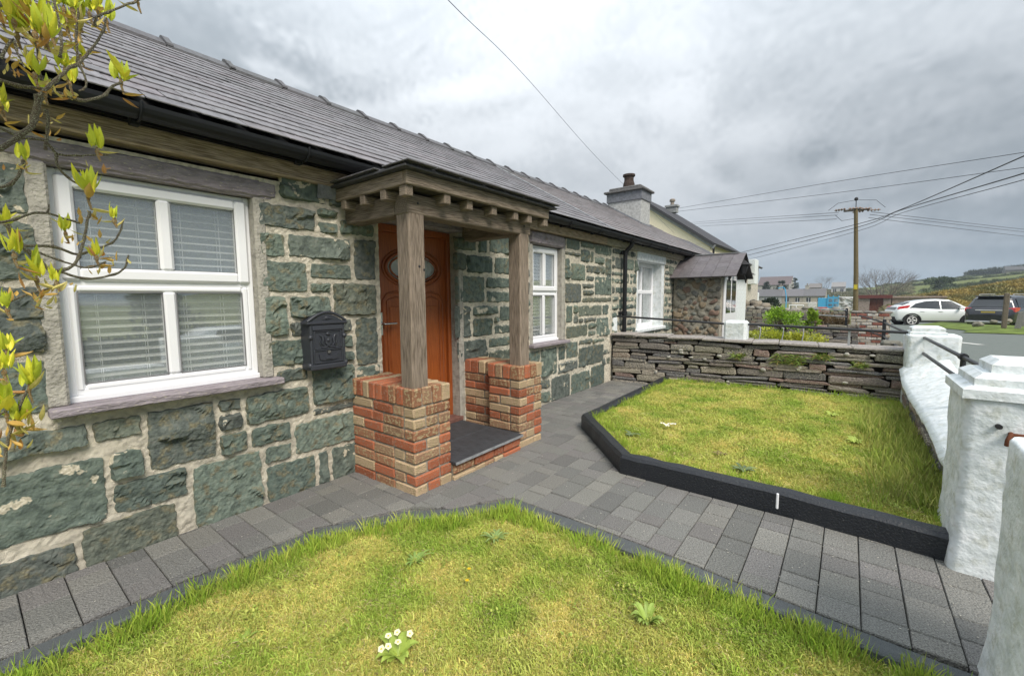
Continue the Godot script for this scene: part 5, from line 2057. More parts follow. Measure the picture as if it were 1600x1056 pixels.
func bush(called: String, label: String, at: Vector3, r: Vector3, n: int, leaf: float, k: Color, cat := "shrub", vary := 0.35, twigs := Color(0.1, 0.08, 0.05)) -> Node3D:
	# leaves in clumps on short branching stems, thicker towards the outside
	var o := thing(called, label, cat, at)
	var st := MB.new()
	st.col = twigs
	var b := MB.new()
	var clumps := int(clampf(n / 45.0, 12, 90))
	for i in clumps:
		var d := V(R(-1, 1), R(-0.25, 1), R(-1, 1)).normalized()
		var c := d * r * pow(R(0.25, 1.0), 0.45) + V(0, r.y * 0.25, 0)
		st.tube([V(0, -r.y * 0.6, 0), c * 0.5 + V(R(-0.1, 0.1), 0, R(-0.1, 0.1)) * r, c], [0.012 * r.y + 0.004, 0.006 * r.y + 0.003, 0.002], 4, false)
		var tone := shade(k, vary)
		for q in int(n / float(clumps)):
			var e := V(R(-1, 1), R(-0.8, 1), R(-1, 1)).normalized() * pow(R(0, 1), 0.4)
			var p := c + e * r * 0.30
			b.col = shade(tone, 0.2)
			var f := (d + e * 0.8 + V(R(-0.6, 0.6), R(-0.3, 0.7), R(-0.6, 0.6))).normalized()
			var s := f.cross(V(R(-1, 1), R(-1, 1), R(-1, 1))).normalized() * leaf * 0.32
			var l := leaf * R(0.7, 1.3)
			b.tri(p - s, p + s, p + f * l * 0.5 + s * 1.2)
			b.tri(p - s, p + f * l * 0.5 + s * 1.2, p + f * l)
	obj("stems", st, M.plain, o)
	obj("foliage", b, M.leaf, o)
	return o


func neighbour_garden() -> void:
	bush("bright_bush", "bright green rounded bush behind the iron rail", V(12.2, 0.42, 1.45), V(0.42, 0.42, 0.44), 2600, 0.045, Color(0.24, 0.40, 0.03))
	bush("spiky_bush", "small spiky bright green shrub right of the rounded bush", V(12.6, 0.40, 2.08), V(0.2, 0.36, 0.17), 700, 0.07, Color(0.27, 0.40, 0.04))
	bush("golden_shrub", "low golden green shrub behind the coping, right of the white block", V(7.0, 0.36, 1.72), V(0.32, 0.26, 0.36), 1700, 0.03, Color(0.36, 0.40, 0.04))
	bush("golden_shrub", "low golden green shrub behind the coping, left of the steel stay", V(7.0, 0.36, 2.30), V(0.32, 0.26, 0.30), 1700, 0.03, Color(0.40, 0.42, 0.045))
	bush("brown_shrub", "brown leafless shrub left of the painted brick wall", V(14.6, 0.2, 2.45), V(0.4, 0.42, 0.42), 1500, 0.06, Color(0.17, 0.12, 0.065))
	bush("dark_shrub", "small dark evergreen left of the light blue hoop pole", V(42.0, 0.25, -2.6), V(0.7, 0.75, 0.7), 900, 0.16, Color(0.035, 0.055, 0.03))
	var g := MB.new()
	g.col = Color(0.2, 0.185, 0.16)
	g.box(V(4.95, -0.4, -0.02), V(14.0, -0.10, 3.9))
	struct("gravel_yard", g, M.joint_sand)
	var fw := thing("field_wall", "long rough dark stone wall at the back of the neighbour's garden", "stone wall")
	var core := MB.new()
	core.box(V(20.04, -0.6, -2.4), V(20.5, 0.62, 2.92))
	obj("earth_core", core, M.earth, fw)
	dry_face(fw, V(20, 0, -2.4), V(20, 0, 2.92), V(-1, 0, 0), -0.5, 0.72, 0.66, 0.10, 0.19)
	for i in 16:
		var s := MB.new()
		s.col = shade(Color(0.36, 0.34, 0.29), 0.3)
		s.blob(V(20.2, 0.70 + R(-0.03, 0.06), -2.3 + i * 0.34), V(0.18, R(0.07, 0.14), R(0.12, 0.2)), 0.6, fnl, 5, 7)
		obj("cope_stone", s, M.rubble, fw)
	var lw := thing("low_stone_wall", "low grey stone wall in front of the painted brick wall", "stone wall")
	var lc := MB.new()
	lc.box(V(10.54, -0.3, 2.32), V(10.9, 0.58, 3.06))
	obj("earth_core", lc, M.earth, lw)
	dry_face(lw, V(10.5, 0, 2.3), V(10.5, 0, 3.08), V(-1, 0, 0), -0.1, 0.60, 0.62, 0.07, 0.13)
	var pb := thing("painted_brick_wall", "short wall of flaking white painted bricks with red ones showing", "brick wall")
	var pc := MB.new()
	pc.col = Color(0.4, 0.38, 0.34)
	pc.box(V(12.72, -0.3, 2.94), V(13.2, 0.80, 3.72))
	obj("mortar", pc, M.mortar, pb)
	for c in 12:
		var z := 2.92 - (0.11 if c % 2 else 0.0)
		while z < 3.74:
			var a := maxf(z, 2.92)
			var e := minf(z + 0.215, 3.74)
			if e - a > 0.04:
				var m := MB.new()
				var red := R(0, 1) < 0.28
				m.col = shade(Color(0.32, 0.12, 0.09) if red else pick([Color(0.74, 0.70, 0.64), Color(0.64, 0.60, 0.54), Color(0.80, 0.77, 0.72), Color(0.50, 0.45, 0.40)]), 0.12)
				m.box(V(12.70 + R(-0.006, 0.006), -0.1 + c * 0.076, a + 0.004), V(12.8, -0.1 + c * 0.076 + 0.066, e - 0.004), 0.008)
				obj("brick", m, M.brick if not red else M.brick_red, pb)
			z += 0.224
	for i in 3:
		var s := MB.new()
		s.col = shade(Color(0.24, 0.22, 0.19), 0.2)
		s.blob(V(12.9, 0.83, 3.05 + i * 0.28), V(0.2, 0.05, 0.16), 0.5, fnl, 5, 7)
		obj("cope_stone", s, M.rubble, pb)
	var r := thing("gate_rail", "rusty iron hand rail with a black upright in front of the painted brick wall", "railing")
	var post := MB.new()
	post.box(V(8.94, -0.1, 3.385), V(9.0, 0.82, 3.44), 0.004)
	obj("post", post, M.black_iron, r)
	for y in [0.76, 0.50]:
		var b := MB.new()
		b.tube([V(9.0, y, 3.41), V(6.9, y + 0.01, 3.46), V(4.78, y + 0.03, 3.53)], [0.016], 7)
		b.tube([V(8.96, y, 3.41), V(9.6, y + 0.10, 3.05)], [0.014], 7)
		obj("bar", b, M.black_iron, r)
	var cb := MB.new()
	cb.col = Color(0.22, 0.215, 0.18)
	cb.box(V(7.2, 0.05, 3.30), V(7.5, 0.55, 3.56), 0.03)
	tag(obj("concrete_block", cb, M.cement), "grey concrete block beside the white corner pillar", "block")
	var p2 := thing("garden_railing", "thin black garden railing left of the painted brick wall", "railing")
	var q := MB.new()
	q.box(V(13.6, 0.1, 2.80), V(13.66, 0.92, 2.86))
	obj("post", q, M.black_iron, p2)
	for y in [0.86, 0.68]:
		var b := MB.new()
		b.tube([V(13.6, y, 2.83), V(14.4, y + 0.02, 1.95)], [0.018], 6)
		obj("bar", b, M.galvanised, p2)


func gable_house(called: String, label: String, x0: float, x1: float, z0: float, z1: float, y0: float, eave: float, ridge: float, wall: Color, roof: Color, along_z: bool, group := "", wins := 0, wm: Material = null) -> Node3D:
	# ridge along z (faces -x with its eaves) or along x (shows its gable to -x)
	var o := thing(called, label, "house", Vector3.ZERO, group)
	var b := MB.new()
	b.col = wall
	b.box(V(x0, y0, z0), V(x1, eave, z1))
	var xm := (x0 + x1) / 2
	var zm := (z0 + z1) / 2
	if along_z:
		b.prism(Transform3D(Basis(), V(0, 0, z0)), [Vector2(x0, eave - 0.01), Vector2(x1, eave - 0.01), Vector2(xm, ridge - 0.08)], z1 - z0)
	else:
		b.prism(Transform3D(Basis(V(0, 0, -1), V(0, 1, 0), V(1, 0, 0)), V(x0, 0, 0)), [Vector2(-z1, eave - 0.01), Vector2(-z0, eave - 0.01), Vector2(-zm, ridge - 0.08)], x1 - x0)
	obj("wall", b, wm if wm else M.plain, o)
	var r := MB.new()
	r.col = roof
	var th := 0.14
	for s in [-1.0, 1.0]:
		if along_z:
			var h := (x1 - x0) / 2 + 0.25
			var dir := V(-s * h, ridge - eave + 0.1, 0)
			var sl := dir.normalized()
			var nn := V(s * sl.y, absf(sl.x), 0)
			r.obox(Transform3D(Basis(sl, nn, sl.cross(nn)), V(xm + s * h / 2, (ridge + eave - 0.1) / 2, zm)), V(dir.length(), th, z1 - z0 + 0.02))
		else:
			var h := (z1 - z0) / 2 + 0.25
			var dir := V(0, ridge - eave + 0.1, -s * h)
			var sl := dir.normalized()
			var nn := V(0, absf(sl.z), s * sl.y)
			r.obox(Transform3D(Basis(sl, nn, sl.cross(nn)), V(xm, (ridge + eave - 0.1) / 2, zm + s * h / 2)), V(dir.length(), th, x1 - x0 + 0.4))
	obj("roof", r, M.far_roof, o)
	for i in wins:
		var w := MB.new()
		w.col = Color(0.03, 0.035, 0.04)
		var z := lerpf(z0, z1, (i + 0.5) / wins)
		w.box(V(x0 - 0.04, lerpf(y0, eave, 0.38), z - 0.45), V(x0 + 0.1, lerpf(y0, eave, 0.82), z + 0.45))
		var wi := obj("window", w, M.plain, o)
		var f := MB.new()
		f.box(V(x0 - 0.08, lerpf(y0, eave, 0.34), z - 0.55), V(x0 + 0.05, lerpf(y0, eave, 0.38), z + 0.55))
		f.box(V(x0 - 0.07, lerpf(y0, eave, 0.38), z - 0.04), V(x0 + 0.05, lerpf(y0, eave, 0.82), z + 0.04))
		obj("sill", f, M.white_plastic, wi)
	return o


func chimney(o: Node, at: Vector3, s: Vector3, k: Color, pots: int) -> void:
	var b := MB.new()
	b.col = k
	b.obox(Transform3D(Basis(), at + V(0, s.y / 2, 0)), s)
	b.obox(Transform3D(Basis(), at + V(0, s.y, 0)), V(s.x + 0.14, 0.12, s.z + 0.14))
	var c := obj("chimney", b, M.plain, o)
	for i in pots:
		var p := MB.new()
		p.col = Color(0.3, 0.26, 0.22)
		p.lathe(at + V(0, s.y, (i - (pots - 1) / 2.0) * 0.45), [Vector2(0.15, 0), Vector2(0.12, 0.3), Vector2(0.2, 0.34), Vector2(0.2, 0.45), Vector2(0.1, 0.52), Vector2(0.0, 0.53)], 8)
		obj("chimney_pot", p, M.plain, c)


func village() -> void:
	var cream := gable_house("cream_house", "tall cream rendered house rising behind the slate roofs", 24.0, 32.0, -12.7, -3.33, -0.6, 4.2, 7.62, Color(0.86, 0.78, 0.60), Color(0.07, 0.07, 0.075), false, "", 0, M.cream_render)
	var v := MB.new()
	v.col = Color(0.32, 0.33, 0.35)
	for s in [-1.0]:
		var h := 4.94
		var dir := V(0, 3.52, h)
		v.obox(Transform3D(Basis(V(1, 0, 0), V(0, -3.52, h).normalized(), V(0, -h, -3.52).normalized()), V(23.93, 5.72, -5.53)), V(0.06, 6.05, 0.22))
	obj("verge_board", v, M.plain, cream)
	chimney(cream, V(29.5, 7.1, -7.2), V(0.5, 0.45, 0.7), Color(0.36, 0.37, 0.37), 1)
	var dpipe := MB.new()
	dpipe.tube([V(24.6, 4.1, -3.27), V(24.6, -0.4, -3.27)], [0.05], 6)
	obj("downpipe", dpipe, M.dark_plastic, cream)
	for i in 3:
		var w := MB.new()
		w.box(V(26.0 + i * 2.2, 2.7, -3.35), V(26.9 + i * 2.2, 3.8, -3.28))
		obj("window", w, M.white_plastic, cream)
	gable_house("pale_house", "pale rendered house with stepped roofs beyond the cream house", 32.2, 41.0, -12.0, -3.4, -0.6, 3.75, 6.4, Color(0.62, 0.58, 0.5), Color(0.13, 0.13, 0.14), false)
	var bay := MB.new()
	bay.box(V(36.0, 2.2, -3.4), V(37.4, 4.1, -2.9), 0.03)
	tag(obj("white_dormer", bay, M.white_render), "white box dormer high on the pale house", "dormer")
	# terrace of low cottages across the valley
	var zs := [-21.5, -16.6, -11.7, -6.8, -1.9]
	var tints := [Color(0.38, 0.38, 0.37), Color(0.5, 0.5, 0.48), Color(0.42, 0.38, 0.32), Color(0.48, 0.44, 0.37)]
	var words := ["grey end cottage of the far terrace, farthest left", "pale cottage of the far terrace with a chimney above the hoop pole", "stone coloured cottage in the far terrace, third from the left", "buff cottage of the far terrace beside the blue shed"]
	for i in 4:
		var o := gable_house("terrace_cottage", words[i], 138.0, 145.0, zs[i] + 0.02, zs[i + 1] - 0.02, -1.4, 1.25, 3.15, tints[i], shade(Color(0.17, 0.165, 0.17), 0.12), true, "cottages of the far terrace", 2)
		if i != 2:
			chimney(o, V(141.5, 2.9, zs[i] + 0.6 + (3.6 if i == 1 else 0.0)), V(0.8, 1.2, 0.9), Color(0.5, 0.47, 0.42), 1)
	var ch := gable_house("chapel", "long grey roofed chapel on rising ground behind pine trees", 168.0, 178.0, -22.0, -12.4, 0.0, 5.0, 7.9, Color(0.5, 0.48, 0.44), Color(0.17, 0.14, 0.14), true)
	var gw := MB.new()
	gw.col = Color(0.62, 0.61, 0.58)
	gw.box(V(167.7, 0.5, -12.9), V(168.0, 5.2, -12.35))
	obj("corner_pier", gw, M.plain, ch)
	gable_house("hill_house", "small white gabled house on the skyline right of the pines", 205.0, 212.0, -2.6, 1.8, 0.4, 4.6, 6.4, Color(0.6, 0.6, 0.58), Color(0.3, 0.29, 0.28), true, "", 2)
	gable_house("hill_house", "buff house half hidden in trees left of the white gabled one", 200.0, 207.0, -9.5, -5.5, 0.4, 4.4, 6.0, Color(0.42, 0.38, 0.3), Color(0.22, 0.2, 0.19), true, "", 1)
	gable_house("hill_farm", "dark roofed farm building on the hilltop at the right", 300.0, 306.0, 60.0, 66.0, 6.0, 12.5, 14.2, Color(0.2, 0.19, 0.17), Color(0.12, 0.12, 0.12), true, "", 0)
	var ws := MB.new()
	ws.box(V(58.0, -1.0, -8.4), V(60.0, 1.72, -6.0), 0.04)
	tag(obj("white_shed", ws, M.white_render), "flat white shed just right of the white end cottage", "shed")
	# light blue hoop pole, blue shed, odd bits of the yards
	var hp := MB.new()
	var pts := []
	for i in 15:
		var t := i / 14.0
		pts.append(V(60.0, lerpf(-0.6, 2.05, minf(t * 1.5, 1.0)) + 0.25 * sin(clampf((t - 0.5) * 2.0, 0, 1) * PI * 0.8), -3.1 - 0.9 * pow(maxf(t - 0.35, 0.0) / 0.65, 2.0)))
	hp.tube(pts, [0.055], 7)
	tag(obj("hoop_pole", hp, M.blue_paint if false else M.blue_paint), "light blue bent pole in front of the far terrace", "pole")
	var bs := thing("blue_shed", "bright blue framed shed at the end of the far terrace", "shed")
	var bb := MB.new()
	bb.box(V(85.0, -1.0, -1.1), V(87.5, 0.9, 0.2), 0.03)
	obj("body", bb, M.blue_paint, bs)
	for z in [0.24, 0.9, 1.6]:
		var p := MB.new()
		p.box(V(84.9, -1.0, z - 0.07), V(85.05, 1.3 if z > 0.5 else 1.4, z + 0.07))
		obj("post", p, M.blue_paint, bs)
	for y in [-0.55, 0.1, 0.95]:
		var p := MB.new()
		p.box(V(84.93, y - 0.12, 0.25), V(85.02, y + 0.12, 1.6))
		obj("rail", p, M.blue_paint, bs)
	var pnl := MB.new()
	pnl.col = Color(0.35, 0.48, 0.55)
	pnl.box(V(85.3, -0.8, 0.3), V(85.4, 0.9, 1.6))
	obj("panel", pnl, M.plain, bs)
	var rw := thing("whitewashed_ruin", "patchy whitewashed stone wall between the blue shed and the pole", "stone wall")
	var rc := MB.new()
	rc.box(V(80.05, -1.2, 1.7), V(80.6, 1.1, 4.0))
	obj("earth_core", rc, M.cement, rw)
	for i in 60:
		var s := MB.new()
		s.col = pick([Color(0.6, 0.6, 0.57), Color(0.5, 0.5, 0.47), Color(0.22, 0.21, 0.19), Color(0.65, 0.65, 0.63)])
		s.blob(V(80.0, R(-1.0, 1.15), R(1.7, 4.0)), V(0.12, R(0.08, 0.2), R(0.15, 0.35)), 0.5, fnl, 4, 6)
		obj("stone", s, M.rubble, rw)
	var things_ := [["cream_tank", "pale cream box in the yards in front of the far terrace", V(66, -0.9, -1.9), V(2.0, 1.3, 2.6), Color(0.5, 0.46, 0.38)], ["red_crate", "small reddish crate in the yards below the blue shed", V(58, -0.75, 0.55), V(0.9, 0.75, 0.9), Color(0.42, 0.1, 0.08)], ["white_board", "white board leaning in the yards left of the reddish crate", V(62, -0.8, -0.6), V(0.2, 1.3, 0.9), Color(0.6, 0.6, 0.58)]]
	for q in things_:
		var b := MB.new()
		b.col = q[4]
		b.obox(Transform3D(Basis(V(0, 1, 0), 0.2), q[2] + V(0, q[3].y / 2, 0)), q[3], 0.05)
		tag(obj(q[0], b, M.plain), q[1], "box")
	var gf := thing("white_gate", "white tubular gate frame in the yards right of the hoop pole", "gate")
	for z in [-2.3, -1.65, -1.0]:
		var b := MB.new()
		b.tube([V(55, -0.8, z), V(55, 0.25, z)], [0.05], 6)
		obj("post", b, M.white_plastic, gf)
	var gt := MB.new()
	gt.tube([V(55, 0.25, -2.35), V(55, 0.25, -0.95)], [0.05], 6)
	obj("rail", gt, M.white_plastic, gf)
	var dw := thing("rubble_heap", "heap of dark stones and spoil left of the bright bush", "stone heap")
	for i in 26:
		var s := MB.new()
		s.col = shade(pick([Color(0.13, 0.12, 0.1), Color(0.24, 0.2, 0.15), Color(0.3, 0.26, 0.2)]), 0.2)
		s.blob(V(22 + R(-0.5, 0.8), 0.72 + R(-0.2, 0.26), R(-2.3, -0.2)), V(0.3, R(0.1, 0.2), R(0.16, 0.34)), 0.6, fnl, 5, 7)
		obj("stone", s, M.rubble, dw)
	var g := thing("brick_garage", "low brick garage with brown doors and a brown fascia behind the telegraph pole", "garage")
	var gb := MB.new()
	gb.col = Color(0.33, 0.27, 0.24)
	gb.box(V(68.0, -1.0, 3.9), V(73.0, 1.15, 4.95))
	gb.box(V(68.0, -1.0, 6.25), V(73.0, 1.15, 6.95))
	gb.box(V(68.6, -1.0, 4.9), V(73.0, 1.15, 6.3))
	obj("wall", gb, M.plain, g)
	for k in 2:
		var dr := MB.new()
		dr.col = Color(0.17, 0.055, 0.035)
		dr.box(V(68.3, -0.95, 4.96 + k * 0.65), V(68.4, 0.85, 5.59 + k * 0.65), 0.01)
		obj("door", dr, M.plain, g)
	var fa := MB.new()
	fa.col = Color(0.16, 0.05, 0.04)
	fa.box(V(67.8, 0.9, 3.8), V(73.2, 1.32, 7.05))
	obj("fascia", fa, M.plain, g)
	var low := MB.new()
	low.col = Color(0.42, 0.33, 0.28)
	low.box(V(69.0, -1.0, 7.1), V(74.0, 0.95, 12.0))
	low.box(V(68.8, 0.95, 7.1), V(74.2, 1.12, 12.1))
	tag(obj("brick_outbuilding", low, M.plain), "long low pinkish outbuilding behind the white car", "outbuilding")
	# trees
	pine("pine_tree", "dark pine at the left end of the chapel", V(150, 1.0, -17.0), 4.6, 1.7)
	pine("pine_tree", "broad dark pine in front of the middle of the chapel", V(152, 1.0, -13.4), 4.6, 2.3)
	pine("pine_tree", "dark pine right of the chapel gable", V(158, 1.2, -10.4), 5.4, 1.5)
	pine("pine_tree", "dark conifer showing just right of the white end cottage eaves", V(75, -0.6, -9.9), 4.6, 1.2)
	bare_tree("bare_tree", "wide leafless tree behind the brick garage", V(76.0, -0.4, 6.4), 6.2, 26)
	bare_tree("bare_tree", "smaller leafless tree left of the telegraph pole", V(190.0, 3.0, -4.0), 6.5, 14)
	bush("round_tree", "mid green round tree standing alone on the hillside", V(165, land(165, 22.5) + 1.2, 22.5), V(3.4, 2.0, 3.0), 1500, 0.5, Color(0.07, 0.10, 0.045), "tree")
	# scrub, gorse and hedges: too many to count
	var cl := MB.new()
	for i in 150:
		var d := V(R(-1, 1), R(-0.2, 1), R(-1, 1)).normalized()
		var p := d * V(0.5, 0.42, 0.5) * R(0.6, 1.0)
		var f := (d + V(R(-0.8, 0.8), R(-0.2, 0.9), R(-0.8, 0.8))).normalized()
		var s := f.cross(V(R(-1, 1), R(-1, 1), R(-1, 1))).normalized() * 0.045
		var t := R(0.7, 1.2)
		cl.col = Color(t, t, t)
		cl.tri(p - s, p + s, p + f * 0.22)
	var cm := cl.mesh(M.leaf)
	var w := []
	var c := []
	for i in 3600:
		var x := 47.0 + 42.0 * sqrt(R(0, 1))
		var a := deg_to_rad(R(3.2, 13.5))
		var z := 2.85 + (x + 1.8) * tan(a)
		if x < 76 and x > 64 and z < 12.6:
			continue
		var y := land(x, z)
		w.append(Transform3D(Basis(V(0, 1, 0), R(0, TAU)).scaled(V(1.5, R(0.8, 1.35), 1.5) * R(0.6, 1.2)), V(x, y, z)))
		var n := fnl.get_noise_2d(x * 0.12, z * 0.3)
		var k := Color(0.40, 0.295, 0.075).lerp(Color(0.20, 0.20, 0.07), clampf(0.5 + n * 1.2 + R(-0.25, 0.25), 0, 1))
		if rad_to_deg(a) < 5.6:
			k = k.lerp(Color(0.25, 0.225, 0.12), 0.75)
		c.append(k * R(0.7, 1.2))
	var go := scatter("gorse", cm, w, c)
	go.set_meta("label", "bank of golden brown gorse and scrub behind the parked cars")
	go.set_meta("category", "gorse")
	w = []
	c = []
	for i in 2600:
		var x := R(150.0, 240.0)
		var a := deg_to_rad(R(-5.5, 7.0))
		var z := (x + 1.8) * tan(a) + 2.85
		var lane := fnl.get_noise_2d(x * 0.03, z * 0.05)
		if lane < 0.02 or a > deg_to_rad(4.6):
			continue
		w.append(Transform3D(Basis(V(0, 1, 0), R(0, TAU)).scaled(V(2.6, R(1.4, 3.0), 2.6) * R(0.7, 1.2)), V(x, land(x, z), z)))
		c.append(Color(0.25, 0.225, 0.135).lerp(Color(0.14, 0.165, 0.08), R(0, 1)) * R(0.8, 1.2))
	var sc := scatter("scrub", cm, w, c)
	sc.set_meta("label", "brown and olive scrub covering the far slope behind the village")
	sc.set_meta("category", "scrub")
	w = []
	c = []
	for q in [[V(110, 0, 9.0), V(330, 0, 20.0)], [V(112, 0, 14.0), V(128, 0, 40.0)], [V(225, 0, 16.0), V(250, 0, 62.0)], [V(300, 0, 14.0), V(318, 0, 78.0)], [V(175, 0, 20.0), V(190, 0, 48.0)]]:
		for i in 150:
			var p: Vector3 = q[0].lerp(q[1], R(0, 1)) + V(R(-1, 1), 0, R(-1, 1))
			var s := R(0.9, 2.0)
			w.append(Transform3D(Basis(V(0, 1, 0), R(0, TAU)).scaled(V(s * 1.2, s * R(0.8, 1.5), s * 1.2)), V(p.x, land(p.x, p.z), p.z)))
			c.append(Color(0.14, 0.17, 0.075) * R(0.7, 1.3))
	for i in 260:
		var z := R(52.0, 80.0)
		w.append(Transform3D(Basis(V(0, 1, 0), R(0, TAU)).scaled(V(5, R(4, 8), 5)), V(R(312, 330), land(320, z), z)))
		c.append(Color(0.07, 0.085, 0.05) * R(0.7, 1.2))
	var he := scatter("hedge", cm, w, c)
	he.set_meta("label", "dark hedges and skyline trees dividing the green hillside fields")
	he.set_meta("category", "hedge")


func pine(called: String, label: String, at: Vector3, h: float, r: float) -> void:
	var o := thing(called, label, "tree", at, "")
	var t := MB.new()
	t.col = Color(0.09, 0.065, 0.045)
	t.tube([V(0, -0.5, 0), V(0.05 * h, h * 0.5, 0), V(0, h * 0.98, 0)], [0.05 * h * 0.6, 0.02 * h, 0.01], 6)
	obj("trunk", t, M.plain, o)
	var b := MB.new()
	for i in 46:
		var y := R(0.14, 1.0)
		var a := R(0, TAU)
		var l := r * pow(1.05 - y, 0.6) * R(0.55, 1.1)
		var d := V(cos(a), R(-0.05, 0.35), sin(a))
		for k in 26:
			var s := R(0.15, 1.0)
			var p := V(0, y * h, 0) + d * l * s + V(R(-1, 1), R(-0.6, 0.6), R(-1, 1)) * r * 0.16
			var f := (d + V(R(-0.7, 0.7), R(-0.3, 0.8), R(-0.7, 0.7))).normalized()
			var q := f.cross(V(R(-1, 1), R(-1, 1), R(-1, 1))).normalized() * r * 0.05
			b.col = shade(Color(0.035, 0.055, 0.03), 0.4)
			b.tri(p - q, p + q, p + f * r * 0.26)
	obj("crown", b, M.leaf, o)


func grow(b: MB, p: Vector3, d: Vector3, l: float, r: float, depth: int) -> void:
	var q := p + d * l * 0.5 + V(R(-1, 1), R(-1, 1), R(-1, 1)) * l * 0.05
	var e := q + (d + V(R(-0.25, 0.25), R(-0.05, 0.3), R(-0.25, 0.25))).normalized() * l * 0.5
	b.tube([p, q, e], [r, r * 0.8, r * 0.6], 4, false)
	if depth <= 0:
		return
	for i in rng.randi_range(2, 3):
		var nd := (d + V(R(-0.85, 0.85), R(-0.25, 0.6), R(-0.85, 0.85))).normalized()
		grow(b, e if i < 2 else q, nd, l * R(0.62, 0.82), r * 0.6, depth - 1)


func bare_tree(called: String, label: String, at: Vector3, h: float, stems: int) -> void:
	var o := thing(called, label, "tree", at)
	var t := MB.new()
	t.col = Color(0.11, 0.10, 0.075)
	var b := MB.new()
	b.col = Color(0.20, 0.18, 0.155)
	for i in 5:
		var a := TAU * i / 5.0 + R(-0.3, 0.3)
		var lean := V(cos(a) * 0.5, 1.0, sin(a) * 0.75).normalized()
		var top := V(cos(a) * 0.12, 0, sin(a) * 0.12) + lean * h * 0.28
		t.tube([V(cos(a) * 0.1, -0.6, sin(a) * 0.1), top * 0.5, top], [0.11, 0.085, 0.06], 6)
		for k in stems / 5:
			grow(b, top * R(0.75, 1.0), (lean + V(R(-0.5, 0.5), R(0, 0.6), R(-0.6, 0.6))).normalized(), h * 0.24, 0.035, 4)
	obj("trunk", t, M.plain, o)
	obj("crown", b, M.plain, o)


# ---- vehicles, poles, wires ---------------------------------------------------------------------------------

func car_shell(b: MB, st: Array, smooth_ := true) -> void:
	# st: [z, bottom, belt, roof, half width at sill, at belt, at roof]
	var pts := PackedVector3Array()
	var n := 13
	for s in st:
		var half := [Vector2(0.0, s[1]), Vector2(s[4] * 0.9, s[1]), Vector2(s[4], s[1] + 0.10), Vector2(s[5] * 1.015, lerpf(s[1], s[2], 0.62)), Vector2(s[5], s[2]), Vector2(s[6], s[3] - 0.05 * minf(1.0, (s[3] - s[2]) * 4.0)), Vector2(s[6] * 0.72, s[3]), Vector2(0, s[3] + 0.015)]
		for i in 8:
			pts.push_back(V(half[i].x, half[i].y, s[0]))
		for i in range(6, -1, -1):
			pts.push_back(V(-half[i].x, half[i].y, s[0]))
	var w := 15
	b.grid(pts, w, st.size(), smooth_, true)
	for e in [0, st.size() - 1]:
		var c := V(0, (st[e][1] + st[e][3]) / 2, st[e][0])
		for i in w - 1:
			var p := pts[e * w + i]
			var q := pts[e * w + i + 1]
			if e == 0:
				b.tri(c, q, p)
			else:
				b.tri(c, p, q)


func side_glass(b: MB, poly: Array, hw_belt: float, belt: float, hw_roof: float, roof: float) -> void:
	var ids := Geometry2D.triangulate_polygon(PackedVector2Array(poly))
	for s in [-1.0, 1.0]:
		for i in range(0, ids.size(), 3):
			var t := []
			for k in 3:
				var p: Vector2 = poly[ids[i + k]]
				t.append(V(s * (lerpf(hw_belt, hw_roof, (p.y - belt) / (roof - belt)) + 0.012), p.y, p.x))
			if (t[1] - t[0]).cross(t[2] - t[0]).x * s > 0:
				b.tri(t[0], t[1], t[2])
			else:
				b.tri(t[0], t[2], t[1])


func wheel(parent: Node, at: Vector3, r: float, s: float) -> void:
	var w := node("wheel", parent)
	var t := MB.new()
	t.tube([at - V(0.11 * s, 0, 0), at - V(0.09 * s, 0, 0), at + V(0.09 * s, 0, 0), at + V(0.11 * s, 0, 0)], [r * 0.92, r, r, r * 0.92], 22)
	obj("tyre", t, M.rubber, w)
	var d := MB.new()
	d.tube([at + V(0.07 * s, 0, 0), at + V(0.113 * s, 0, 0)], [r * 0.66], 22)
	obj("rim_well", d, M.dark_plastic, w)
	var h := MB.new()
	for k in 5:
		var a := TAU * k / 5.0
		for q in [-0.13, 0.13]:
			var c := V(0, sin(a + q), cos(a + q)) * r
			h.tube([at + V(0.118 * s, 0, 0) + c * 0.12, at + V(0.118 * s, 0, 0) + c * 0.64], [0.028, 0.02], 4)
	var ring := []
	for k in 25:
		var a := TAU * k / 24.0
		ring.append(at + V(0.115 * s, sin(a) * r * 0.66, cos(a) * r * 0.66))
	h.tube(ring, [0.02], 5, false)
	obj("rim", h, M.clear_lamp, w)


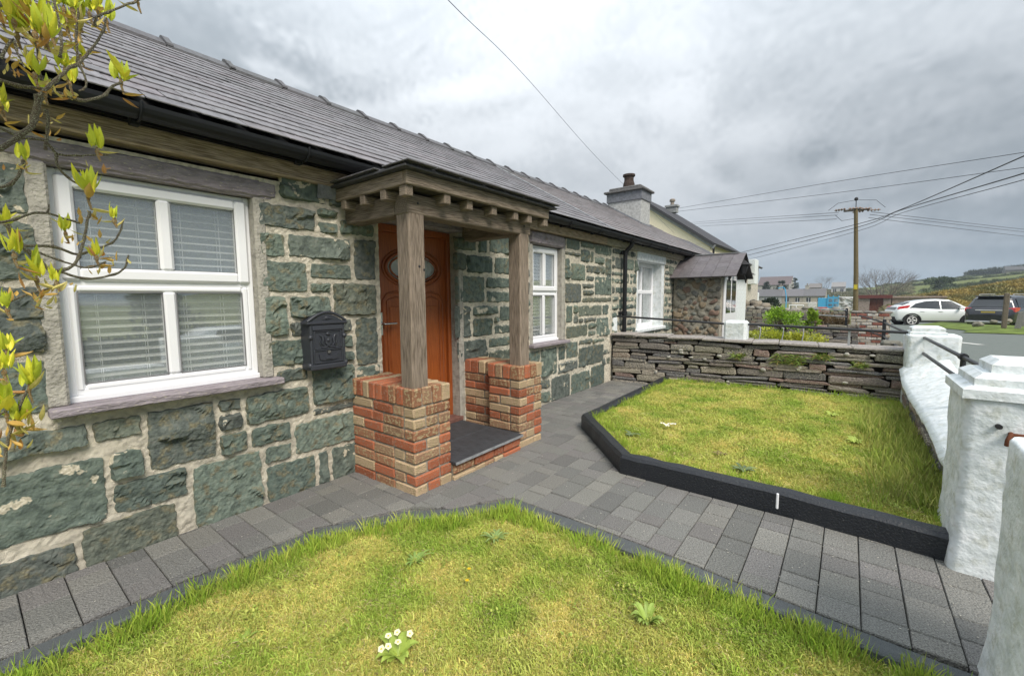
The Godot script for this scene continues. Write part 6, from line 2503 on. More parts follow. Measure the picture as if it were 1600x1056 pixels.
func cars() -> void:
	# white coupe-roofed SUV, seen from its right rear; z is forward, x to its left
	var o := thing("white_car", "white sloping roofed SUV parked side on beyond the corner pillar", "car", V(35.2, -0.60, 7.0))
	o.rotation.y = deg_to_rad(16.0)
	var b := MB.new()
	car_shell(b, [[-2.16, 0.42, 0.80, 0.84, 0.66, 0.70, 0.60], [-2.10, 0.34, 0.92, 0.98, 0.78, 0.82, 0.68], [-1.98, 0.30, 1.02, 1.12, 0.84, 0.87, 0.70], [-1.72, 0.28, 1.05, 1.27, 0.86, 0.89, 0.66], [-1.3, 0.26, 1.02, 1.46, 0.88, 0.90, 0.64], [-0.7, 0.25, 0.99, 1.58, 0.88, 0.90, 0.63], [0.0, 0.25, 0.97, 1.62, 0.88, 0.90, 0.63], [0.5, 0.25, 0.96, 1.58, 0.88, 0.90, 0.63], [0.9, 0.25, 0.97, 1.38, 0.88, 0.90, 0.66], [1.32, 0.26, 0.99, 1.08, 0.87, 0.89, 0.74], [1.75, 0.30, 0.93, 0.99, 0.85, 0.86, 0.74], [2.08, 0.34, 0.78, 0.86, 0.76, 0.78, 0.66], [2.18, 0.42, 0.66, 0.70, 0.64, 0.66, 0.56]])
	obj("body", b, M.car_white, o)
	var g := MB.new()
	side_glass(g, [Vector2(-1.45, 1.10), Vector2(-0.02, 1.03), Vector2(-0.02, 1.53), Vector2(-0.65, 1.50), Vector2(-1.15, 1.36)], 0.90, 0.97, 0.63, 1.60)
	side_glass(g, [Vector2(0.05, 1.03), Vector2(1.12, 1.03), Vector2(0.95, 1.20), Vector2(0.52, 1.50), Vector2(0.05, 1.53)], 0.90, 0.97, 0.63, 1.60)
	obj("side_window", g, M.car_glass, o)
	var rg := MB.new()
	rg.quad(V(0.60, 1.28, -1.73), V(-0.60, 1.28, -1.73), V(-0.55, 1.455, -1.34), V(0.55, 1.455, -1.34))
	rg.quad(V(0.66, 0.985, -2.12), V(-0.66, 0.985, -2.12), V(-0.64, 1.14, -1.99), V(0.64, 1.14, -1.99))
	obj("rear_window", rg, M.car_glass, o)
	for s in [-1.0, 1.0]:
		var l := MB.new()
		l.prism(Transform3D(Basis(V(0, 0, 1), V(0, 1, 0), V(-1, 0, 0)), V(s * 0.79 + 0.06, 0, 0)), [Vector2(-2.03, 1.02), Vector2(-1.98, 0.99), Vector2(-1.55, 1.10), Vector2(-1.42, 1.26), Vector2(-1.62, 1.24), Vector2(-1.98, 1.16)], 0.14)
		obj("tail_light", l, M.red_lamp, o)
		var hl := MB.new()
		hl.blob(V(s * 0.66, 0.80, 1.98), V(0.16, 0.07, 0.14), 0.0, fnl, 5, 8)
		obj("headlight", hl, M.clear_lamp, o)
		var m := MB.new()
		m.blob(V(s * 1.0, 1.08, 0.86), V(0.12, 0.08, 0.07), 0.0, fnl, 6, 8)
		obj("mirror", m, M.car_white, o)
		var sk := MB.new()
		sk.box(V(s * 0.90 - 0.03, 0.22, -0.95), V(s * 0.90 + 0.03, 0.34, 0.95), 0.02)
		obj("sill_trim", sk, M.dark_plastic, o)
		for z in [-1.33, 1.36]:
			var ar := MB.new()
			var pts := []
			for k in 13:
				var a := PI * k / 12.0
				pts.append(V(s * 0.90, 0.34 + 0.40 * sin(a), z + 0.42 * cos(a)))
			ar.tube(pts, [0.045], 5)
			var disc := MB.new()
			ar.tube([V(s * 0.80, 0.36, z), V(s * 0.902, 0.36, z)], [0.40], 20)
			obj("wheel_arch", ar, M.dark_plastic, o)
			wheel(o, V(s * 0.80, 0.34, z), 0.345, s)
	var bu := MB.new()
	bu.box(V(-0.78, 0.30, -2.20), V(0.78, 0.56, -2.02), 0.04)
	obj("bumper", bu, M.dark_plastic, o)
	var hn := MB.new()
	for z in [-0.1, -0.95]:
		hn.box(V(-0.935, 0.88, z), V(-0.90, 0.91, z + 0.2), 0.008)
	obj("door_handle", hn, M.car_white, o)
	# black SUV seen from behind
	var k := thing("black_car", "black SUV seen from behind with big red tail lights and a yellow plate", "car", V(32.8, -0.52, 9.6))
	k.rotation.y = deg_to_rad(62.0)
	var kb := MB.new()
	car_shell(kb, [[-2.22, 0.46, 0.72, 0.76, 0.72, 0.74, 0.66], [-2.16, 0.40, 0.98, 1.02, 0.84, 0.86, 0.76], [-2.06, 0.34, 1.04, 1.14, 0.88, 0.90, 0.78], [-1.80, 0.30, 1.06, 1.62, 0.90, 0.92, 0.70], [-1.55, 0.28, 1.05, 1.70, 0.91, 0.93, 0.68], [0.0, 0.26, 1.02, 1.74, 0.91, 0.93, 0.68], [0.6, 0.26, 1.02, 1.66, 0.91, 0.93, 0.68], [1.25, 0.28, 1.04, 1.10, 0.90, 0.92, 0.78], [1.9, 0.32, 0.94, 1.0, 0.86, 0.88, 0.76], [2.2, 0.42, 0.74, 0.80, 0.74, 0.76, 0.64]])
	obj("body", kb, M.car_black, k)
	var kg := MB.new()
	side_glass(kg, [Vector2(-1.62, 1.12), Vector2(0.95, 1.08), Vector2(0.55, 1.58), Vector2(-1.5, 1.62)], 0.93, 1.03, 0.68, 1.72)
	obj("side_window", kg, M.car_glass, k)
	var kr := MB.new()
	kr.quad(V(0.70, 1.16, -2.075), V(-0.70, 1.16, -2.075), V(-0.62, 1.58, -1.84), V(0.62, 1.58, -1.84))
	obj("rear_window", kr, M.car_glass, k)
	var sp := MB.new()
	sp.obox(Transform3D(Basis(V(1, 0, 0), 0.1), V(0, 1.685, -1.80)), V(1.25, 0.05, 0.36), 0.02)
	obj("roof_spoiler", sp, M.car_black, k)
	for s in [-1.0, 1.0]:
		var l := MB.new()
		l.prism(Transform3D(Basis(V(0, 0, 1), V(0, 1, 0), V(-1, 0, 0)), V(s * 0.79 + 0.13, 0, 0)), [Vector2(-2.13, 0.93), Vector2(-2.02, 0.90), Vector2(-1.60, 0.98), Vector2(-1.52, 1.12), Vector2(-1.95, 1.14), Vector2(-2.10, 1.10)], 0.27)
		obj("tail_light", l, M.red_lamp, k)
		for z in [-1.38, 1.38]:
			wheel(k, V(s * 0.82, 0.35, z), 0.355, s)
		var rr := MB.new()
		rr.tube([V(s * 0.62, 1.76, -1.5), V(s * 0.62, 1.80, -1.4), V(s * 0.62, 1.80, 0.3), V(s * 0.62, 1.76, 0.4)], [0.02], 6)
		obj("roof_rail", rr, M.galvanised, k)
	var pl := MB.new()
	pl.box(V(-0.26, 0.80, -2.20), V(0.26, 0.92, -2.165))
	obj("number_plate", pl, M.plate_yellow, k)
	var kbm := MB.new()
	kbm.box(V(-0.80, 0.32, -2.30), V(0.80, 0.44, -2.14), 0.03)
	obj("bumper", kbm, M.galvanised, k)
	var st := MB.new()
	st.box(V(-0.5, 0.965, -2.185), V(0.5, 1.0, -2.15), 0.01)
	obj("chrome_strip", st, M.clear_lamp, k)
	# silver van beyond, with roof bars
	var v := thing("silver_van", "silver grey van with roof bars partly hidden behind the wooden post", "van", V(39.5, -0.55, 13.2))
	v.rotation.y = deg_to_rad(62.0)
	var vb := MB.new()
	car_shell(vb, [[-2.2, 0.42, 0.95, 1.0, 0.80, 0.84, 0.76], [-2.12, 0.32, 1.10, 1.78, 0.90, 0.92, 0.78], [-1.9, 0.30, 1.10, 1.86, 0.91, 0.93, 0.78], [0.7, 0.30, 1.08, 1.86, 0.91, 0.93, 0.78], [1.2, 0.30, 1.06, 1.50, 0.90, 0.92, 0.78], [1.6, 0.32, 1.0, 1.10, 0.88, 0.90, 0.80], [2.15, 0.40, 0.82, 0.9, 0.80, 0.82, 0.7]])
	obj("body", vb, M.car_silver, v)
	var vg := MB.new()
	side_glass(vg, [Vector2(-1.85, 1.18), Vector2(1.1, 1.16), Vector2(0.75, 1.72), Vector2(-1.85, 1.74)], 0.93, 1.09, 0.78, 1.84)
	obj("side_window", vg, M.car_glass, v)
	for s in [-1.0, 1.0]:
		for z in [-1.4, 1.4]:
			wheel(v, V(s * 0.82, 0.33, z), 0.33, s)
	for z in [-1.3, 0.2]:
		var rb := MB.new()
		rb.box(V(-0.85, 1.93, z - 0.03), V(0.85, 1.97, z + 0.03), 0.01)
		obj("roof_bar", rb, M.galvanised, v)
	var wp := MB.new()
	wp.col = Color(0.22, 0.19, 0.155)
	wp.obox(Transform3D(Basis(V(0, 0, 1), 0.01), V(24.9, 0.60, 8.02)), V(0.14, 1.45, 0.15), 0.02)
	tag(obj("wooden_post", wp, M.wood_y), "stout weathered wooden post on the verge in front of the cars", "post")
	var sf := thing("slate_fence", "row of upright grey slate slabs on the verge right of the wooden post", "fence")
	for i in 12:
		var s := MB.new()
		s.col = shade(Color(0.24, 0.235, 0.23), 0.25)
		s.obox(Transform3D(Basis(V(1, 0, 0), R(-0.12, 0.12)) * Basis(V(0, 1, 0), R(-0.2, 0.2)), V(25.2 + i * 0.12, 0.2 + R(-0.05, 0.1), 8.5 + i * 0.2)), V(0.05, R(0.45, 0.75), 0.19), 0.01)
		obj("slab", s, M.schist, sf)
	var sb := thing("verge_stones", "pale boulders on the edge of the verge below the black car", "stones")
	for q in [V(25.5, -0.02, 7.35), V(25.9, 0.1, 7.9), V(26.4, 0.12, 8.4), V(26.6, 0.1, 8.9)]:
		var s := MB.new()
		s.col = shade(Color(0.34, 0.32, 0.25), 0.2)
		s.blob(q, V(0.16, 0.12, 0.2) * R(0.6, 1.1), 0.7, fnl, 6, 8)
		obj("stone", s, M.rubble, sb)


func poles_and_wires() -> void:
	var o := thing("telegraph_pole", "tall wooden electricity pole with insulators and a leaning top", "pole", V(28.2, -0.5, 3.24))
	var t := MB.new()
	t.col = Color(0.21, 0.17, 0.10)
	t.tube([V(0, -0.5, 0), V(0, 3.0, -0.14), V(0, 6.42, -0.32)], [0.125, 0.105, 0.085], 10)
	obj("post", t, M.wood_y, o)
	var band := MB.new()
	band.col = Color(0.6, 0.5, 0.05)
	band.box(V(-0.13, 2.1, -0.20), V(-0.10, 2.36, -0.04))
	obj("yellow_plate", band, M.plain, o)
	var a := MB.new()
	a.col = Color(0.08, 0.075, 0.07)
	a.obox(Transform3D(Basis(V(0, 1, 0), 0.5) * Basis(V(1, 0, 0), -0.06), V(0, 6.32, -0.32)), V(0.09, 0.10, 1.15), 0.01)
	obj("crossarm", a, M.plain, o)
	for q in [V(0.22, 6.28, 0.08), V(0, 6.36, -0.30), V(-0.22, 6.4, -0.70)]:
		for s in [-1.0, 1.0]:
			var b := MB.new()
			var dir := V(0.35, 0.02 * s, 0.95 * s).normalized() if s > 0 else V(0.6, 0.05, -0.8).normalized()
			var pts := []
			var rad := []
			for k in 13:
				pts.append(q + dir * (0.08 + k * 0.05))
				rad.append(0.075 if k % 3 == 1 else 0.022)
			b.tube(pts, rad, 7)
			obj("insulator", b, M.porcelain, o)
	var tp := MB.new()
	tp.tube([V(0, 6.4, -0.32), V(0, 6.85, -0.33)], [0.02], 5)
	tp.blob(V(0, 6.9, -0.33), V(0.09, 0.1, 0.09), 0.0, fnl, 6, 8)
	tp.tube([V(0.3, 6.35, 0.9), V(0.1, 6.75, 0.5), V(0, 6.85, -0.33), V(-0.2, 6.75, -1.1), V(-0.3, 6.4, -1.5)], [0.012], 4)
	tp.tube([V(0.3, 6.2, -1.2), V(0.2, 5.85, -0.9), V(0.1, 5.9, -0.3)], [0.012], 4)
	obj("jumper_wire", tp, M.wire_black, o)
	var lines := [
		["service line from above the cottage to the cream house", 0.008, [V(-2.4, 3.6, 0.9), V(2.39, 5.10, -1.42), V(6.27, 6.13, -3.02), V(14.37, 6.41, -4.99), V(24.43, 4.87, -5.30)]],
		["upper of two slack lines from the cream house chimney", 0.016, [V(30.47, 7.53, -7.77), V(25.15, 6.82, 1.90), V(19.76, 5.83, 7.08), V(17.55, 5.40, 7.80)]],
		["lower of two slack lines from the cream house chimney", 0.016, [V(30.47, 7.35, -7.76), V(25.16, 6.29, 1.93), V(19.75, 5.35, 7.11), V(17.54, 4.95, 7.83)]],
		["topmost thick cable sweeping up to the right across the pole", 0.022, [V(30.61, 4.13, -3.20), V(24.17, 4.55, 2.93), V(21.13, 4.58, 4.25), V(11.91, 4.10, 5.55), V(8.86, 3.74, 5.45)]],
		["middle thick cable sweeping up to the right across the pole", 0.022, [V(30.61, 3.83, -3.19), V(24.17, 4.40, 2.93), V(21.13, 4.56, 4.25), V(11.90, 3.75, 5.57), V(8.86, 3.41, 5.47)]],
		["lowest of the cables sweeping up to the right across the pole", 0.014, [V(30.62, 3.53, -3.18), V(24.17, 4.22, 2.94), V(21.13, 4.44, 4.26), V(11.90, 3.62, 5.58), V(8.85, 3.26, 5.48)]],
		["top power line running left from the pole", 0.02, [V(28.16, 5.78, 2.19), V(56.33, 10.58, -11.89), V(69.29, 12.70, -20.98)]],
		["middle power line running left from the pole", 0.02, [V(28.16, 5.65, 2.14), V(56.33, 10.35, -11.88), V(69.29, 12.50, -20.97)]],
		["bottom power line running left from the pole", 0.02, [V(28.16, 5.44, 2.12), V(56.34, 10.03, -11.87), V(69.29, 12.19, -20.97)]],
		["top power line running right from the pole", 0.02, [V(28.16, 5.64, 3.57), V(47.17, 6.06, 12.82), V(56.17, 6.17, 18.21)]],
		["middle power line running right from the pole", 0.02, [V(28.16, 5.51, 3.52), V(47.16, 5.87, 12.83), V(56.17, 5.90, 18.22)]],
		["bottom power line running right from the pole", 0.02, [V(28.16, 5.35, 3.48), V(47.16, 5.55, 12.85), V(56.16, 5.54, 18.25)]],
	]
	for l in lines:
		var cv := Curve3D.new()
		var p: Array = l[2]
		for i in p.size():
			var tan_: Vector3 = (p[mini(i + 1, p.size() - 1)] - p[maxi(i - 1, 0)]) / 6.0
			if i == 0 or i == p.size() - 1:
				tan_ *= 1.5
			cv.add_point(p[i], -tan_, tan_)
		cv.bake_interval = 0.8
		var b := MB.new()
		b.tube(Array(cv.get_baked_points()), [l[1] * 0.62], 5)
		tag(obj("overhead_wire", b, M.wire_black), l[0], "wire")
	var br := MB.new()
	br.tube([V(24.0, 4.75, -5.30), V(24.43, 4.75, -5.30), V(24.43, 4.95, -5.30)], [0.03], 5)
	tag(obj("wire_bracket", br, M.wire_black), "small bracket holding the service line on the cream gable", "bracket")


# ---- the budding tree at the left edge ----------------------------------------------------------------------

func leaf_mesh(k: Color, wide: float, cup: float, curl: float) -> ArrayMesh:
	# one leaf, 1 m long along +y, folded on its midrib
	var b := MB.new()
	var prev := []
	for j in 8:
		var t := j / 7.0
		var w := wide * sin(PI * pow(t, 0.8)) * (1.0 - 0.25 * t) + 0.006
		var c := V(0, t, curl * t * t)
		var ring := [c + V(-w, 0, cup * w), c + V(-w * 0.5, 0, cup * w * 0.25), c, c + V(w * 0.5, 0, cup * w * 0.25), c + V(w, 0, cup * w)]
		if j > 0:
			for q in 4:
				b.col = shade(k, 0.07) if q % 3 else shade(k * 0.93, 0.07)
				b.quad(prev[q], prev[q + 1], ring[q + 1], ring[q])
		prev = ring
	return b.mesh(M.leaf)


func budding_tree() -> void:
	var o := thing("budding_tree", "young tree at the left edge with yellow green spring leaves and rusty bud scales", "tree")
	var t := MB.new()
	t.col = Color(0.16, 0.14, 0.10)
	t.tube([V(-2.5, -0.2, 1.78), V(-2.46, 0.5, 1.74), V(-2.38, 1.0, 1.72), V(-2.34, 1.5, 1.74), V(-2.2, 1.95, 1.8), V(-2.0, 2.25, 1.85)], [0.05, 0.042, 0.036, 0.03, 0.022, 0.012], 10)
	obj("trunk", t, M.bark, o)
	for l in branch_lines():
		var p: Array = l[2]
		var cv := Curve3D.new()
		if p[0].x < -1.83 and p[0].y < 2.1:
			p = [V(-2.36 + R(-0.02, 0.02), p[0].y - 0.16, 1.73)] + p
		for i in p.size():
			var tan_: Vector3 = (p[mini(i + 1, p.size() - 1)] - p[maxi(i - 1, 0)]) / 6.0
			cv.add_point(p[i], -tan_, tan_)
		cv.bake_interval = 0.012
		var pts := Array(cv.get_baked_points())
		var rad := []
		for i in pts.size():
			pts[i] += V(fnl.get_noise_1d(i * 0.35), fnl.get_noise_1d(i * 0.35 + 40.0), fnl.get_noise_1d(i * 0.35 + 80.0)) * 0.0022
			var knot := 1.0 + (0.4 if i % 5 == 0 else 0.0) + 0.25 * fnl.get_noise_1d(i * 0.8)
			rad.append(lerpf(l[0], l[1], float(i) / pts.size()) * knot)
		var b := MB.new()
		b.col = shade(Color(0.17, 0.135, 0.10), 0.2)
		b.tube(pts, rad, 7)
		obj("branch", b, M.bark, o)
	var greens := []
	var rusts := []
	for i in 5:
		greens.append(leaf_mesh(pick([Color(0.74, 0.73, 0.06), Color(0.62, 0.66, 0.05), Color(0.80, 0.74, 0.08), Color(0.54, 0.62, 0.06)]), R(0.14, 0.2), R(0.2, 0.6), R(-0.1, 0.5)))
		rusts.append(leaf_mesh(pick([Color(0.46, 0.24, 0.07), Color(0.58, 0.38, 0.10), Color(0.40, 0.2, 0.08), Color(0.62, 0.54, 0.18), Color(0.56, 0.58, 0.18)]), R(0.16, 0.24), R(0.5, 1.2), R(0.2, 0.8)))
	var places := sprig_places()
	for i in 26:
		places.append([V(R(-1.86, -1.66), R(1.64, 1.86), R(1.70, 1.92)), i % 4 != 3, rng.randi_range(3, 5), R(0.05, 0.075)])
	for s in places:
		var green: bool = s[1]
		var at: Vector3 = s[0]
		var n: int = s[2]
		var size: float = s[3]
		n += 5 if green else 2
		for i in n:
			var a := TAU * i / n + R(-0.5, 0.5)
			var tilt := R(0.15, 1.0) if green else R(0.3, 1.9)
			if green and i == 0:
				tilt = R(0.0, 0.2)
			var up := V(sin(tilt) * cos(a), cos(tilt), sin(tilt) * sin(a)).normalized()
			var face := V(cos(a + PI), 0.6, sin(a + PI))
			var x := up.cross(face).normalized()
			var z := x.cross(up)
			var bs := Basis(x, up, z).scaled_local(Vector3.ONE * size * (R(0.36, 0.64) if green else R(0.24, 0.5)))
			inst("leaf" if green else "bud_scale", pick(greens) if green else pick(rusts), o, Transform3D(bs, at + V(R(-1, 1), R(-0.5, 0.4), R(-1, 1)) * size * (0.12 if green else 0.45)))
		if green:
			var b := MB.new()
			b.col = Color(0.40, 0.25, 0.10)
			b.tube([at + V(0.003, -size * 0.4, 0.002), at + V(0, -size * 0.2, 0), at], [0.0016, 0.0024, 0.0015], 6)
			b.blob(at - V(0, size * 0.12, 0), V(0.0035, 0.006, 0.0035), 0.3, fnl, 5, 6)
			obj("shoot", b, M.bark, o)
			for k in 2:
				var tilt := R(1.2, 2.4)
				var a := R(0, TAU)
				var up := V(sin(tilt) * cos(a), cos(tilt), sin(tilt) * sin(a))
				var x := up.cross(V(0.2, 1, 0.3)).normalized()
				inst("bud_scale", pick(rusts), o, Transform3D(Basis(x, up, x.cross(up)).scaled_local(Vector3.ONE * size * 0.42), at - V(0, size * R(0.1, 0.5), 0)))
	# the crowded older wood in the top corner
	var m := MB.new()
	for i in 70:
		var c := V(-1.84 + R(-0.14, 0.06), 1.66 + R(-0.06, 0.20), 1.86 + R(-0.05, 0.12))
		m.col = shade(Color(0.17, 0.155, 0.08), 0.3)
		m.blob(c, V(R(0.012, 0.03), R(0.006, 0.012), R(0.01, 0.02)), 0.8, fnl, 5, 7, Basis(V(0, 0, 1), R(-0.5, 0.7)))
	var ol := obj("mossy_growth", m, M.bark, o)
	ol.set_meta("kind", "stuff")


# ---- what the window panes reflect --------------------------------------------------------------------------

func across_the_road() -> void:
	bush("hedge_bank", "dark garden hedge across the road, seen only reflected in the window", V(5.0, -0.7, 14.5), V(9.0, 0.75, 1.2), 6000, 0.16, Color(0.04, 0.055, 0.03), "hedge")
	var o := thing("windblown_pine", "wind bent dark pine across the road, reflected in the lower panes of the large window", "tree", V(3.6, -1.9, 20.0))
	var t := MB.new()
	t.col = Color(0.07, 0.055, 0.045)
	t.tube([V(0.6, -0.6, 0), V(0.4, 1.4, 0), V(-0.1, 2.6, 0), V(-0.5, 3.5, 0)], [0.16, 0.13, 0.09, 0.04], 7)
	obj("trunk", t, M.plain, o)
	var b := MB.new()
	for i in 70:
		var y := R(0.7, 3.5)
		var c := V(-0.25 + (3.5 - y) * 0.25 + R(-1.0, 1.3) * (0.35 + 0.32 * (3.5 - y)), y, R(-0.7, 0.7))
		for k in 90:
			var d := V(R(-1, 1), R(-0.45, 0.45), R(-1, 1))
			var p := c + d * 0.42
			var f := (d + V(0.2, 0.5, 0)).normalized()
			var s := f.cross(V(R(-1, 1), R(-1, 1), R(-1, 1))).normalized() * 0.03
			b.col = shade(Color(0.022, 0.034, 0.018), 0.4)
			b.tri(p - s, p + s, p + f * 0.17)
	obj("crown", b, M.leaf, o)
	var w := thing("parked_car", "pale car parked across the road, reflected low in the right hand panes", "car", V(4.0, -0.98, 12.6))
	w.rotation.y = deg_to_rad(90.0)
	var cb := MB.new()
	car_shell(cb, [[-2.0, 0.4, 0.75, 0.8, 0.7, 0.74, 0.62], [-1.8, 0.28, 0.9, 1.1, 0.82, 0.85, 0.7], [-1.2, 0.25, 0.92, 1.42, 0.84, 0.86, 0.62], [0.2, 0.25, 0.9, 1.46, 0.84, 0.86, 0.62], [1.0, 0.26, 0.9, 0.98, 0.83, 0.85, 0.7], [1.9, 0.36, 0.7, 0.75, 0.72, 0.75, 0.6]])
	obj("body", cb, M.car_white, w)
	var cg := MB.new()
	side_glass(cg, [Vector2(-1.2, 0.98), Vector2(0.8, 0.98), Vector2(0.2, 1.36), Vector2(-1.0, 1.36)], 0.86, 0.9, 0.62, 1.45)
	obj("side_window", cg, M.car_glass, w)
	for s in [-1.0, 1.0]:
		for z in [-1.25, 1.25]:
			wheel(w, V(s * 0.76, 0.31, z), 0.31, s)


func placed_stones() -> Array:
	var out := []
	out.append_array([[-52, 191, -22, 205], [-66, 172, -30, 187], [-28, 182.5, -14, 189], [-28, 172, -14, 180.5], [-66, 154, -50.5, 169], [-48.5, 154.5, -4.5, 170], [-2.5, 141, 16, 171], [-66, 132, -37, 152], [-35, 141, -4.5, 152.5], [-35, 132, -21.5, 139]])
	out.append_array([[-19.5, 115.5, 16, 139], [-66, 104.5, -51.5, 130], [-49.5, 115.5, -21.5, 130], [-49.5, 103.5, -34, 113.5], [-19, 104, -5.5, 113.5], [-3.5, 78, 16, 114], [-20, 92.5, -5.5, 102], [-65, 85, -34, 102], [-12, 173, 16, 184], [-20, 191, -10, 202]])
	out.append_array([[-19, 83, -5.5, 90.5], [-60, 74, -39.5, 83], [-37.5, 55.5, -5.5, 81], [-38, 48, -5, 53.5], [-79, 51.5, -40, 70], [-77, 37, -53, 49.5], [-51, 24.5, -5, 46], [-70, 24.5, -53, 35], [-70, -2, -38, 22.5], [-36, -2, -28, 22.5]])
	out.append_array([[-26, -2, -3, 22.5], [-178, 59.5, -148, 70], [-146, 59.5, -128, 70], [-183, 21, -143, 52.5], [-141, 38.5, -128, 52.5], [-186, -2, -155.5, 14.5], [-153.5, -2, -116.5, 19], [-141, 21, -110.5, 36.5], [-126, 38.5, -95.5, 70], [-93.5, 63, -81, 70]])
	out.append_array([[-93.5, 51.5, -81, 61], [-93.5, 37, -79, 49.5], [-108.5, -2, -72, 35], [-175, 165, -159, 186], [-177, 137, -158, 162], [-179, 105, -158, 134], [-182, 78, -159, 102], [99, 153, 113, 169.5], [115, 151.5, 153.5, 169], [155.5, 151.5, 187, 170]])
	out.append_array([[101, 123, 140.5, 149], [142.5, 137, 183, 149.5], [142.5, 122.5, 184, 135], [100, 90.5, 120, 121], [122, 110.5, 161, 120.5], [163, 102.5, 184, 120.5], [122, 89.5, 152, 108.5], [154, 102, 161, 109], [154, 89.5, 184, 100.5], [103, 67, 142.5, 88]])
	out.append_array([[144.5, 76.5, 185, 88], [144.5, 56, 185, 74.5], [100, 171.5, 129.5, 184], [131.5, 171, 145.5, 188], [147.5, 172, 188, 192], [211, 51, 237.5, 67], [239.5, 32.5, 275.5, 67], [277.5, 48, 295, 67], [297, 47.5, 328, 71], [277.5, 31.5, 328, 45.5]])
	out.append_array([[330, 32, 406, 60.5], [330, 62.5, 368, 71], [370, 62, 408, 68], [235, 17.5, 259, 30], [261, -2, 308, 30], [310, -4, 363, 27], [365, -2, 409, 30], [235, 1, 259, 15.5], [297, 73.5, 355, 91.5], [357, 84, 380, 92]])
	out.append_array([[357, 73, 380, 82], [382, 70, 421, 99], [296, 94.5, 314, 118], [316, 106.5, 327.5, 118], [329.5, 101, 398, 117.5], [400, 101, 420, 117.5], [294, 120, 337, 147], [339, 140, 373, 147], [341, 130.5, 373, 138], [339, 119.5, 441, 128.5]])
	out.append_array([[375, 130, 435, 158], [293, 151, 306.5, 178], [308.5, 149, 347.5, 172.5], [349.5, 160, 391.5, 172.5], [393.5, 160, 406, 172.5], [349.5, 149, 373, 158], [408, 160, 443, 185.5], [373.5, 174.5, 406, 185.5], [293, 181, 331.5, 186], [333.5, 174.5, 360, 192]])
	out.append_array([[362, 175, 371.5, 192], [297, 188, 331.5, 202.5], [333.5, 194, 373.5, 202.5], [375.5, 187.5, 428, 202.5], [316, 93, 327.5, 104.5], [329.5, 93.5, 343, 99.5], [345, 94, 380, 99.5]])
	return out


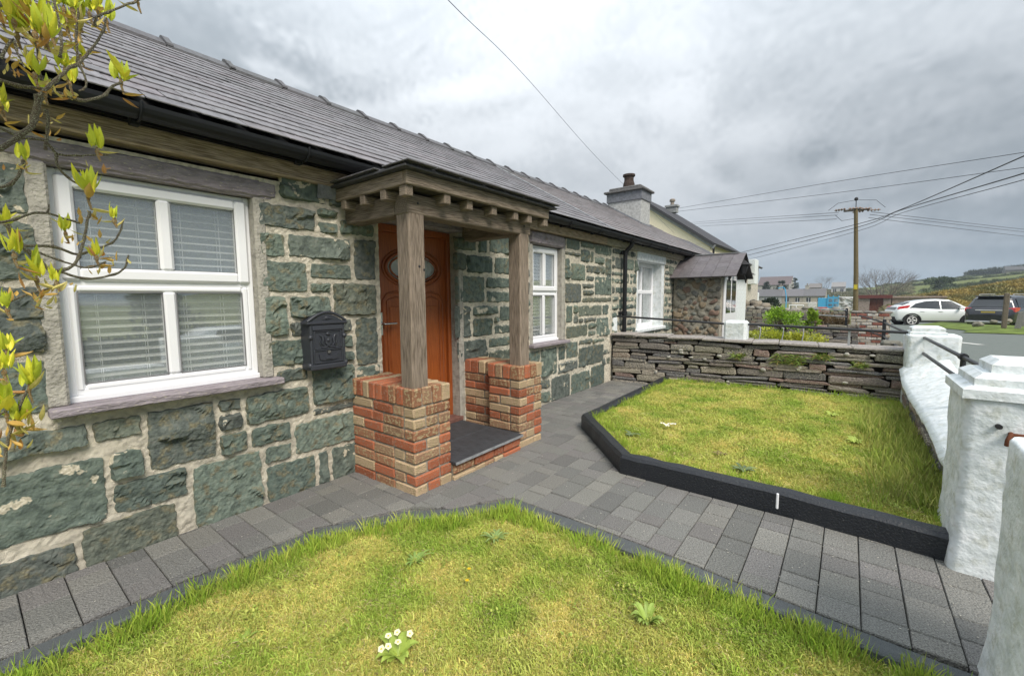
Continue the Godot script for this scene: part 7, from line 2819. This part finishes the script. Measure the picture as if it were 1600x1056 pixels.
func branch_lines() -> Array:
	var out := []
	out.append([0.0035, 0.0020, [Vector3(-1.771, 1.639, 1.720), Vector3(-1.749, 1.641, 1.720), Vector3(-1.731, 1.641, 1.720), Vector3(-1.705, 1.643, 1.720), Vector3(-1.674, 1.645, 1.720), Vector3(-1.656, 1.642, 1.720), Vector3(-1.624, 1.660, 1.720), Vector3(-1.611, 1.681, 1.720), Vector3(-1.596, 1.696, 1.720)]])
	out.append([0.0015, 0.0010, [Vector3(-1.611, 1.681, 1.720), Vector3(-1.601, 1.679, 1.720), Vector3(-1.589, 1.678, 1.720)]])
	out.append([0.0030, 0.0015, [Vector3(-1.716, 1.606, 1.800), Vector3(-1.682, 1.658, 1.800), Vector3(-1.665, 1.677, 1.800), Vector3(-1.642, 1.718, 1.800), Vector3(-1.628, 1.751, 1.800), Vector3(-1.626, 1.765, 1.800)]])
	out.append([0.0020, 0.0015, [Vector3(-1.640, 1.748, 1.800), Vector3(-1.637, 1.763, 1.800), Vector3(-1.614, 1.787, 1.800), Vector3(-1.587, 1.811, 1.800), Vector3(-1.571, 1.828, 1.800)]])
	out.append([0.0020, 0.0010, [Vector3(-1.665, 1.674, 1.800), Vector3(-1.660, 1.659, 1.800), Vector3(-1.658, 1.642, 1.800), Vector3(-1.668, 1.632, 1.800)]])
	out.append([0.0020, 0.0015, [Vector3(-1.663, 1.686, 1.780), Vector3(-1.662, 1.725, 1.780), Vector3(-1.657, 1.769, 1.780), Vector3(-1.647, 1.815, 1.780)]])
	out.append([0.0020, 0.0015, [Vector3(-1.694, 1.658, 1.850), Vector3(-1.690, 1.688, 1.850), Vector3(-1.693, 1.725, 1.850), Vector3(-1.696, 1.760, 1.850)]])
	out.append([0.0020, 0.0015, [Vector3(-1.700, 1.666, 1.700), Vector3(-1.703, 1.690, 1.700), Vector3(-1.701, 1.714, 1.700), Vector3(-1.712, 1.752, 1.700), Vector3(-1.723, 1.798, 1.700)]])
	out.append([0.0020, 0.0010, [Vector3(-1.760, 1.614, 1.900), Vector3(-1.746, 1.646, 1.900), Vector3(-1.744, 1.625, 1.900), Vector3(-1.738, 1.608, 1.900)]])
	out.append([0.0025, 0.0015, [Vector3(-1.774, 1.578, 1.660), Vector3(-1.754, 1.578, 1.660), Vector3(-1.730, 1.571, 1.660), Vector3(-1.699, 1.570, 1.660), Vector3(-1.683, 1.552, 1.660), Vector3(-1.635, 1.562, 1.660), Vector3(-1.611, 1.569, 1.660)]])
	out.append([0.0025, 0.0015, [Vector3(-1.686, 1.551, 1.660), Vector3(-1.685, 1.527, 1.660), Vector3(-1.661, 1.501, 1.660), Vector3(-1.650, 1.498, 1.660)]])
	out.append([0.0050, 0.0030, [Vector3(-1.711, 1.622, 1.750), Vector3(-1.723, 1.571, 1.750), Vector3(-1.745, 1.541, 1.750), Vector3(-1.760, 1.524, 1.750), Vector3(-1.788, 1.503, 1.750)]])
	out.append([0.0030, 0.0025, [Vector3(-1.780, 1.478, 1.600), Vector3(-1.756, 1.487, 1.600), Vector3(-1.742, 1.497, 1.600), Vector3(-1.731, 1.517, 1.600), Vector3(-1.724, 1.543, 1.600)]])
	out.append([0.0025, 0.0015, [Vector3(-1.780, 1.408, 1.660), Vector3(-1.753, 1.420, 1.660), Vector3(-1.729, 1.434, 1.660), Vector3(-1.706, 1.440, 1.660), Vector3(-1.684, 1.433, 1.660), Vector3(-1.663, 1.428, 1.660)]])
	out.append([0.0015, 0.0010, [Vector3(-1.707, 1.439, 1.660), Vector3(-1.704, 1.447, 1.660), Vector3(-1.703, 1.455, 1.660)]])
	out.append([0.0030, 0.0015, [Vector3(-1.788, 1.385, 1.640), Vector3(-1.768, 1.383, 1.640), Vector3(-1.739, 1.379, 1.640), Vector3(-1.699, 1.379, 1.640), Vector3(-1.668, 1.368, 1.640), Vector3(-1.651, 1.376, 1.640), Vector3(-1.617, 1.394, 1.640), Vector3(-1.602, 1.419, 1.640), Vector3(-1.595, 1.444, 1.640)]])
	out.append([0.0035, 0.0020, [Vector3(-1.759, 1.411, 1.680), Vector3(-1.740, 1.369, 1.680), Vector3(-1.727, 1.350, 1.680), Vector3(-1.708, 1.333, 1.680), Vector3(-1.683, 1.342, 1.680), Vector3(-1.670, 1.368, 1.680), Vector3(-1.659, 1.413, 1.680), Vector3(-1.651, 1.449, 1.680)]])
	out.append([0.0020, 0.0015, [Vector3(-1.740, 1.369, 1.680), Vector3(-1.700, 1.354, 1.680), Vector3(-1.667, 1.339, 1.680), Vector3(-1.648, 1.345, 1.680), Vector3(-1.634, 1.354, 1.680)]])
	out.append([0.0025, 0.0015, [Vector3(-1.708, 1.333, 1.680), Vector3(-1.701, 1.330, 1.680), Vector3(-1.666, 1.320, 1.680), Vector3(-1.631, 1.325, 1.680), Vector3(-1.607, 1.342, 1.680), Vector3(-1.599, 1.369, 1.680)]])
	out.append([0.0030, 0.0020, [Vector3(-1.796, 1.254, 1.580), Vector3(-1.772, 1.271, 1.580), Vector3(-1.742, 1.286, 1.580), Vector3(-1.709, 1.300, 1.580), Vector3(-1.692, 1.315, 1.580)]])
	out.append([0.0030, 0.0020, [Vector3(-1.793, 0.904, 1.520), Vector3(-1.788, 0.947, 1.520), Vector3(-1.781, 0.994, 1.520), Vector3(-1.764, 1.049, 1.520), Vector3(-1.748, 1.093, 1.520)]])
	out.append([0.0025, 0.0020, [Vector3(-1.811, 1.040, 1.520), Vector3(-1.790, 1.049, 1.520), Vector3(-1.777, 1.059, 1.520)]])
	out.append([0.0025, 0.0020, [Vector3(-1.699, 1.618, 1.700), Vector3(-1.697, 1.597, 1.700), Vector3(-1.701, 1.568, 1.700), Vector3(-1.705, 1.545, 1.700)]])
	return out


func sprig_places() -> Array:
	var out := []
	out.append([Vector3(-1.573, 1.744, 1.612), true, 6, 0.082])
	out.append([Vector3(-1.601, 1.825, 1.680), true, 3, 0.069])
	out.append([Vector3(-1.540, 1.906, 1.641), true, 4, 0.071])
	out.append([Vector3(-1.653, 1.483, 1.693), true, 6, 0.085])
	out.append([Vector3(-1.635, 1.569, 1.698), true, 6, 0.065])
	out.append([Vector3(-1.620, 1.553, 1.574), false, 4, 0.041])
	out.append([Vector3(-1.721, 1.553, 1.563), true, 4, 0.061])
	out.append([Vector3(-1.747, 1.497, 1.744), false, 3, 0.033])
	out.append([Vector3(-1.642, 1.439, 1.617), false, 5, 0.047])
	out.append([Vector3(-1.639, 1.405, 1.612), false, 4, 0.048])
	out.append([Vector3(-1.634, 1.427, 1.779), true, 2, 0.044])
	out.append([Vector3(-1.685, 1.410, 1.663), true, 3, 0.056])
	out.append([Vector3(-1.691, 1.381, 1.744), false, 3, 0.029])
	out.append([Vector3(-1.645, 1.367, 1.665), true, 2, 0.060])
	out.append([Vector3(-1.630, 1.357, 1.701), false, 6, 0.058])
	out.append([Vector3(-1.631, 1.337, 1.593), false, 3, 0.041])
	out.append([Vector3(-1.732, 1.322, 1.700), true, 4, 0.078])
	out.append([Vector3(-1.743, 1.287, 1.751), false, 6, 0.055])
	out.append([Vector3(-1.726, 1.271, 1.675), false, 4, 0.052])
	out.append([Vector3(-1.757, 1.361, 1.723), true, 4, 0.073])
	out.append([Vector3(-1.765, 1.380, 1.708), false, 3, 0.044])
	out.append([Vector3(-1.751, 1.423, 1.574), true, 4, 0.064])
	out.append([Vector3(-1.710, 1.313, 1.727), true, 3, 0.050])
	out.append([Vector3(-1.701, 1.300, 1.690), false, 3, 0.038])
	out.append([Vector3(-1.659, 1.730, 1.626), true, 6, 0.087])
	out.append([Vector3(-1.645, 1.727, 1.567), true, 4, 0.076])
	out.append([Vector3(-1.691, 1.639, 1.750), false, 5, 0.049])
	out.append([Vector3(-1.694, 1.660, 1.664), true, 3, 0.060])
	out.append([Vector3(-1.680, 1.639, 1.718), false, 5, 0.043])
	out.append([Vector3(-1.701, 1.737, 1.753), true, 5, 0.084])
	out.append([Vector3(-1.692, 1.739, 1.717), true, 3, 0.067])
	out.append([Vector3(-1.654, 1.775, 1.763), true, 5, 0.077])
	out.append([Vector3(-1.637, 1.804, 1.647), true, 4, 0.071])
	out.append([Vector3(-1.652, 1.718, 1.736), true, 3, 0.049])
	out.append([Vector3(-1.703, 1.737, 1.658), false, 4, 0.046])
	out.append([Vector3(-1.706, 1.670, 1.766), false, 3, 0.035])
	out.append([Vector3(-1.668, 1.751, 1.753), true, 3, 0.058])
	out.append([Vector3(-1.635, 1.800, 1.581), false, 4, 0.045])
	out.append([Vector3(-1.689, 1.599, 1.590), false, 4, 0.045])
	out.append([Vector3(-1.685, 1.623, 1.608), false, 4, 0.040])
	out.append([Vector3(-1.774, 1.267, 1.772), true, 3, 0.048])
	out.append([Vector3(-1.775, 1.191, 1.656), true, 4, 0.074])
	out.append([Vector3(-1.782, 1.161, 1.698), true, 4, 0.068])
	out.append([Vector3(-1.744, 1.106, 1.520), true, 5, 0.102])
	out.append([Vector3(-1.778, 1.059, 1.520), true, 5, 0.110])
	out.append([Vector3(-1.761, 1.035, 1.520), true, 4, 0.079])
	out.append([Vector3(-1.752, 1.016, 1.520), false, 7, 0.067])
	out.append([Vector3(-1.780, 0.993, 1.520), false, 5, 0.055])
	out.append([Vector3(-1.770, 0.971, 1.520), false, 4, 0.051])
	out.append([Vector3(-1.716, 1.760, 1.759), true, 5, 0.074])
	out.append([Vector3(-1.683, 1.802, 1.710), true, 5, 0.077])
	out.append([Vector3(-1.672, 1.780, 1.764), true, 4, 0.071])
	out.append([Vector3(-1.626, 1.811, 1.748), true, 4, 0.065])
	out.append([Vector3(-1.642, 1.782, 1.778), true, 3, 0.063])
	out.append([Vector3(-1.726, 1.763, 1.708), true, 5, 0.078])
	out.append([Vector3(-1.732, 1.808, 1.596), true, 4, 0.085])
	out.append([Vector3(-1.724, 1.736, 1.749), false, 5, 0.049])
	out.append([Vector3(-1.747, 1.642, 1.772), false, 4, 0.041])
	out.append([Vector3(-1.738, 1.642, 1.759), false, 3, 0.035])
	out.append([Vector3(-1.728, 1.703, 1.685), false, 3, 0.038])
	out.append([Vector3(-1.753, 1.606, 1.717), true, 4, 0.057])
	out.append([Vector3(-1.744, 1.628, 1.606), true, 3, 0.055])
	return out
